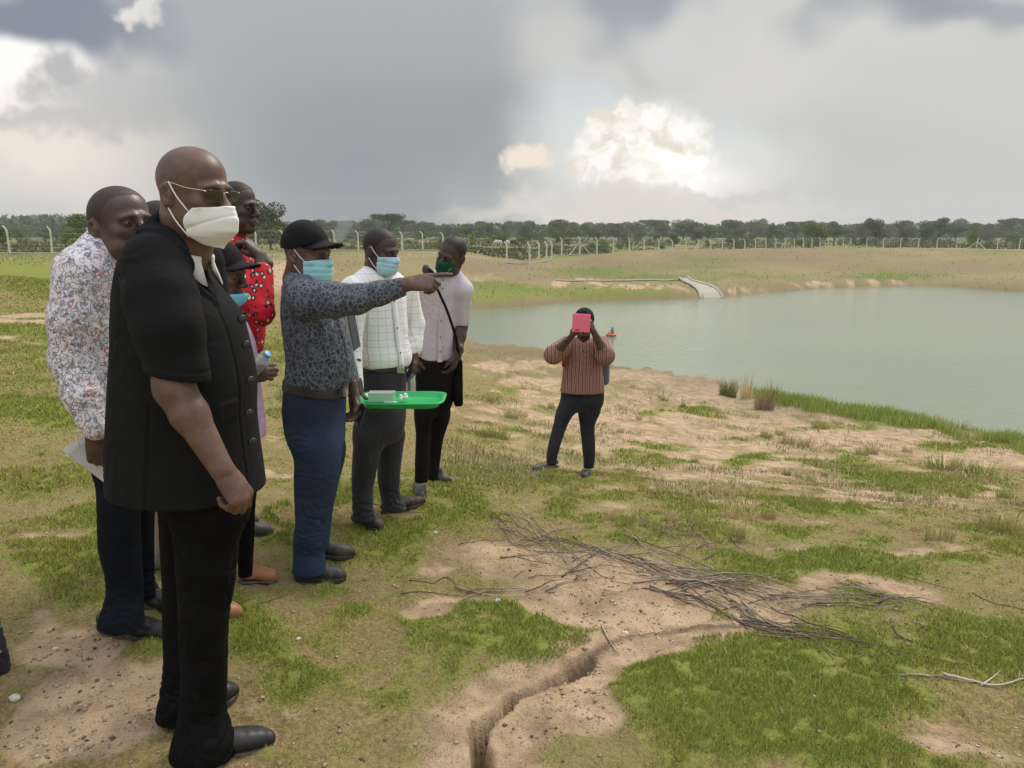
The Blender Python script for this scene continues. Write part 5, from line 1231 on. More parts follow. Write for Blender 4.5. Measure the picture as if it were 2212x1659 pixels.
# ------------------------------------------------------------------ the pointing man
def man_pointing():
    yaw = R(-20); Y = 3.75; h1, t1 = G(630, 1250), G(747, 1246); h2, t2 = G(655, 1200), G(767, 1202)
    P = Person((h1+t1+h2+t2)/4, 'man in a black cap and slate blue patterned shirt pointing out over the water', yaw, .006)
    J = [(584, 628, 694, Y, 1.8), (600, 618, 708, Y, 1.8), (625, 610, 722, Y, 1.6), (655, 606, 734, Y, 1.4), (690, 606, 745, Y, 1.2), (740, 612, 760, Y, 1.08), (780, 616, 765, Y, 1.02), (812, 614, 762, Y, 1.0), (834, 614, 752, Y, 1.0), (846, 618, 748, Y, 1.0)]
    S_ = [sec(a, b, c, d, e, yaw) for a, b, c, d, e in J]; fr = Frame(W(664, 549, 3.72), R(-24), R(2), 0, 1.09); nk = W(652, 606, 3.76)
    sh = W(662, 646, 3.55); el = W(772, 646, 3.47); wr = W(884, 613, 3.46)
    q, lo, hi = shirt_sdf(P, S_, P.h, [wr])
    q.cone(W(650, 610, 3.72), sh, .06, .085, .05); q.chain([sh, W(720, 648, 3.50), el, W(820, 633, 3.46), W(870, 620, 3.46)], [.092, .076, .064, .054, .043], .02)
    q.chain([W(712, 640, 3.95), W(735, 760, 4.0), W(760, 830, 3.9)], [.075, .06, .042], .02)
    q.plane(W(873, 619, 3.46), nrm(wr-el), lo=W(860, 660, 3.3), hi=W(925, 560, 3.62)); q.cone(W(866, 621, 3.46), W(900, 611, 3.46), .036, .036, 0, op='cut')
    collar(P, q, fr, nk, .066, m=CRACKLE)
    def tuck(v, n):
        b = folds([(W(700, 720, 3.6), .14, (.8, 0, -1), .09, .008), (W(760, 640, 3.5), .12, (.9, 0, .3), .07, .006), (W(680, 815, 3.6), .16, (.15, 0, 1), .05, .007), (W(650, 720, 3.6), .12, (.7, 0, -.6), .08, .007), (W(840, 630, 3.46), .07, (1, 0, 0), .04, .004)], .006, 6, 41)(v, n); return b
    # bottom edge hangs a little lower in front
    q.plane(W(612, 822, Y), (-.12, 0, -1), k=.012)
    P.part('shirt', q.mesh(), CRACKLE, tuck, 1)
    placket_part(P, S_, CRACKLE, nb=4, btn=BLACK_PLASTIC)
    wst = [(815, 612, 752, Y), (850, 608, 752, Y), (900, 606, 750, Y), (940, 614, 748, Y), (975, 628, 744, Y)]
    nl = [(950, 620, 744, 3.68), (994, 630, 741, 3.66), (1046, 630, 734, 3.65), (1098, 633, 718, 3.64), (1132, 635, 714, 3.63), (1165, 631, 712, 3.62), (1192, 631, 704, 3.62), (1218, 630, 706, 3.60), (1236, 627, 706, 3.59)]
    fl = [(950, 668, 748, 3.85), (1050, 662, 733, 3.86), (1100, 658, 722, 3.87), (1150, 656, 716, 3.88), (1186, 656, 712, 3.88)]
    jn = trousers(P, wst, [nl, fl], DENIM, folds([(W(670, 1175, 3.6), .10, (.1, 0, 1), .05, .010), (W(690, 1110, 3.6), .09, (.3, 0, 1), .06, .008), (W(645, 960, 3.6), .08, (-.6, 0, 1), .05, .005), (W(670, 1040, 3.6), .12, (.3, 0, 1), .1, .005)], .005, 6, 15, .4))
    jn.name = 'jeans'; WS = leg_secs(wst[:3], yaw, .85*(1+.5*math.sin(yaw)**2))
    n0 = nrm([.11, 0, 1]); tilt_belt(P, WS, (W(612, 817, Y), -n0*-1), (W(612, 840, Y), n0), BELT, name='belt')
    MB().box(W(747, 846, 3.66), (.012, .05, .036)).build('buckle', METAL, P.root, False, P.base)
    P.shoe(h1, t1, LEATHER_DUST, SOLE_DARK, w=.053, hgt=.10, style='boot'); P.shoe(h2, t2, LEATHER_DUST, SOLE_DARK, w=.053, hgt=.10, style='boot')
    P.head(fr, nk, .0033, broad=1.03, jowl=.004, neck_r=.064); P.eyes(); cap_part(P, .10)
    P.arm(sh, el, wr, (1, 0, .10), (.0, .8, -.6), 'point', True, .0033, sc=1.08)
    P.arm(W(712, 640, 3.95), W(735, 760, 4.0), W(764, 852, 3.88), (.12, -.1, -1), (-.6, -.7, .2), 'pinch', False, .0035, r=(.045, .038, .03), sc=1.05)
    P.core(S_[3:9]); P.skin(SKIN1); mask_part(P, 'pleat', MASK_BLUE, z0=-.128, z1=-.020, w=.066)
    # notebook under the far arm and a phone in the far hand
    c = W(760, 712, 3.93); o = handheld('notebook', 'dark blue notebook with gold page edges held under the arm of the pointing man', 'notebook', c)
    a, b = W(751, 660, 3.93), W(768, 752, 3.93); d = nrm(b-a); s_ = np.array([0, 1, 0.]); t_ = np.cross(d, s_); M = np.stack([t_, s_, d], 1); L = np.linalg.norm(b-a)
    nbm = mat('navy_cover', (.015, .02, .04), .5); MB().box((a+b)/2, (.012, .16, L), M).build('page_block', mat('cream_page_edges', (.62, .52, .36), .8), o, False, c)
    MB().box((a+b)/2+t_*.0085, (.0035, .166, L+.006), M).box((a+b)/2-t_*.0085, (.0035, .166, L+.006), M).build('cover', nbm, o, False, c)
    c = W(779, 897, 3.82); q = SDF(c-.1, c+.1, .0025); Mx = Frame((0, 0, 0), .5, .35, .1).M; q.box(c, (.006, .034, .058), .005, M=Mx); q.box(c, (.0068, .030, .050), .001, k=.0, M=Mx)
    v, f = q.mesh(); o = add('phone', npmesh('phone', v-c, f, True), BLACK_PLASTIC, None, tuple(c)); tag(o, 'black phone in the lowered hand of the pointing man', 'phone')
man_pointing()

# ------------------------------------------------------------------ man in the white check shirt with the tray
def man_check():
    yaw = R(-42); Y = 4.45; h1, t1 = G(760, 1132), G(829, 1150); h2, t2 = G(822, 1112), G(919, 1092)
    P = Person((h1+t1+h2+t2)/4, 'man in a white check shirt and grey trousers standing behind the green tray', yaw, .0065)
    J = [(577, 790, 838, Y, 1.6), (588, 776, 852, Y, 1.6), (604, 764, 866, Y, 1.5), (630, 760, 876, Y, 1.35), (680, 764, 880, Y, 1.2), (740, 770, 884, Y, 1.1), (775, 770, 890, Y, 1.08), (794, 774, 886, Y, 1.08)]
    S_ = [sec(a, b, c, d, e, yaw) for a, b, c, d, e in J]; fr = Frame(W(822, 542, 4.42), R(-27), R(10), 0, 1.02); nk = W(812, 596, 4.46)
    shr, elr, wrr = W(764, 628, 4.25), W(757, 745, 4.2), W(775, 853, 4.1); shl, ell_, wrl = W(876, 632, 4.6), W(896, 700, 4.62), W(894, 768, 4.55)
    q, lo, hi = shirt_sdf(P, S_, P.h, [wrr, wrl])
    q.cone(W(795, 596, 4.4), shr, .05, .07, .04); q.chain([shr, elr, W(768, 838, 4.12)], [.078, .062, .044], .02)
    q.cone(W(840, 596, 4.5), shl, .05, .07, .04); q.chain([shl, ell_, W(895, 752, 4.56)], [.074, .060, .046], .02)
    collar(P, q, fr, nk, .060, m=WHITE_CLOTH)
    P.part('shirt', q.mesh(), make_check(yaw), folds([(W(885, 740, 4.5), .09, (.1, 0, 1), .045, .006), (W(830, 785, 4.4), .07, (.1, 0, 1), .06, .004), (elr, .07, (0, 0, 1), .05, .005), (W(780, 660, 4.3), .09, (1, 0, .6), .06, .006)], .006, 6, 51), 1)
    placket_part(P, S_, WHITE_CLOTH, nb=6)
    wst = [(778, 774, 884, Y), (800, 773, 881, Y), (860, 766, 880, Y), (930, 765, 876, Y), (960, 764, 870, Y)]
    nl = [(930, 762, 828, 4.36), (968, 761, 826, 4.35), (1020, 758, 814, 4.34), (1072, 759, 806, 4.33), (1098, 760, 808, 4.33), (1122, 760, 812, 4.33)]
    fl = [(930, 812, 878, 4.55), (968, 816, 874, 4.56), (1033, 814, 866, 4.57), (1067, 820, 866, 4.58), (1092, 824, 878, 4.58), (1100, 826, 880, 4.58)]
    trousers(P, wst, [nl, fl], TROUSER_GREY, folds([(W(780, 1095, 4.3), .09, (0, 0, 1), .05, .009), (W(850, 1080, 4.5), .09, (0, 0, 1), .05, .009), (W(790, 980, 4.3), .12, (1, 0, .2), .09, .006)], .006, 6, 17, .4))
    WS = leg_secs(wst[:3], yaw, .85*(1+.5*math.sin(yaw)**2)); tilt_belt(P, WS, (W(820, 784, Y), (0, 0, 1)), (W(820, 797, Y), (0, 0, 1)), BELT)
    MB().box(W(866, 800, 4.32), (.04, .012, .03)).build('buckle', METAL, P.root, False, P.base)
    P.shoe(h1, t1, LEATHER_DUST, SOLE_DARK, w=.046, hgt=.085, style='derby'); P.shoe(h2, t2, LEATHER_DUST, SOLE_DARK, w=.046, hgt=.085, style='pointed')
    P.head(fr, nk, .0035, broad=.97, neck_r=.054); P.hair(m=HAIR2); P.eyes()
    P.arm(shr, elr, wrr, (.3, -.1, -.75), (.55, .5, .3), 'pinch', True, .0038); P.arm(shl, ell_, wrl, (-.1, -.1, -1), (-.7, -.5, .1), 'relax', False, .0038, sc=1.05)
    P.core(S_[3:7]); P.skin(SKIN2); mask_part(P, 'pleat', MASK_BLUE2, z0=-.126, z1=-.018, w=.062)
    # tray
    c = W(866, 868, 4.02); o = handheld('tray', 'green plastic tray with small test items held out in front of the white check shirt', 'tray', c)
    mb = MB(); n = 40; X_, Y_ = .232, .16
    def ring(k, dz, grow=0): return [c+np.array([np.sign(math.cos(t))*abs(math.cos(t))**.35*(X_+grow)*k, np.sign(math.sin(t))*abs(math.sin(t))**.35*(Y_+grow)*k, dz]) for t in np.linspace(0, 2*math.pi, n, endpoint=False)]
    rs = [ring(.02, 0), ring(.84, 0), ring(.87, .004), ring(.92, .020), ring(.95, .024), ring(1, .024), ring(1.01, .021), ring(1, .018), ring(.95, .019), ring(.925, .015), ring(.88, -.005), ring(.84, -.008), ring(.02, -.008)]
    vs = [p for r_ in rs for p in r_]; fs = [[i*n+j, i*n+(j+1) % n, (i+1)*n+(j+1) % n, (i+1)*n+j] for i in range(len(rs)-1) for j in range(n)]
    mb.f_put(vs, fs); tr = mb.build('tray_body', mat('green_plastic', (.012, .42, .11), .35), o, True, c)
    g = mat('clear_box_plastic', (.6, .68, .62), .1); g.node_tree.nodes['Principled BSDF'].inputs['Alpha'].default_value = .55
    cb = W(825, 860, 4.02); cb[2] = c[2]+.027; bx = empty('clear_box', tuple(cb)); tag(bx, 'clear plastic box lying on the left of the green tray', 'box')
    for dx, sx, dy, sy in ((0, .13, -.035, .003), (0, .13, .035, .003), (-.065, .003, 0, .066), (.065, .003, 0, .066)): MB().box(cb+[dx, dy, 0], (sx, sy, .045)).build('wall', g, bx, False, cb)
    MB().box(cb-[0, 0, .0215], (.124, .064, .003)).build('base', g, bx, False, cb)
    MB().box(cb+[0, 0, .0245], (.134, .074, .003)).build('lid', g, bx, False, cb)
    wm = mat('white_plastic', (.78, .78, .76), .35)
    for k, (px, ln, r_, lab) in enumerate(((852, .07, .006, 'thin white test strip lying beside the clear box on the tray'), (866, .03, .0105, 'short white dropper bottle near the middle of the green tray'), (876, .03, .013, 'white screw capped vial at the right of the green tray'))):
        a = W(px, 864, 3.98+.02*k); a[2] = c[2]+r_+.001; vb = empty('vial' if k else 'test_strip', tuple(a)); tag(vb, lab, 'vial' if k else 'test strip')
        if k: 
            MB().tube([a-[0, 0, 0], a+[0, 0, ln*.7]], r_, 12).build('body', wm, vb, True, a); MB().tube([a+[0, 0, ln*.7], a+[0, 0, ln*.7+.001], a+[0, 0, ln], a+[0, 0, ln+.002]], [r_*.7, r_*.8, r_*.75, r_*.5], 12).build('cap', wm, vb, True, a)
        else: MB().box(a+[-.02, 0, 0], (ln, .014, .005)).build('strip', wm, vb, False, a)
    bottle('clear plastic water bottle hanging in the left hand of the man in the check shirt', W(889, 853, 4.50), W(888, 806, 4.50), .026)
man_check()

# ------------------------------------------------------------------ leaning man in the lilac shirt
def man_lilac():
    yaw = R(-74); Y = 5.15; h1, t1 = G(905, 1044), G(908, 1084); h2, t2 = G(930, 1046), G(977, 1050)
    P = Person((h1+t1+h2+t2)/4, 'man in a pale lilac shirt and dark green mask leaning to one side', yaw, .0075)
    J = [(587, 925, 990, Y, 1.7), (597, 908, 1000, Y, 1.7), (615, 896, 1004, Y, 1.6), (650, 900, 998, Y, 1.5), (700, 906, 986, Y, 1.35), (740, 906, 984, Y, 1.3), (777, 904, 985, Y, 1.3)]
    S_ = [sec(a, b, c, d, e, yaw) for a, b, c, d, e in J]; fr = Frame(W(976, 551, 5.08), R(-122), R(10), R(-20), 1.0); nk = W(966, 602, 5.16)
    shr, elr, wrr = W(896, 622, 5.12), W(890, 710, 5.2), W(896, 775, 5.1); shl, ell_, wrl = W(1000, 626, 5.12), W(995, 705, 5.18), W(988, 768, 5.08)
    q, lo, hi = shirt_sdf(P, S_, P.h, [shr, shl], cap=.01)
    q.chain([W(935, 600, Y), shr, W(891, 680, 5.17)], [.05, .068, .060], .03); q.chain([W(985, 600, Y), shl, W(996, 692, 5.17)], [.05, .062, .056], .03)
    collar(P, q, fr, nk, .058, m=LILAC)
    P.part('shirt', q.mesh(), LILAC, folds([(W(930, 660, 5), .12, (1, 0, .8), .09, .004), (W(950, 740, 5), .14, (.6, 0, 1), .10, .004)], .007, 5, 61), 1)
    placket_part(P, S_, LILAC, nb=6)
    wst = [(765, 898, 988, Y), (800, 893, 991, Y), (860, 896, 984, Y), (900, 898, 972, Y)]
    nl = [(880, 896, 938, 5.1), (942, 897, 932, 5.1), (994, 895, 928, 5.08), (1041, 895, 926, 5.08)]; fl = [(880, 925, 974, 5.22), (955, 926, 958, 5.24), (1020, 924, 948, 5.25), (1036, 923, 946, 5.25)]
    trousers(P, wst, [nl, fl], TROUSER_BROWN, folds([(W(910, 1020, 5), .09, (0, 0, 1), .05, .006), (W(910, 920, 5), .09, (.3, 0, 1), .07, .006)], .006, 6, 19, .4), rho=1.05)
    P.shoe(h1, t1, LEATHER_DUST, SOLE_DARK, w=.045, hgt=.08, style='derby'); P.shoe(h2, t2, LEATHER_DUST, SOLE_DARK, w=.043, hgt=.075, style='pointed')
    P.head(fr, nk, .0035, broad=.98, neck_r=.054); P.hair(m=HAIR2); P.eyes()
    P.arm(shr, elr, wrr, (.3, 0, -1), (.8, .3, 0), 'relax', True, .0045); P.arm(shl, ell_, wrl, (-.35, 0, -1), (-.8, .3, 0), 'relax', False, .0045)
    w_ = W(990, 757, 5.10); MB().tube([w_-[.002, 0, .012], w_+[.002, 0, .012]], .036, 16).build('watch', BLACK_PLASTIC, P.root, True, P.base)
    P.core(S_[2:6]); P.skin(SKIN2); mk = mask_part(P, 'cloth', MASK_GREEN, z0=-.122, z1=-.020, w=.066, strap=False)
    # pale leaf emblem on one cheek of the mask
    em = MB()
    for k in range(3):
        pts = [fr.to((.080-.008*t, .040+.010*t+.004*k, -.082+.020*t+.007*k)) + nrm(fr.to((.08, .05, -.07))-fr.to((0, 0, -.07)))*.008 for t in np.linspace(0, 1, 5)]; em.tube(pts, .0012, 5)
    em.build('emblem', mat('pale_print', (.45, .6, .55), .8), mk, True, P.base)
    # shoulder bag
    c = W(988, 822, 5.22); o = handheld('shoulder_bag', 'black shoulder bag with a wide strap across the lilac shirt', 'bag', c)
    q = SDF(c-.25, c+.25, .006); q.box(c, (.030, .11, .16), .02, M=Frame((0, 0, 0), R(8)).M); q.box(c+[.0, -.118, -.03], (.020, .016, .08), .01, k=.008); v, f = q.mesh(); add('bag_body', npmesh('bag_body', relax(v.astype(float), f, 1)-c, f, True), TROUSER_BLACK, o)
    fd = .0
    pts = catmull([W(926, 583, 5.26), W(922, 578, 5.14), W(930, 592, 5.01), W(951, 638, 4.985), W(966, 672, 4.985), W(983, 724, 5.01), W(989, 762, 5.06), W(990, 785, 5.16)], 5)
    mb = MB(); mb.tube(pts, [(.004, .021)]*len(pts), 8); mb.build('strap', TROUSER_BLACK, o, True, c)
    a, b = W(917, 582, 5.08), W(934, 594, 5.02); mb = MB(); mb.tube([a-(b-a)*.2, a, b, b+(b-a)*.2], [(.006, .02), (.008, .032), (.008, .032), (.006, .02)], 10); mb.build('shoulder_pad', BLACK_PLASTIC, o, True, c)
man_lilac()

# ------------------------------------------------------------------ woman photographing
def woman():
    yaw = R(-92); Y = 7.33; h1, t1 = G(1202, 1008), G(1154, 1021); h2, t2 = G(1272, 1013), G(1262, 1038)
    P = Person((h1+t1+h2+t2)/4, 'woman in a brown striped blouse holding a pink cased tablet up before her face', yaw, .0085)
    J = [(728, 1244, 1276, Y, 1.7), (736, 1226, 1292, Y, 1.6), (750, 1219, 1300, Y, 1.5), (775, 1216, 1300, Y, 1.3), (800, 1215, 1302, Y, 1.2), (830, 1211, 1306, Y, 1.2), (846, 1208, 1308, Y, 1.25)]
    S_ = [sec(a, b, c, d, e, yaw) for a, b, c, d, e in J]; fr = Frame(W(1262, 697, Y), R(-96), R(4), 0, 1.0); nk = W(1260, 736, Y+.02)
    shr, elr, wrr = W(1226, 746, 7.30), W(1196, 766, 7.12), W(1234, 727, 6.98); shl, ell_, wrl = W(1296, 744, 7.30), W(1308, 768, 7.10), W(1281, 714, 7.0)
    q, lo, hi = shirt_sdf(P, S_, .007, [elr, ell_], cap=.01)
    q.chain([shr, elr], [.085, .088], .02); q.cone(elr, elr+(wrr-elr)*.22, .082, .06, .01); q.chain([shl, ell_], [.085, .088], .02); q.cone(ell_, ell_+(wrl-ell_)*.22, .082, .06, .01)
    q.cone(nk+P.fwd*.02+[0, 0, .04], nk+P.fwd*.13-[0, 0, .09], .062, .008, .01, op='cut'); q.cone(fr.to((-.02, 0, -.1)), nk-[0, 0, .03], .06, .07, .01, op='cut')
    P.part('blouse', q.mesh(), STRIPES, folds([(W(1260, 800, 7.2), .22, (1, 0, .1), .10, .008), (elr, .1, (1, 0, .2), .05, .006), (ell_, .1, (1, 0, .2), .05, .006)], .008, 6, 71), 1)
    wst = [(825, 1212, 1305, Y), (850, 1208, 1310, Y), (870, 1206, 1308, Y), (888, 1204, 1302, Y)]
    nl = [(880, 1204, 1248, 7.30), (917, 1194, 1228, 7.26), (953, 1184, 1215, 7.22), (990, 1179, 1205, 7.2), (1004, 1180, 1203, 7.2)]
    fl = [(880, 1246, 1300, 7.36), (917, 1251, 1287, 7.36), (965, 1256, 1287, 7.36), (1000, 1260, 1285, 7.36), (1010, 1260, 1283, 7.36)]
    trousers(P, wst, [nl, fl], DENIM2, folds([(W(1200, 940, 7.1), .12, (0, 0, 1), .06, .006), (W(1270, 930, 7.2), .12, (0, 0, 1), .06, .006), (W(1270, 1000, 7.2), .1, (0, 0, 1), .05, .006)], .006, 6, 23), rho=1.1, holes=False)
    P.shoe(h1, t1, LEATHER_DUST, SOLE_DARK, w=.045, hgt=.085); P.shoe(h2, t2, LEATHER_DUST, SOLE_DARK, w=.045, hgt=.085)
    P.head(fr, nk, .004, neck_r=.052); P.eyes()
    q = SDF((-.15, -.12, -.1), (.13, .12, .15), .004); q.ell((-.016, 0, .038), (.113, .094, .102), 0); q.ell((-.06, 0, .01), (.07, .085, .08), .02); q.plane((.05, 0, .035), (.8, 0, -1)); v, f = q.mesh(); P.part('head_wrap', (fr.to(relax(v.astype(float), f, 1)), f), CAP, smooth=0)
    P.arm(shr, elr, wrr, (.55, -.1, .5), (-.3, .6, .7), 'grip', True, .0045, r=(.052, .046, .028), sc=.95); P.arm(shl, ell_, wrl, (-.35, -.1, .8), (-.6, .6, -.2), 'grip', False, .0045, r=(.052, .046, .028), sc=.95)
    P.core(S_[2:6], arms=()); P.skin(SKIN3)
    c = (W(1238, 677, 6.93)+W(1273, 719, 6.93))/2; q = SDF(c-.16, c+.16, .004); Mx = Frame((0, 0, 0), 0, 0, 0).M @ np.array([[math.cos(.05), 0, math.sin(.05)], [0, 1, 0], [-math.sin(.05), 0, math.cos(.05)]])
    hw = (W(1275, 700, 6.93)[0]-W(1236, 700, 6.93)[0])/2; hh = (W(1255, 677, 6.93)[2]-W(1255, 717, 6.93)[2])/2
    q.box(c, (hw, .007, hh), .006, M=Mx); v, f = q.mesh(); o = empty('tablet', tuple(c)); tag(o, 'tablet in a bright pink case held up by the woman', 'tablet')
    add('case', npmesh('case', relax(v.astype(float), f, 1)-c, f, True), mat('pink_case', (.82, .15, .26), .55), o)
    MB().box(c+[-hw*.45, -.0085, -hh*.72], (.034, .002, .010)).build('slot', BLACK_PLASTIC, o, False, c)
    c = W(1292, 790, 7.5); o = handheld('backpack', 'grey backpack with coral straps worn by the woman in the striped blouse', 'backpack', c)
    q = SDF(c-.3, c+.3, .01); q.box(c-[.02, 0, 0], (.13, .07, .19), .05); v, f = q.mesh(); add('pack_body', npmesh('pack_body', v-c, f, True), cloth_mat('grey_pack_nylon', (.12, .12, .13)), o)
    cor = mat('coral_strap', (.75, .06, .09), .6)
    for pts in ([W(1226, 732, 7.4), W(1224, 745, 7.16), W(1216, 770, 7.13), W(1216, 790, 7.3)], [W(1288, 728, 7.4), W(1286, 742, 7.14), W(1292, 765, 7.12), W(1304, 785, 7.3)]):
        mb = MB(); p_ = catmull(pts, 6); mb.tube(p_, [(.005, .022)]*len(p_), 8); mb.build('strap', cor, o, True, c)
woman()

# ------------------------------------------------------------------ person at the left edge, almost outside the photo
def edge_person():
    yaw = R(-20); Y = 2.62; h1, t1 = G(-95, 1590), G(-10, 1600); h2, t2 = G(-120, 1520), G(-40, 1520)
    P = Person((h1+t1+h2+t2)/4, 'person at the far left edge, only the hem of a dark patterned garment showing', yaw, .009)
    J = [(575, -190, -110, Y, 1.7), (600, -215, -85, Y, 1.6), (680, -225, -70, Y, 1.3), (850, -225, -60, Y, 1.1), (1000, -215, -50, Y, 1.0), (1150, -200, -30, Y, 1.0), (1330, -180, -6, Y, 1.0), (1430, -160, 18, Y, 1.0), (1510, -150, 30, Y, 1.0), (1560, -140, 34, Y, 1.0)]
    S_ = [sec(a, b, c, d, e, yaw) for a, b, c, d, e in J]; fr = Frame(W(-140, 480, Y), R(-20), 0, 0, 1.0); nk = W(-148, 570, Y)
    q, lo, hi = shirt_sdf(P, S_, .008, cap=.01); sh, el, wr = W(-175, 650, 2.45), W(-180, 800, 2.42), W(-150, 920, 2.4); q.chain([sh, el, wr], [.07, .055, .04], .02)
    def pr(N, b):
        P_ = N.coord(); d = N.vor(P_, 22, 'DISTANCE_TO_EDGE'); n = N.noise(P_, 11, 2, .5); N.l.new(N.mix(N.math('MULTIPLY', N.ss(d, .10, .04), N.ss(n, .52, .58)), (.014, .015, .028), (.32, .31, .36)), b.inputs['Base Color'])
    P.part('robe', q.mesh(), mat('dark_patterned_cloth', (.02, .02, .04), .8, pr), folds([(W(-50, 1450, 2.5), .2, (1, 0, .1), .09, .01)], .008, 5, 81), 1)
    P.shoe(h1, t1, LEATHER, SOLE_DARK); P.shoe(h2, t2, LEATHER, SOLE_DARK)
    P.head(fr, nk, .0045); P.hair(m=HAIR2); P.eyes(); P.arm(sh, el, wr, (.2, 0, -1), (-.2, 1, 0), 'relax', True, .005)
    P.core(S_[2:9], legs=[[(W(-75, 1500, 2.55), .07, .07, .07), (h1+P.fwd*.06+[0, 0, .1], .05, .05, .05)], [(W(-110, 1480, 2.7), .07, .07, .07), (h2+P.fwd*.06+[0, 0, .1], .05, .05, .05)]]); P.skin(SKIN3)
edge_person()
# ------------------------------------------------------------------ foliage
def leaf_mat(name, c1, c2, c3=None):
    def sh(N, b):
        t = N.attr('tint'); col = N.mix(t, c1, c2)
        N.l.new(col, b.inputs['Base Color']); b.inputs['Roughness'].default_value = .7; b.inputs['Specular IOR Level'].default_value = .2
    return mat(name, c1, .7, sh)
LEAF_DARK = leaf_mat('dark_foliage', (.048, .080, .024), (.125, .170, .050))
LEAF_MID = leaf_mat('mid_green_foliage', (.085, .125, .032), (.185, .235, .066))
LEAF_OLIVE = leaf_mat('olive_foliage', (.085, .100, .040), (.17, .175, .075))
SCRUB = leaf_mat('scrub_foliage', (.075, .085, .032), (.18, .17, .085))
LEAF_LIGHT = leaf_mat('bright_foliage', (.11, .15, .034), (.235, .275, .07))
BARK = mat('grey_brown_bark', (.13, .10, .075), .9)
def leaf_cloud(lobes, n, size, seed, flat=.0):
    "lobes: (cx,cy,cz,rx,ry,rz); leaves sit mostly near each lobe's skin"
    rg = np.random.RandomState(seed); L = np.array(lobes); w = (L[:, 3]*L[:, 4]+L[:, 3]*L[:, 5]); k = rg.choice(len(L), n, p=w/w.sum())
    d = rg.normal(size=(n, 3)); d /= np.linalg.norm(d, axis=1)[:, None]; r = rg.uniform(.35, 1.05, n)**.45
    c = L[k, :3]+d*r[:, None]*L[k, 3:6]
    c += rg.normal(size=(n, 3))*size*.3
    a = rg.normal(size=(n, 3)); a /= np.linalg.norm(a, axis=1)[:, None]; b = np.cross(a, rg.normal(size=(n, 3))); b /= np.linalg.norm(b, axis=1)[:, None]
    s = size*rg.uniform(.5, 1.2, n)[:, None]; v = np.stack([c-a*s*.6, c+b*s*.34, c+a*s*.6, c-b*s*.34], 1).reshape(-1, 3)
    lt = rg.uniform(0, 1, len(L))[k]*.5+rg.uniform(0, .5, n); t = np.repeat(lt, 4)
    return npmesh('crown', v, np.arange(n*4).reshape(-1, 4), False, {'tint': t})
def tree_proto(kind, seed):
    rg = random.Random(seed); mb = MB(); lobes = []
    if kind == 'round': H, Wd, z0, nl, n, ls = 6.5, 3.4, .4, 13, 3900, .32
    elif kind == 'flat': H, Wd, z0, nl, n, ls = 7.0, 4.6, 3.6, 12, 3200, .30
    elif kind == 'tall': H, Wd, z0, nl, n, ls = 8.5, 3.0, .8, 12, 3700, .34
    elif kind == 'bush': H, Wd, z0, nl, n, ls = 2.4, 1.7, .1, 8, 1500, .17
    elif kind == 'sapling': H, Wd, z0, nl, n, ls = 2.8, .8, 1.0, 6, 420, .14
    for i in range(nl):
        a = rg.uniform(0, 6.28); r = Wd*rg.uniform(.05, .72)
        if kind == 'flat': z = z0+(H-z0)*rg.uniform(.45, .85); rr = (rg.uniform(1.1, 1.9), rg.uniform(1.1, 1.9), rg.uniform(.45, .8))
        else:
            z = z0+(H-z0)*rg.uniform(.15, .80); r *= 1.15-.55*(z/H); q = Wd*rg.uniform(.28, .46); rr = (q, q, q*rg.uniform(.6, .9))
        lobes.append((r*math.cos(a), r*math.sin(a), min(z, H-rr[2]), *rr))
    cr = leaf_cloud(lobes, n, ls, seed)
    tw = .05*H/2 if kind not in ('bush', 'sapling') else .04
    mb.tube(catmull([(0, 0, -.3), (rg.uniform(-.1, .1)*Wd, 0, z0*.6+.2), (rg.uniform(-.1, .1)*Wd, rg.uniform(-.1, .1)*Wd, z0+.3*(H-z0))], 3), [tw*(1-.09*i) for i in range(7)], 7)
    for l in lobes[:6]: mb.tube([(0, 0, z0*.7+.1), (l[0]*.5, l[1]*.5, (z0+l[2])*.5), (l[0], l[1], l[2])], [tw*.5, tw*.35, tw*.12], 5)
    o = mb.build('trunk_proto', BARK); tm = o.data; bpy.data.objects.remove(o)
    return cr, tm, H
PROTO = {k: [tree_proto(k, 100*i+j) for j in range(3)] for i, k in enumerate(('round', 'flat', 'tall', 'bush', 'sapling'))}
_mv = {}
def plant_tree(kind, j, x, y, height, leaf, label, cat='tree', group=None, name='tree', wide=1.0):
    cr, tm, H = PROTO[kind][j]; key = (kind, j, leaf.name)
    if key not in _mv: m2 = cr.copy(); m2.materials.clear(); m2.materials.append(leaf); _mv[key] = m2
    s = height/H; root = empty(name, (x, y, gzl(x, y)-.05), random.uniform(0, 6.28)); root.scale = (s*wide, s*wide, s)
    c = bpy.data.objects.new('crown', _mv[key]); C.objects.link(c); c.parent = root
    t = bpy.data.objects.new('trunk', tm); C.objects.link(t); t.parent = root
    tag(root, label, cat, group); return root
def xy_at(px, Y): return (px-1106)/1703.*Y, Y
def fence_Y(px):
    "depth of the fence line across the view"
    return np.interp(px, [-200, 25, 925, 1130, 1212, 1580, 1827, 2000, 2208, 2400], [62, 69, 103, 93, 104, 133, 165, 152, 137, 125])
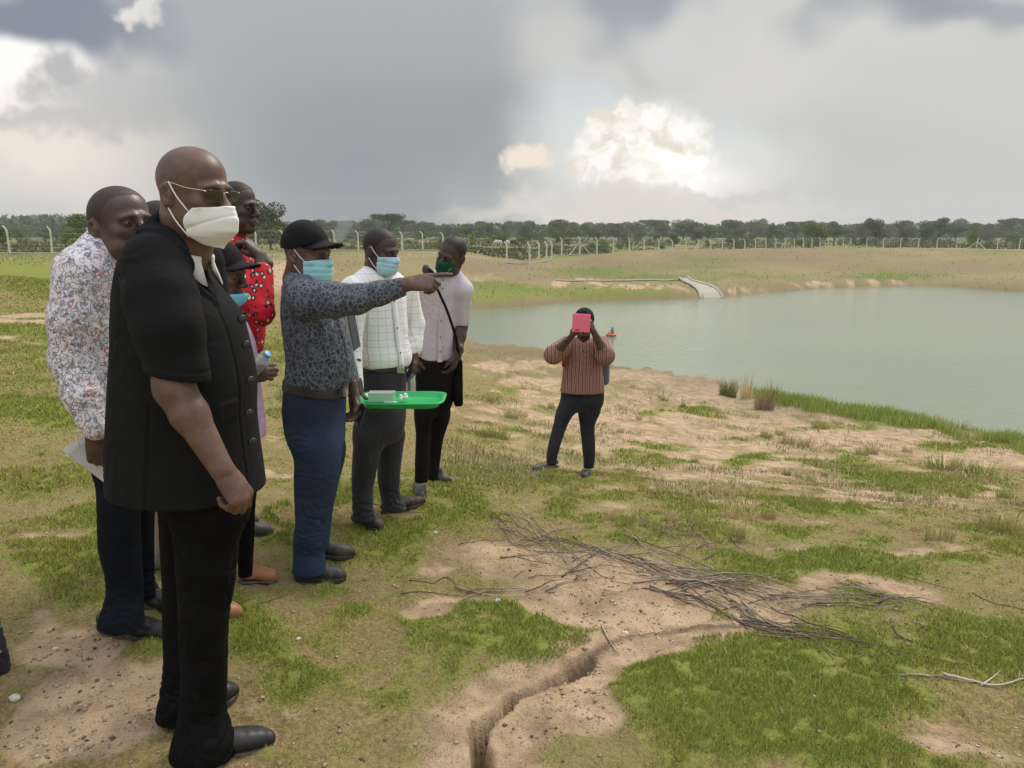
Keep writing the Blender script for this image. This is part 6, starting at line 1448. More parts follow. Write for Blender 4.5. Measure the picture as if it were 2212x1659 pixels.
def trees():
    rg = random.Random(4)
    # the ones that stand out
    x, y = xy_at(592, 112); plant_tree('round', 0, x, y, 6.9, LEAF_OLIVE, 'large rounded olive green tree right behind the man in the red shirt', wide=1.0)
    x, y = xy_at(540, 125); plant_tree('round', 1, x, y, 5.2, LEAF_OLIVE, 'smaller olive tree left of the large one behind the red shirt', wide=1.0)
    x, y = xy_at(190, 120); plant_tree('round', 1, x, y, 5.6, LEAF_MID, 'green tree rising behind the head of the man in the floral shirt')
    x, y = xy_at(168, 96); plant_tree('bush', 1, x, y, 2.9, LEAF_LIGHT, 'yellow green bush beyond the fence left of the floral shirt', 'bush', name='bush')
    x, y = xy_at(20, 120); plant_tree('tall', 0, x, y, 4.2, LEAF_MID, 'small green tree near the left edge beyond the fence')
    x, y = xy_at(1755, 205); plant_tree('round', 2, x, y, 7.4, LEAF_LIGHT, 'broad rounded light green tree beyond the right fence', wide=1.15)
    x, y = xy_at(1875, 225); plant_tree('round', 0, x, y, 7.4, LEAF_OLIVE, 'olive rounded tree right of the broad light green one', wide=1.0)
    x, y = xy_at(2012, 230); plant_tree('tall', 1, x, y, 8.6, LEAF_MID, 'tall pale green tree standing above the line at the right')
    x, y = xy_at(2080, 170); plant_tree('bush', 2, x, y, 4.0, LEAF_LIGHT, 'bright green bush beyond the fence near the right edge', 'bush', name='bush')
    x, y = xy_at(1020, 96); plant_tree('sapling', 0, x, y, 2.6, LEAF_LIGHT, 'thin young tree just right of the leaning man', name='young_tree')
    x, y = xy_at(845, 120); plant_tree('flat', 0, x*1.6, y*1.6, 7.4, LEAF_DARK, 'dark flat topped tree above the man in the check shirt')
    x, y = xy_at(955, 105); plant_tree('bush', 0, x, y, 2.2, LEAF_LIGHT, 'small bright bush beside the head of the leaning man', 'bush', name='bush')
    x, y = xy_at(690, 110); plant_tree('bush', 2, x, y, 2.6, LEAF_OLIVE, 'low olive bush just behind the fence by the pointing man', 'bush', name='bush')
    grp = {LEAF_DARK.name: ('dark green tree in the line beyond the fence', 'dark trees in the line beyond the fence'),
           LEAF_MID.name: ('mid green tree in the long line beyond the fence', 'mid green trees in the line beyond the fence'),
           LEAF_OLIVE.name: ('olive green tree in the long line beyond the fence', 'olive trees in the line beyond the fence')}
    n = 0
    for row, (Y0, Y1, cnt) in enumerate(((430, 520, 70), (320, 400, 76), (190, 290, 64))):
        for i in range(cnt):
            Y = rg.uniform(Y0, Y1); px = -60+2340*(i+rg.uniform(.1, .9))/cnt; x, y = xy_at(px, Y)
            kind = rg.choice(['round', 'round', 'round', 'tall', 'round', 'tall', 'round', 'round', 'flat']); lf = rg.choice([LEAF_DARK, LEAF_DARK, LEAF_MID, LEAF_OLIVE] if row < 2 else [LEAF_DARK, LEAF_MID, LEAF_MID, LEAF_OLIVE])
            up = rg.uniform(12, 28) if row < 2 else rg.uniform(-14, 12)
            if px < 560: up *= .55
            h = 3.8+up/1703*Y
            where = next(w for lim, w in ((570, 'at the far left'), (1000, 'between the black cap and the leaning man'), (1300, 'above the woman with the tablet'), (1560, 'above the concrete chute'), (1860, 'around the broad light green tree'), (9999, 'at the right end')) if px < lim)
            row_ = ('farthest row', 'middle row', 'nearest row')[row]; word = grp[lf.name][0].split(' in the')[0]
            plant_tree(kind, rg.randrange(3), x, y, max(h, 3.0), lf, f'{word}, {row_}, {where}', group=f'{grp[lf.name][1]}, {row_}, {where}', wide=rg.uniform(1.0, 1.6))
    for i in range(120):
        Y = rg.uniform(118, 240); px = rg.uniform(-40, 2260); x, y = xy_at(px, Y); k = rg.random()
        lf = rg.choice([LEAF_MID, LEAF_OLIVE, LEAF_LIGHT])
        if px < 1000 and Y < 170 and rg.random() < .5 or Y < float(fence_Y(px))+6: continue
        plant_tree('bush' if k < .8 else 'sapling', rg.randrange(3), x, y, rg.uniform(1.0, 2.7), lf, 'low bush scattered in the scrub between fence and trees', 'bush', 'low bushes in the scrub beyond the fence', name='bush', wide=rg.uniform(.9, 1.5))
trees()
def woodland():
    rg = np.random.RandomState(9); n = 52000; k = 760
    px = rg.uniform(-250, 2450, k); Y = rg.uniform(450, 850, k); X = (px-1106)/1703*Y; up = np.where(px < 560, rg.uniform(24, 36, k)*np.where(px < 260, 1, .8), rg.uniform(7, 18, k))
    H = 3.8+up/1703*Y; i = rg.choice(k, n)
    c = np.stack([X[i]+rg.normal(size=n)*7, Y[i]+rg.normal(size=n)*5, -2.4+H[i]*rg.uniform(0, 1, n)**.7], 1); c[:, 2] -= np.abs(c[:, 0]-X[i])**2*.03
    a = rg.normal(size=(n, 3)); a /= np.linalg.norm(a, axis=1)[:, None]; b = np.cross(a, rg.normal(size=(n, 3))); b /= np.linalg.norm(b, axis=1)[:, None]; s = rg.uniform(1.2, 2.6, n)[:, None]
    v = np.stack([c-a*s, c+b*s*.6, c+a*s, c-b*s*.6], 1).reshape(-1, 3)
    o = add('far_woodland', npmesh('far_woodland', v, np.arange(n*4).reshape(-1, 4), False, {'tint': np.repeat(rg.uniform(0, .7, n), 4)}), LEAF_DARK); tag(o, 'far woodland reading as one dark green mass along the horizon', 'woodland', kind='stuff')
    # scrub and rank grass between the fence and the trees
    n = 90000; px = rg.uniform(-150, 2400, n); Y = (fence_Y(px)+3)*np.exp(rg.uniform(0, 1, n)*np.log(330/fence_Y(px))); X = (px-1106)/1703*Y
    den = fbm(X*.09, Y*.05, o=3, seed=15); keep = den > .40+rg.uniform(0, .25, n); X, Y, den = X[keep], Y[keep], den[keep]; n = len(X); z = base_h(X, Y)
    hh = rg.uniform(.0, 1, n)**1.3*(.25+.010*(Y-90)*sst(den, .42, .72)); c = np.stack([X, Y, z+hh*.7], 1)
    a = rg.normal(size=(n, 3))*[.5, .5, 1]; a /= np.linalg.norm(a, axis=1)[:, None]; b = np.cross(a, rg.normal(size=(n, 3))); b /= np.linalg.norm(b, axis=1)[:, None]; s = rg.uniform(.12, .38, n)[:, None]
    v = np.stack([c-a*s, c+b*s*.5, c+a*s, c-b*s*.5], 1).reshape(-1, 3)
    o = add('scrub', npmesh('scrub', v, np.arange(n*4).reshape(-1, 4), False, {'tint': np.repeat(rg.uniform(0, 1, n), 4)}), SCRUB); tag(o, 'rank olive scrub covering the plain behind the fence', 'scrub', kind='stuff')
woodland()
# ------------------------------------------------------------------ fences
CONC = mat('weathered_pale_concrete', (.50, .48, .40), .9, lambda N, b: N.l.new(N.mix(N.ss(N.noise(N.coord(), 1.5, 4, .6), .35, .7), (.70, .67, .58), (.48, .46, .38)), b.inputs['Base Color']))
WIRE = mat('galvanised_wire', (.35, .35, .33), .5, metal=.6)
def post_mesh(side, seed):
    rg = random.Random(seed); mb = MB(); s = side
    mb.tube([(0, 0, -.3), (0, 0, .9), (0, 0, 1.95), (s*.10, 0, 2.16), (s*.30, 0, 2.38)], [.11, .10, .09, .08, .065], 4); return mb
def fence(name, label, pts, spacing, crank, braces=(), start=0.0, lean=0):
    pts = [np.asarray(p, float) for p in pts]; root = empty(name, (*pts[0], gzl(*pts[0]))); tag(root, label, 'fence'); rb = np.array(root.location)
    seg = [np.linalg.norm(b-a) for a, b in zip(pts, pts[1:])]; tot = sum(seg); n = int(tot/spacing+1e-6)+1; pos = []
    for i in range(n):
        d = start+i*spacing; k = 0
        while k < len(seg)-1 and d > seg[k]: d -= seg[k]; k += 1
        t = min(d/seg[k], 1); p = pts[k]+(pts[k+1]-pts[k])*t; dr = (pts[k+1]-pts[k])/seg[k]; pos.append((p, dr))
    P_ = np.array([p for p, _ in pos]); Z = gz(P_[:, 0], P_[:, 1])
    protos = {}
    for i, (p, dr) in enumerate(pos):
        cr = crank[i] if hasattr(crank, '__len__') else crank
        if cr not in protos: o = post_mesh(cr, 1).build('post', CONC, root)
        else: o = protos[cr].copy(); C.objects.link(o); o.parent = root
        protos[cr] = o
        yaw = math.atan2(dr[1], dr[0])*0+random.uniform(-.1, .1); o.location = (p[0]-rb[0], p[1]-rb[1], Z[i]-rb[2]); o.rotation_euler = (random.uniform(-.02, .02), random.uniform(-.025, .025), yaw)
        if i in braces:
            for sg in (1, -1):
                b = MB(); q = p+dr*sg*2.3; zq = gzl(q[0], q[1]); b.tube([np.array([p[0], p[1], Z[i]+1.75]), np.array([q[0], q[1], zq-.1])], [.065, .075], 4); br = b.build('brace', CONC, None, False, (p[0], p[1], Z[i])); br.parent = o; br.rotation_euler = (0, 0, -yaw)
    for hgt in (.3, .8, 1.3, 1.8, 2.15, 2.3):
        off = crank if not hasattr(crank, '__len__') else crank[0]
        mb = MB(); mb.tube([np.array([p[0]+(off*.15 if hgt > 2 else 0), p[1], Z[i]+hgt]) for i, (p, _) in enumerate(pos)], .006, 4); mb.build('wire', WIRE, root, False, rb)
    # low concrete footing strip
    mb = MB(); pp = [np.array([p[0], p[1], Z[i]+.02]) for i, (p, _) in enumerate(pos)]; pp2 = []
    for a, b in zip(pp, pp[1:]):
        for t in (0, .5): m = a+(b-a)*t; m[2] = gzl(m[0], m[1])+.06; pp2.append(m)
    mb.tube(pp2+[pp[-1]], .08, 4); mb.build('footing', mat('earthy_concrete', (.34, .31, .24), .95), root, False, rb)
    return root
fence('fence', 'post and wire fence across the grass plain behind the group at left', [(-53, 60), (-43.6, 69), (-10.9, 103), (-7.5, 101)], 3.3, -1, braces=(6,))
fence('fence', 'short fence stretch dipping through the gully in the middle', [(-.6, 90), (1.8, 88), (3.8, 94), (5.4, 101)], 3.6, -1)
fence('fence', 'long cranked post fence behind the mounds on the right bank', [(6.4, 103), (69.9, 165), (90.3, 136), (104, 117)], 3.545, [-1]*26+[1]*30, braces=(1, 9, 17, 25, 32))
# ------------------------------------------------------------------ concrete chute and kerb on the far bank
def chute():
    bl, br = WZ(1514, 647, ZW-.1), WZ(1562, 646, ZW-.1); tl, tr = W(1468, 613, 57.5), W(1486, 613, 57.5)
    tl[2] = tr[2] = gzl(tl[0], tl[1])+.12
    o = empty('spillway', tuple((bl+br)/2)); tag(o, 'pale concrete chute running down the far bank into the pond', 'spillway'); base = (bl+br)/2
    n = 14; L, Rr = [], []
    for i in range(n+1):
        t = i/n; a = tl+(bl-tl)*t; b = tr+(br-tr)*t
        za = max(gzl(a[0], a[1]), ZW-.1); zb = max(gzl(b[0], b[1]), ZW-.1); z = max(za, zb, (tl[2])*(1-t)+bl[2]*t)+.05
        a[2] = b[2] = z; L.append(a); Rr.append(b)
    mb = MB(); vs = []
    for a, b in zip(L, Rr): vs += [a, b, a-[0, 0, .5], b-[0, 0, .5]]
    mb.f_put(vs, [[4*i, 4*i+1, 4*i+5, 4*i+4] for i in range(n)]+[[4*i+2, 4*i, 4*i+4, 4*i+6] for i in range(n)]+[[4*i+1, 4*i+3, 4*i+7, 4*i+5] for i in range(n)]); mb.build('slab', mat('chute_concrete', (.42, .39, .32), .95, None, .2), o, False, base)
    pale = mat('pale_concrete_kerb', (.52, .48, .39), .9)
    for side_ in (L, Rr):
        mb = MB(); mb.tube([p+[0, 0, .05] for p in side_], [(.075, .075)]*len(side_), 4); mb.build('kerb', pale, o, False, base)
    pts = [tl]
    for px, py, Y in ((1420, 611, 56.5), (1340, 608, 55), (1260, 603, 54), (1200, 598, 54)):
        p = W(px, py, Y); pts.append(p)
    pts = catmull(pts, 5)
    for p in pts: p[2] = gzl(p[0], p[1])+.08
    mb = MB(); mb.tube(pts, .06, 4); k = mb.build('drain_kerb', mat('drain_concrete', (.46, .42, .34), .95), None, False, tuple(pts[0])); k.location = tuple(pts[0]); tag(k, 'low concrete drain edging leading along the bank to the chute', 'kerb')
chute()
# ------------------------------------------------------------------ floating pump
def float_pump():
    c = WZ(1320, 726, ZW); c[2] += .06; o = empty('pump_float', tuple(c)); tag(o, 'orange ring float carrying a grey pump on the pond', 'float')
    s = 12./788*c[1]/math.cos(.2)/K  # half width from the photo
    Rr = .185*1.0; Rr = 12.0/1703*c[1]*.80
    mb = MB(); n = 24; ring = [c+np.array([math.cos(t)*Rr, math.sin(t)*Rr, 0]) for t in np.linspace(0, 2*math.pi, n+1)]; mb.tube(ring, Rr*.24, 10, cap=False); mb.build('ring', mat('orange_plastic', (.75, .13, .035), .45), o, True, c)
    g = mat('grey_pump_casing', (.16, .19, .20), .5); h = Rr*1.5
    mb = MB(); mb.tube([c+[Rr*.3, 0, -.1], c+[Rr*.3, 0, .05], c+[Rr*.3, 0, h], c+[Rr*.3, 0, h*1.02]], [Rr*.30, Rr*.34, Rr*.34, Rr*.2], 14); p = mb.build('pump', g, o, True, c)
    MB().tube([c+[Rr*.3, 0, h], c+[Rr*.3, 0, h*1.18]], [Rr*.24, Rr*.16], 12).build('pump_cap', mat('blue_cap', (.14, .32, .5), .5), p, True, c)
    MB().tube([c+[Rr*.3, -.02, h*1.05], c+[-Rr*.4, -.1, h*.45], c+[-Rr*1.35, -.15, -.05]], Rr*.10, 8).build('pipe', g, o, True, c)
float_pump()
# ------------------------------------------------------------------ cattle grazing beyond the fence
def cattle():
    q = SDF((-1.0, -.5, -.05), (1.4, .5, 1.6), .045)
    q.cone((-.62, 0, 1.05), (.45, 0, 1.02), .30, .32, .1, flat=((0, 1, 0), .8)); q.cone((.45, 0, 1.05), (.85, 0, .95), .22, .15, .12); q.cone((.85, 0, .95), (1.12, 0, .42), .13, .10, .08); q.cone((1.08, 0, .50), (1.18, 0, .20), .11, .07, .05)
    q.ell((.42, 0, 1.36), (.16, .10, .14), .1)
    for x, s in ((-.60, -1), (.40, 1)):
        for y in (.16, -.16):
            q.cone((x, y, .85), (x+.05*s, y, .45), .13, .065, .06); q.cone((x+.05*s, y, .45), (x, y, .02), .06, .045, .02)
    q.cone((-.88, 0, 1.1), (-.98, 0, .4), .035, .03, .03)
    for y in (1, -1): q.cone((1.02, y*.09, .55), (.98, y*.22, .60), .035, .02, .02); q.cone((1.0, y*.06, .62), (1.04, y*.16, .80), .03, .012, .02)
    v, f = q.mesh(); v = relax(v.astype(float), f, 1); meshes = []
    for nm, c in (('white_hide', (.62, .60, .54)), ('black_hide', (.02, .018, .018)), ('tan_hide', (.30, .19, .11))):
        me = npmesh('cow', v, f, True); me.materials.append(mat(nm, c, .8)); meshes.append(me)
    for k, (px, Y, yaw, m, lab) in enumerate(((1076, 168, 2.9, 0, 'white cow grazing alone beyond the gully fence'), (1097, 166, 1.9, 0, 'white cow grazing next to a black one'), (1108, 170, .2, 1, 'black cow grazing beside the white one'),
                                              (1133, 172, .4, 2, 'tan cow grazing right of the black cow'), (1156, 175, 3.3, 2, 'tan cow grazing farthest right beyond the gully'))):
        x, y = xy_at(px, Y); o = bpy.data.objects.new('cow', meshes[m]); C.objects.link(o); o.location = (x, y, gzl(x, y)); o.rotation_euler = (0, 0, yaw); tag(o, lab, 'cow', 'cattle grazing beyond the fence')
cattle()
# ------------------------------------------------------------------ grass
def blade_mat(name):
    def sh(N, b):
        c = N.attr('col', 'Color'); N.l.new(c, b.inputs['Base Color']); b.inputs['Roughness'].default_value = .75; b.inputs['Specular IOR Level'].default_value = .15
    return mat(name, (.2, .25, .06), .75, sh)
BLADE = blade_mat('grass_blades')
def blades(P, h, w, lean, col, rg, seg=1):
    "P (N,3) roots; one tapering blade each"
    n = len(P); a = rg.uniform(0, 2*np.pi, n); d = np.stack([np.cos(a), np.sin(a), np.zeros(n)], 1); b = rg.uniform(0, 2*np.pi, n); s = np.stack([np.cos(b), np.sin(b), np.zeros(n)], 1)*w[:, None]*.5
    up = np.array([0, 0, 1.]); tip = P+d*(lean*h)[:, None]+up*(h*np.sqrt(np.maximum(1-lean**2*.6, .1)))[:, None]
    if seg == 1:
        v = np.stack([P-s, P+s, tip], 1).reshape(-1, 3); f = np.arange(n*3).reshape(-1, 3); c = np.repeat(col, 3, 0)
    else:
        mid = P+d*(lean*h*.32)[:, None]+up*(h*.58)[:, None]; v = np.stack([P-s, P+s, mid+s*.7, mid-s*.7, tip], 1).reshape(-1, 3); i = np.arange(n)[:, None]*5
        f = [np.hstack([i, i+1, i+2, i+3]), np.hstack([i+3, i+2, i+4])]; c = np.repeat(col, 5, 0)
    return v, f, c
def lawn():
    rg = np.random.RandomState(3); n = 1250000
    Y = 1.55*np.exp(rg.uniform(0, 1, n)**1.0*3.0); X = rg.uniform(-.80, .80, n)*Y
    z0 = base_h(X, Y); g, s = cover(X, Y, z0)
    keep = rg.uniform(0, 1, n) < np.clip(sst(g, .05, .85)*.55+.42*(1-sst(s, .05, .45)), 0, 1)*(1-.75*sst(s, .25, .6)*(1-sst(g, .3, .7))); keep &= (z0 > ZW+.12)
    nb = fbm(X*17, Y*17, seed=202, o=2); keep &= nb > .30+.28*(1-g)*rg.uniform(.4, 1, n); X, Y, g, s = X[keep], Y[keep], g[keep], s[keep]; h_, _, _, inn = ground_full(X, Y, (g, s)); dg, _, _ = seg_dist(X, Y, gully, [gw]); ok = (inn < .02) & (dg > .07); X, Y, g, s, h_ = X[ok], Y[ok], g[ok], s[ok], h_[ok]; n = len(X)
    dist = np.hypot(X, Y); k = rg.uniform(0, 1, n)
    hgt = (.008+.015*rg.uniform(0, 1, n)**1.5+.010*sst(g, .4, 1))*(1+.14*np.maximum(dist-2.5, 0))*(.45+.55*g); hgt = np.minimum(hgt, .10)
    w = (.0028+.0014*np.maximum(dist-2, 0))*rg.uniform(.6, 1.2, n); lean = rg.uniform(.1, 1.0, n)
    tone = fbm(X*1.1+3, Y*1.1, seed=53, o=3); dryp = np.clip(.85-g*.78+(tone-.5)*1.3, .10, .97)
    gr = np.stack([.165+.17*k, .225+.16*k, .042+.034*k], 1); gr = gr*(1-.0)+np.stack([.05*tone, .03*tone, 0*tone], 1)
    st = np.stack([.34+.22*k, .26+.17*k, .13+.09*k], 1); dry = rg.uniform(0, 1, n) < dryp; col = np.where(dry[:, None], st, gr)
    v, f, c = blades(np.stack([X, Y, h_-.002], 1), hgt, w, lean, col, rg)
    o = add('grass', npmesh('grass', v, f, False, {'col': c}), BLADE); tag(o, 'short patchy green and dry grass over the near bank', 'grass', kind='stuff')
lawn()
def tuft_mesh(seed, h, spread, n, kind):
    rg = np.random.RandomState(seed); r = spread*.35*np.sqrt(rg.uniform(0, 1, n)); a = rg.uniform(0, 6.28, n); P = np.stack([r*np.cos(a), r*np.sin(a), np.full(n, -.02)], 1)
    hh = h*(.22+.85*rg.uniform(0, 1, n)**1.3); lean = rg.uniform(.05, .75, n)*min(1.2, spread/h*.8); w = np.full(n, .007 if h < .5 else .009)
    k = rg.uniform(0, 1, n)[:, None]
    pal = {'green': ((.16, .21, .045), (.29, .33, .09)), 'olive': ((.21, .21, .075), (.38, .34, .15)), 'dry': ((.38, .29, .15), (.60, .47, .27)), 'dark': ((.07, .11, .03), (.16, .20, .06)), 'brown': ((.16, .10, .07), (.30, .20, .14)), 'bright': ((.12, .20, .03), (.27, .33, .07))}[kind]
    col = (np.array(pal[0])*(1-k)+np.array(pal[1])*k)*1.3; dr = rg.uniform(0, 1, n) < .22; col[dr] = np.array([.42, .33, .17])
    # blades lean outward from the middle
    v, f, c = blades(P, hh, w, lean, col, rg, 2); out = P[:, :2]/(r[:, None]+1e-6)
    v = v.reshape(n, 5, 3); tip = v[:, 4]; tip[:, :2] = P[:, :2]+out*(lean*hh)[:, None]+rg.normal(size=(n, 2))*.02*h; v[:, 2:4, :2] += (out*(lean*hh*.30)[:, None])[:, None]*.6; v = v.reshape(-1, 3)
    return npmesh('grass_tuft', v, f, False, {'col': c})
def tufts():
    lib = {k: [tuft_mesh(10*i+j, .30, .34, 150, k) for j in range(3)] for i, k in enumerate(('green', 'olive', 'dry', 'dark'))}
    for l in lib.values():
        for m_ in l: m_.materials.append(BLADE)
    lab = {'green': 'green grass tuft growing on the sandy slope by the pond', 'olive': 'olive green grass tuft on the slope by the pond', 'dry': 'dry straw coloured grass tuft on the slope', 'dark': 'small dark green grass tuft on the slope'}
    grp = {'green': 'green grass tufts on the slope', 'olive': 'olive grass tufts on the slope', 'dry': 'dry grass tufts on the slope', 'dark': 'dark grass tufts on the slope'}
    T = [(1080, 950, 34, 'olive'), (1050, 945, 26, 'green'), (1105, 905, 26, 'olive'), (1060, 868, 20, 'olive'), (1130, 900, 20, 'dry'), (1435, 868, 14, 'dark'), (1475, 878, 12, 'dark'), (2030, 1015, 40, 'green'), (2120, 1028, 34, 'green'), (2075, 1022, 30, 'olive'), (2030, 1168, 42, 'olive'), (2155, 1150, 46, 'olive'), (2200, 1150, 36, 'dry'),
         (1700, 958, 26, 'olive'), (1735, 965, 24, 'olive'), (1770, 925, 22, 'olive'), (1655, 945, 22, 'olive'), (1685, 940, 18, 'green'), (1860, 985, 22, 'olive'), (1880, 980, 22, 'olive'), (1960, 975, 16, 'dry'), (1350, 1140, 34, 'green'), (1320, 1125, 30, 'dry'), (1590, 1165, 40, 'olive'), (1575, 1120, 34, 'dry'), (1620, 1130, 30, 'dry'), (1540, 1065, 26, 'dry'), (1580, 1075, 26, 'dry'),
         (1745, 1085, 26, 'olive'), (1760, 1100, 26, 'olive'), (1840, 1095, 20, 'olive'), (1870, 1100, 18, 'olive'), (1940, 1085, 22, 'green'), (2010, 1080, 22, 'olive'), (2080, 1075, 22, 'green'), (1660, 1120, 26, 'olive'), (1420, 1075, 20, 'dry'), (1390, 1060, 20, 'olive'), (1240, 1062, 22, 'olive'), (1170, 1010, 22, 'dry'), (1190, 880, 16, 'olive'), (1130, 840, 14, 'dry'), (1340, 935, 14, 'olive'), (1380, 905, 12, 'olive'),
         (600, 780, 22, 'olive'), (610, 860, 24, 'olive'), (590, 830, 18, 'dry'), (1225, 1075, 26, 'olive'), (1700, 1030, 14, 'dark'), (1780, 1030, 12, 'dark'), (1900, 1020, 18, 'dry'), (1500, 1000, 14, 'olive'), (2170, 1075, 24, 'green'), (1290, 985, 12, 'olive'), (1980, 1150, 22, 'dry'), (1450, 1130, 24, 'dry'), (1510, 1145, 22, 'olive'), (30, 1155, 14, 'olive'), (90, 985, 10, 'olive'), (780, 1010, 14, 'olive'), (745, 990, 12, 'olive')]
    rg = random.Random(5)
    for px, py, hp, kind in T:
        p = ground_hit(px, py); h = hp*1.25/1703*math.hypot(p[0], p[1]); me = rg.choice(lib[kind]); o = bpy.data.objects.new('grass_tuft', me); C.objects.link(o); s = h/.30
        o.location = (p[0], p[1], gzl(p[0], p[1])); o.rotation_euler = (0, 0, rg.uniform(0, 6.28)); o.scale = (s*rg.uniform(1.0, 1.35), s*rg.uniform(1.0, 1.35), s); tag(o, lab[kind], 'grass tuft', grp[kind])
    # individual shore plants
    for nm, px, py, h, sp, n, kind, label, cat in (('grass_clump', 1572, 857, .55, .55, 420, 'dark', 'dense dark green grass clump at the water edge', 'grass clump'), ('reed_clump', 1612, 862, .95, .42, 90, 'dry', 'tall dry straw reeds standing at the water edge', 'reeds'),
                                                   ('shrub', 1650, 880, .5, .6, 300, 'brown', 'low brown dry shrub beside the tall straw reeds', 'shrub'), ('shrub', 1665, 868, .6, .4, 120, 'dark', 'sparse dark weed just behind the brown shrub', 'weed')):
        p = ground_hit(px, py); me = tuft_mesh(px, h, sp, n, kind); me.materials.append(BLADE); o = bpy.data.objects.new(nm, me); C.objects.link(o); o.location = (p[0], p[1], gzl(p[0], p[1])); tag(o, label, cat)
    # belt of bright grass along the right hand shore
    rg = np.random.RandomState(21); n = 20000; t = rg.uniform(0, 1, n); px = 1655+t*640; pys = np.interp(px, [1655, 1700, 1950, 2080, 2212, 2320], [862, 868, 915, 941, 970, 1000])
    k0 = np.array([ground_hit(a, b) for a, b in zip(np.linspace(1655, 2295, 60), np.interp(np.linspace(1655, 2295, 60), [1655, 1700, 1950, 2080, 2212, 2320], [862, 868, 915, 941, 970, 1000]))])
    ii = t*59; i0 = np.clip(ii.astype(int), 0, 58); fr = (ii-i0)[:, None]; B = k0[i0]*(1-fr)+k0[i0+1]*fr; X = B[:, 0]+rg.normal(size=n)*.25; Yv = B[:, 1]+rg.normal(size=n)*.42+.1
    cl = fbm(X*1.6, Yv*1.6, seed=88, o=3); m = cl > .40+rg.uniform(-.1, .1, n); X, Yv, cl = X[m], Yv[m], cl[m]; n = len(X); z = gz(X, Yv); m = z > ZW-.12; X, Yv, z, cl = X[m], Yv[m], z[m], cl[m]; n = len(X); k = rg.uniform(0, 1, n)[:, None]
    col = np.array([.22, .31, .06])*(1-k)+np.array([.46, .49, .15])*k; v, f, c = blades(np.stack([X, Yv, z-.02], 1), rg.uniform(.06, .30, n)*(.4+cl), np.full(n, .014), rg.uniform(0, .5, n), col, rg, 2)
    o = add('shore_grass', npmesh('shore_grass', v, f, False, {'col': c}), BLADE); tag(o, 'belt of tall bright green grass along the near shore at right', 'grass', kind='stuff')
    # thin dry stems and weeds: loose straw on the slope, and green fringe of the far bank
    n = 60000; px = rg.uniform(1000, 2260, n); py = 1000+rg.uniform(0, 1, n)*170; Yv = np.zeros(n)
    Y = 4.2*np.exp(rg.uniform(0, 1.6, n)); X = rg.uniform(-.1, .78, n)*Y; z = base_h(X, Y); q = fbm(X*1.3, Y*1.3, seed=99, o=3); m = (q > .55+rg.uniform(0, .10, len(q))) & (z > ZW+.25) & (Y > 5.2); X, Y, q = X[m], Y[m], q[m]; n = len(X); z = gz(X, Y); k = rg.uniform(0, 1, n)[:, None]
    col = np.array([.40, .33, .17])*(1-k)+np.array([.66, .56, .34])*k; gm = rg.uniform(0, 1, n) < .45; col[gm] = np.array([.17, .19, .06])
    v, f, c = blades(np.stack([X, Y, z-.01], 1), rg.uniform(.02, .10, n)*sst(Y, 3, 9)+.02, .0025+.0006*Y, rg.uniform(.2, 1.0, n), col, rg, 2)
    o = add('dry_grass', npmesh('dry_grass', v, f, False, {'col': c}), BLADE); tag(o, 'loose dry straw grass scattered over the slope above the pond', 'grass', kind='stuff')
    n = 15000; Y = rg.uniform(40, 92, n); px = rg.uniform(-60, 2300, n); X = (px-1106)/1703*Y; z = base_h(X, Y); q = fbm(X*.35, Y*.35, seed=33, o=4); g, s = cover(X, Y, z); m = (z > ZW+.35) & (q+g*.25 > .52); X, Y, z, g = X[m], Y[m], z[m], g[m]; n = len(X); z = gz(X, Y); k = rg.uniform(0, 1, n)[:, None]
    gm = rg.uniform(0, 1, n)[:, None] < .15+g[:, None]*.8; col = np.where(gm, np.array([.20, .24, .065])*(1-k)+np.array([.36, .37, .13])*k, np.array([.42, .33, .20])*(1-k)+np.array([.58, .47, .30])*k)
    v, f, c = blades(np.stack([X, Y, z-.03], 1), rg.uniform(.06, .24, n), np.full(n, .08), rg.uniform(.2, 1.0, n), col, rg)
    o = add('bank_grass', npmesh('bank_grass', v, f, False, {'col': c}), BLADE); tag(o, 'rough grass covering the far bank and its mounds', 'grass', kind='stuff')
tufts()
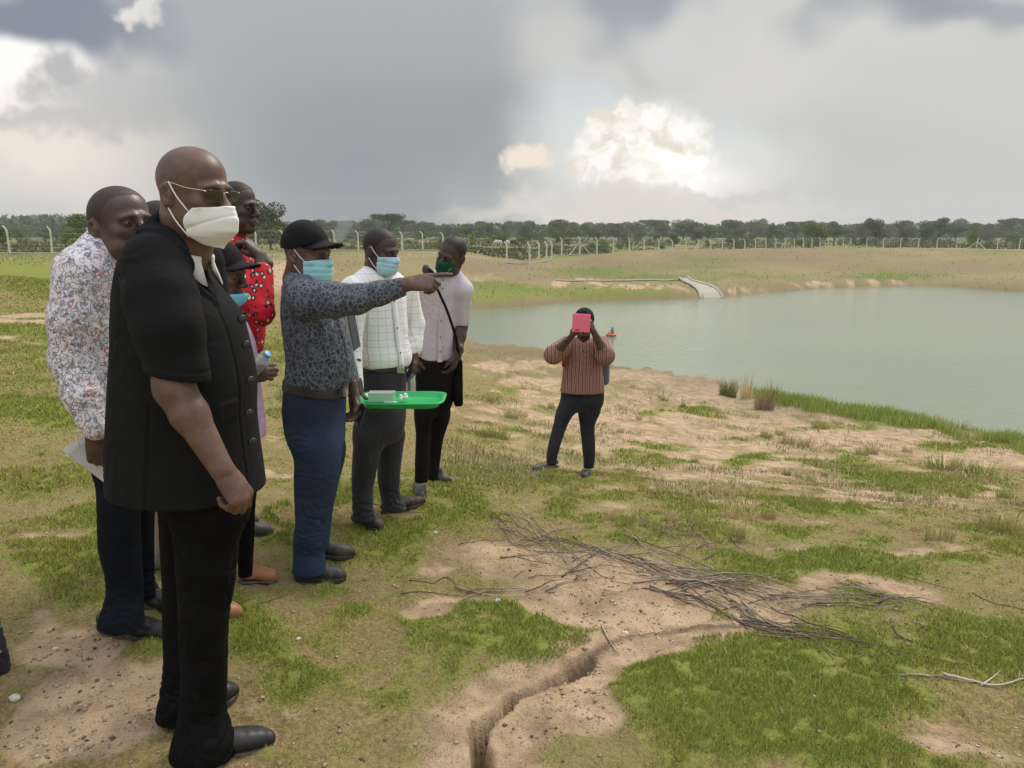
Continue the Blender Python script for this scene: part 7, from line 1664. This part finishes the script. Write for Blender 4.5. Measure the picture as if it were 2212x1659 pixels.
# ------------------------------------------------------------------ dead branches
STICK = mat('grey_brown_dead_wood', (.28, .22, .17), .9, lambda N, b: N.l.new(N.mix(N.ss(N.noise(N.coord(), 9, 4, .6), .4, .65), (.19, .145, .11), (.42, .345, .27)), b.inputs['Base Color']))
STICK_D = mat('dark_dead_wood', (.07, .05, .04), .9, lambda N, b: N.l.new(N.mix(N.ss(N.noise(N.coord(), 9, 4, .6), .45, .7), (.085, .062, .048), (.20, .155, .12)), b.inputs['Base Color']))
STICK_P = mat('pale_bleached_wood', (.50, .43, .34), .9)
def stick(pp, r0, m, label, group, rg, lift=.0, twigs=2):
    g = [ground_hit(*p)[:2] for p in pp]; pts = catmull([np.array([a[0], a[1], 0.]) for a in g], 4); n = len(pts); L = sum(np.linalg.norm(pts[i+1]-pts[i]) for i in range(n-1))
    off = np.array([rg.uniform(-1, 1) for _ in range(n)])*L*.008
    XY = np.array([[p[0]+o, p[1]+o*.6] for p, o in zip(pts, off)]); Z = gz(XY[:, 0], XY[:, 1]); Zs = np.convolve(np.pad(Z, 2, 'edge'), np.ones(5)/5, 'valid'); Z = np.maximum(Z, Zs)+r0*.8+lift*np.sin(np.linspace(.2, 2.9, n))
    P_ = [np.array([a[0], a[1], z]) for a, z in zip(XY, Z)]; mb = MB(); rad = [r0*.85*(1-.75*i/(n-1)) for i in range(n)]; mb.tube(P_, rad, 6)
    for _ in range(twigs):
        i = rg.randrange(1, n-1); d = P_[i]-P_[i-1]; d = d/(np.linalg.norm(d)+1e-9); s = np.array([-d[1], d[0], 0])*rg.choice((1, -1)); l = L*rg.uniform(.08, .22); a = P_[i]; b = a+(d*.7+s*.6)*l+[0, 0, l*rg.uniform(.0, .18)]; mb.tube([a, (a+b)/2+[0, 0, l*.04], b], [rad[i]*.7, rad[i]*.5, rad[i]*.2], 5)
    o = mb.build('dry_branch', m, None, True, P_[0]); o.location = tuple(P_[0]); tag(o, label, 'branch', group)
def sticks():
    rg = random.Random(11)
    A = 'grey brown dead branch in the long pile on the bare soil'; GA = 'dead branches piled on the bare soil'
    B = 'thin dead twig scattered round the branch pile'; GB = 'thin twigs scattered round the branch pile'
    def bundle(x0, y0, x1, y1, n, sp, ln, r, m=STICK, lab=A, grp=GA, bow=0, an=.15):
        for _ in range(n):
            t = rg.uniform(0, 1); cx, cy = x0+(x1-x0)*t+rg.gauss(0, sp), y0+(y1-y0)*t+rg.gauss(0, sp*.32)+bow*math.sin(t*3.14); a = math.atan2(y1-y0, x1-x0)+rg.gauss(0, an); l = ln*rg.uniform(.5, 1.15)
            dx, dy = math.cos(a)*l/2, math.sin(a)*l/2; c = rg.gauss(0, l*.03)
            stick([(cx-dx, cy-dy), (cx-dx*.3, cy-dy*.3+c), (cx+dx*.35, cy+dy*.35+c*.8), (cx+dx, cy+dy)], r*rg.uniform(.6, 1.3), rg.choice([m, m, STICK_D, STICK]) , lab, grp, rg, rg.uniform(0, .02), rg.choice((0, 1, 2)))
    AA = lambda w: dict(lab='grey brown dead branch '+w, grp='dead branches '+w)
    bundle(1160, 1150, 1480, 1240, 24, 44, 220, .0034, an=.28, **AA('in the loose upper left part of the pile'))
    bundle(1340, 1225, 1640, 1290, 27, 20, 280, .0040, **AA('in the dense middle of the pile'))
    bundle(1500, 1255, 1900, 1310, 25, 22, 300, .0038, **AA('in the long right arm of the pile'))
    bundle(1470, 1285, 1800, 1390, 18, 13, 320, .0046, STICK_D, **AA('in the lower dark arm of the pile'))
    bundle(1640, 1330, 1880, 1405, 7, 12, 260, .004, STICK_D, **AA('at the tip of the lower dark arm'))
    bundle(1080, 1150, 1320, 1250, 26, 34, 180, .0032, STICK, 'thin twig strewn at the upper left beside the branch pile', 'thin twigs at the upper left of the branch pile', an=.5)
    bundle(900, 1290, 1330, 1265, 8, 9, 220, .004, STICK, 'thin twig in the row left of the branch pile', 'thin twigs in the row left of the branch pile')
    bundle(1420, 1145, 1560, 1185, 22, 26, 90, .0032, STICK_D, 'short dark twig in the tangle above the branch pile', 'short dark twigs above the branch pile', an=.7)
    bundle(1820, 1280, 2000, 1308, 16, 14, 120, .004, **AA('at the far right tip of the pile'))
    for pts, r, m, lab in (([(785, 1090), (840, 1098), (900, 1110), (980, 1122)], .004, STICK_D, 'thin dark twig lying in the grass right of the grey trousers'),
                           ([(1005, 1108), (1080, 1130), (1160, 1160)], .005, STICK_D, 'dark twig running into the upper left of the branch pile'),
                           ([(885, 1258), (930, 1265), (965, 1252), (1000, 1282)], .004, STICK_D, 'bent dark twig at the left tip of the bare soil'),
                           ([(1745, 1375), (1770, 1400), (1800, 1430)], .004, STICK_D, 'short dark twig leaning across the edge of the bright grass'),
                           ([(1925, 1338), (1940, 1375), (2010, 1410), (2090, 1440)], .0045, STICK_D, 'curved dark twig lying in the right hand grass'),
                           ([(1970, 1350), (2030, 1372), (2080, 1400), (2105, 1440)], .005, STICK, 'pale brown bent twig above the curved dark one'),
                           ([(1870, 1395), (1960, 1420), (2060, 1445), (2130, 1455)], .005, STICK_D, 'long straight dark branch in the right hand grass'),
                           ([(1830, 1435), (1900, 1425), (1985, 1418)], .004, STICK, 'thin pale twig crossing the end of the branch pile'),
                           ([(1840, 1395), (1890, 1440), (1990, 1480)], .004, STICK_D, 'slender dark twig lying deepest in the bright grass'),
                           ([(1900, 1472), (1990, 1468), (2060, 1476), (2115, 1478)], .006, STICK, 'mottled branch lying flat near the right edge'),
                           ([(2035, 1465), (2090, 1474), (2150, 1480), (2215, 1474), (2260, 1480)], .007, STICK_P, 'pale bleached forked branch at the right edge'),
                           ([(2120, 1480), (2145, 1466), (2165, 1452)], .005, STICK_P, 'short pale fork end standing up at the right edge'),
                           ([(1930, 1250), (2000, 1262), (2060, 1278)], .004, STICK_D, 'thin dark twig in the grass above the pile end'),
                           ([(2100, 1290), (2150, 1312), (2240, 1335)], .005, STICK_D, 'dark branch running out of the right edge'),
                           ([(620, 1285), (585, 1300), (540, 1320)], .003, STICK_D, 'thin dark twig beside the tan shoe'),
                           ([(1180, 1340), (1230, 1370), (1280, 1375)], .004, STICK, 'short bent twig on the bare soil above the crack'),
                           ([(1300, 1345), (1320, 1385), (1340, 1400)], .006, STICK, 'stubby twig standing against the soil ridge')):
        stick(pts, r, m, lab, None, rg, 0, 1)
sticks()
# ------------------------------------------------------------------ pebbles, clods and a few stones
def pebbles():
    rg = np.random.RandomState(17); n = 45000; Y = 1.6*np.exp(rg.uniform(0, 1.9, n)); X = rg.uniform(-.75, .75, n)*Y; z = base_h(X, Y); g, s = cover(X, Y, z); keep = rg.uniform(0, 1, n) < .12+.88*sst(s, .3, .8); keep &= z > ZW+.2
    X, Y = X[keep], Y[keep]; h, _, _, _ = ground_full(X, Y, (g[keep], s[keep])); n = len(X); r = .0018+.0090*rg.uniform(0, 1, n)**5+.0004*Y
    base = np.array([[1, 0, 0], [-1, 0, 0], [0, 1, 0], [0, -1, 0], [0, 0, 1], [0, 0, -1]], float); F = np.array([[0, 2, 4], [2, 1, 4], [1, 3, 4], [3, 0, 4], [2, 0, 5], [1, 2, 5], [3, 1, 5], [0, 3, 5]])
    v = base[None]*r[:, None, None]*rg.uniform(.5, 1.3, (n, 6, 1))*np.array([1, 1, .7]); v = v+np.stack([X, Y, h+r*.25], 1)[:, None]; f = (F[None]+np.arange(n)[:, None, None]*6).reshape(-1, 3)
    k = rg.uniform(0, 1, (n, 1)); col = np.array([.30, .21, .14])*(1-k)+np.array([.54, .43, .31])*k; dk = rg.uniform(0, 1, n) < .18; col[dk] = np.array([.15, .10, .07])
    o = add('gravel', npmesh('gravel', v.reshape(-1, 3), f, True, {'col': np.repeat(col, 6, 0)}), BLADE); tag(o, 'fine gravel and crumbs of soil on the bare patches', 'gravel', kind='stuff')
    stone = mat('pale_stone', (.62, .56, .48), .85, lambda N, b: N.l.new(N.mix(N.noise(N.coord(), 30, 3, .5), (.70, .64, .56), (.42, .35, .28)), b.inputs['Base Color']))
    for px, py, r_, lab in ((34, 1517, .022, 'white stone on the sand at the lower left'), (120, 1403, .012, 'small white pebble on the soil left of the suited man'), (645, 1385, .011, 'small pale stone in the grass near the work shoes'), (1425, 957, .05, 'pale stone on the slope right of the woman'), (1400, 950, .03, 'small pale stone just left of the larger one on the slope'),
                            (1350, 1358, .016, 'yellowish stone on the bare soil above the crack'), (1075, 1315, .018, 'pale pebble at the edge of the bare soil'), (1650, 1020, .05, 'flat pale stone on the middle of the slope'), (940, 1155, .014, 'pale brown clod in the grass by the grey trousers')):
        p = ground_hit(px, py); q = SDF((-1.5, -1.5, -1.5), (1.5, 1.5, 1.5), .2); q.ell((0, 0, 0), (1, .75, .55), 0); q.ell((.3, .2, .1), (.7, .6, .5), .3); v, f = q.mesh(); v = v*r_; v = v*(1+(fbm(v[:, 0]/r_*1.3+px, v[:, 1]/r_*1.3, v[:, 2]/r_, o=2)-.5)[:, None]*.5)
        o = add('stone', npmesh('stone', v, f, True), stone, None, (p[0], p[1], gzl(p[0], p[1])+r_*.2)); o.rotation_euler = (0, 0, px); tag(o, lab, 'stone')
pebbles()
# ------------------------------------------------------------------ air
def haze():
    mb = MB(); mb.box((0, 450, 18), (2600, 1150, 50)); m = bpy.data.materials.new('haze'); m.use_nodes = True; nt = m.node_tree; nt.nodes.clear()
    o_ = nt.nodes.new('ShaderNodeOutputMaterial'); v = nt.nodes.new('ShaderNodeVolumePrincipled'); v.inputs['Color'].default_value = (.93, .96, 1.0, 1); v.inputs['Density'].default_value = .00035; v.inputs['Anisotropy'].default_value = .3
    nt.links.new(v.outputs[0], o_.inputs['Volume']); o = mb.build('haze', m); tag(o, 'thin pale haze over the plain', 'haze', kind='stuff')
haze()

def smoke():
    x, y = xy_at(733, 190); o = None; q = SDF((-4, -4, -1), (5, 4, 7), .35); q.cone((0, 0, -.5), (.6, 0, 2.0), .6, 1.5, .5); q.cone((.6, 0, 2.0), (2.2, 0, 4.6), 1.5, 1.9, .8); v, f = q.mesh()
    m = bpy.data.materials.new('smoke'); m.use_nodes = True; nt = m.node_tree; nt.nodes.clear(); o_ = nt.nodes.new('ShaderNodeOutputMaterial'); vo = nt.nodes.new('ShaderNodeVolumePrincipled')
    vo.inputs['Color'].default_value = (.85, .88, .95, 1); vo.inputs['Density'].default_value = .10; nt.links.new(vo.outputs[0], o_.inputs['Volume'])
    o = add('smoke', npmesh('smoke', v, f, True), m, None, (x, y, gzl(x, y))); tag(o, 'thin blue grey smoke drifting up before the far trees', 'smoke', kind='stuff')
smoke()
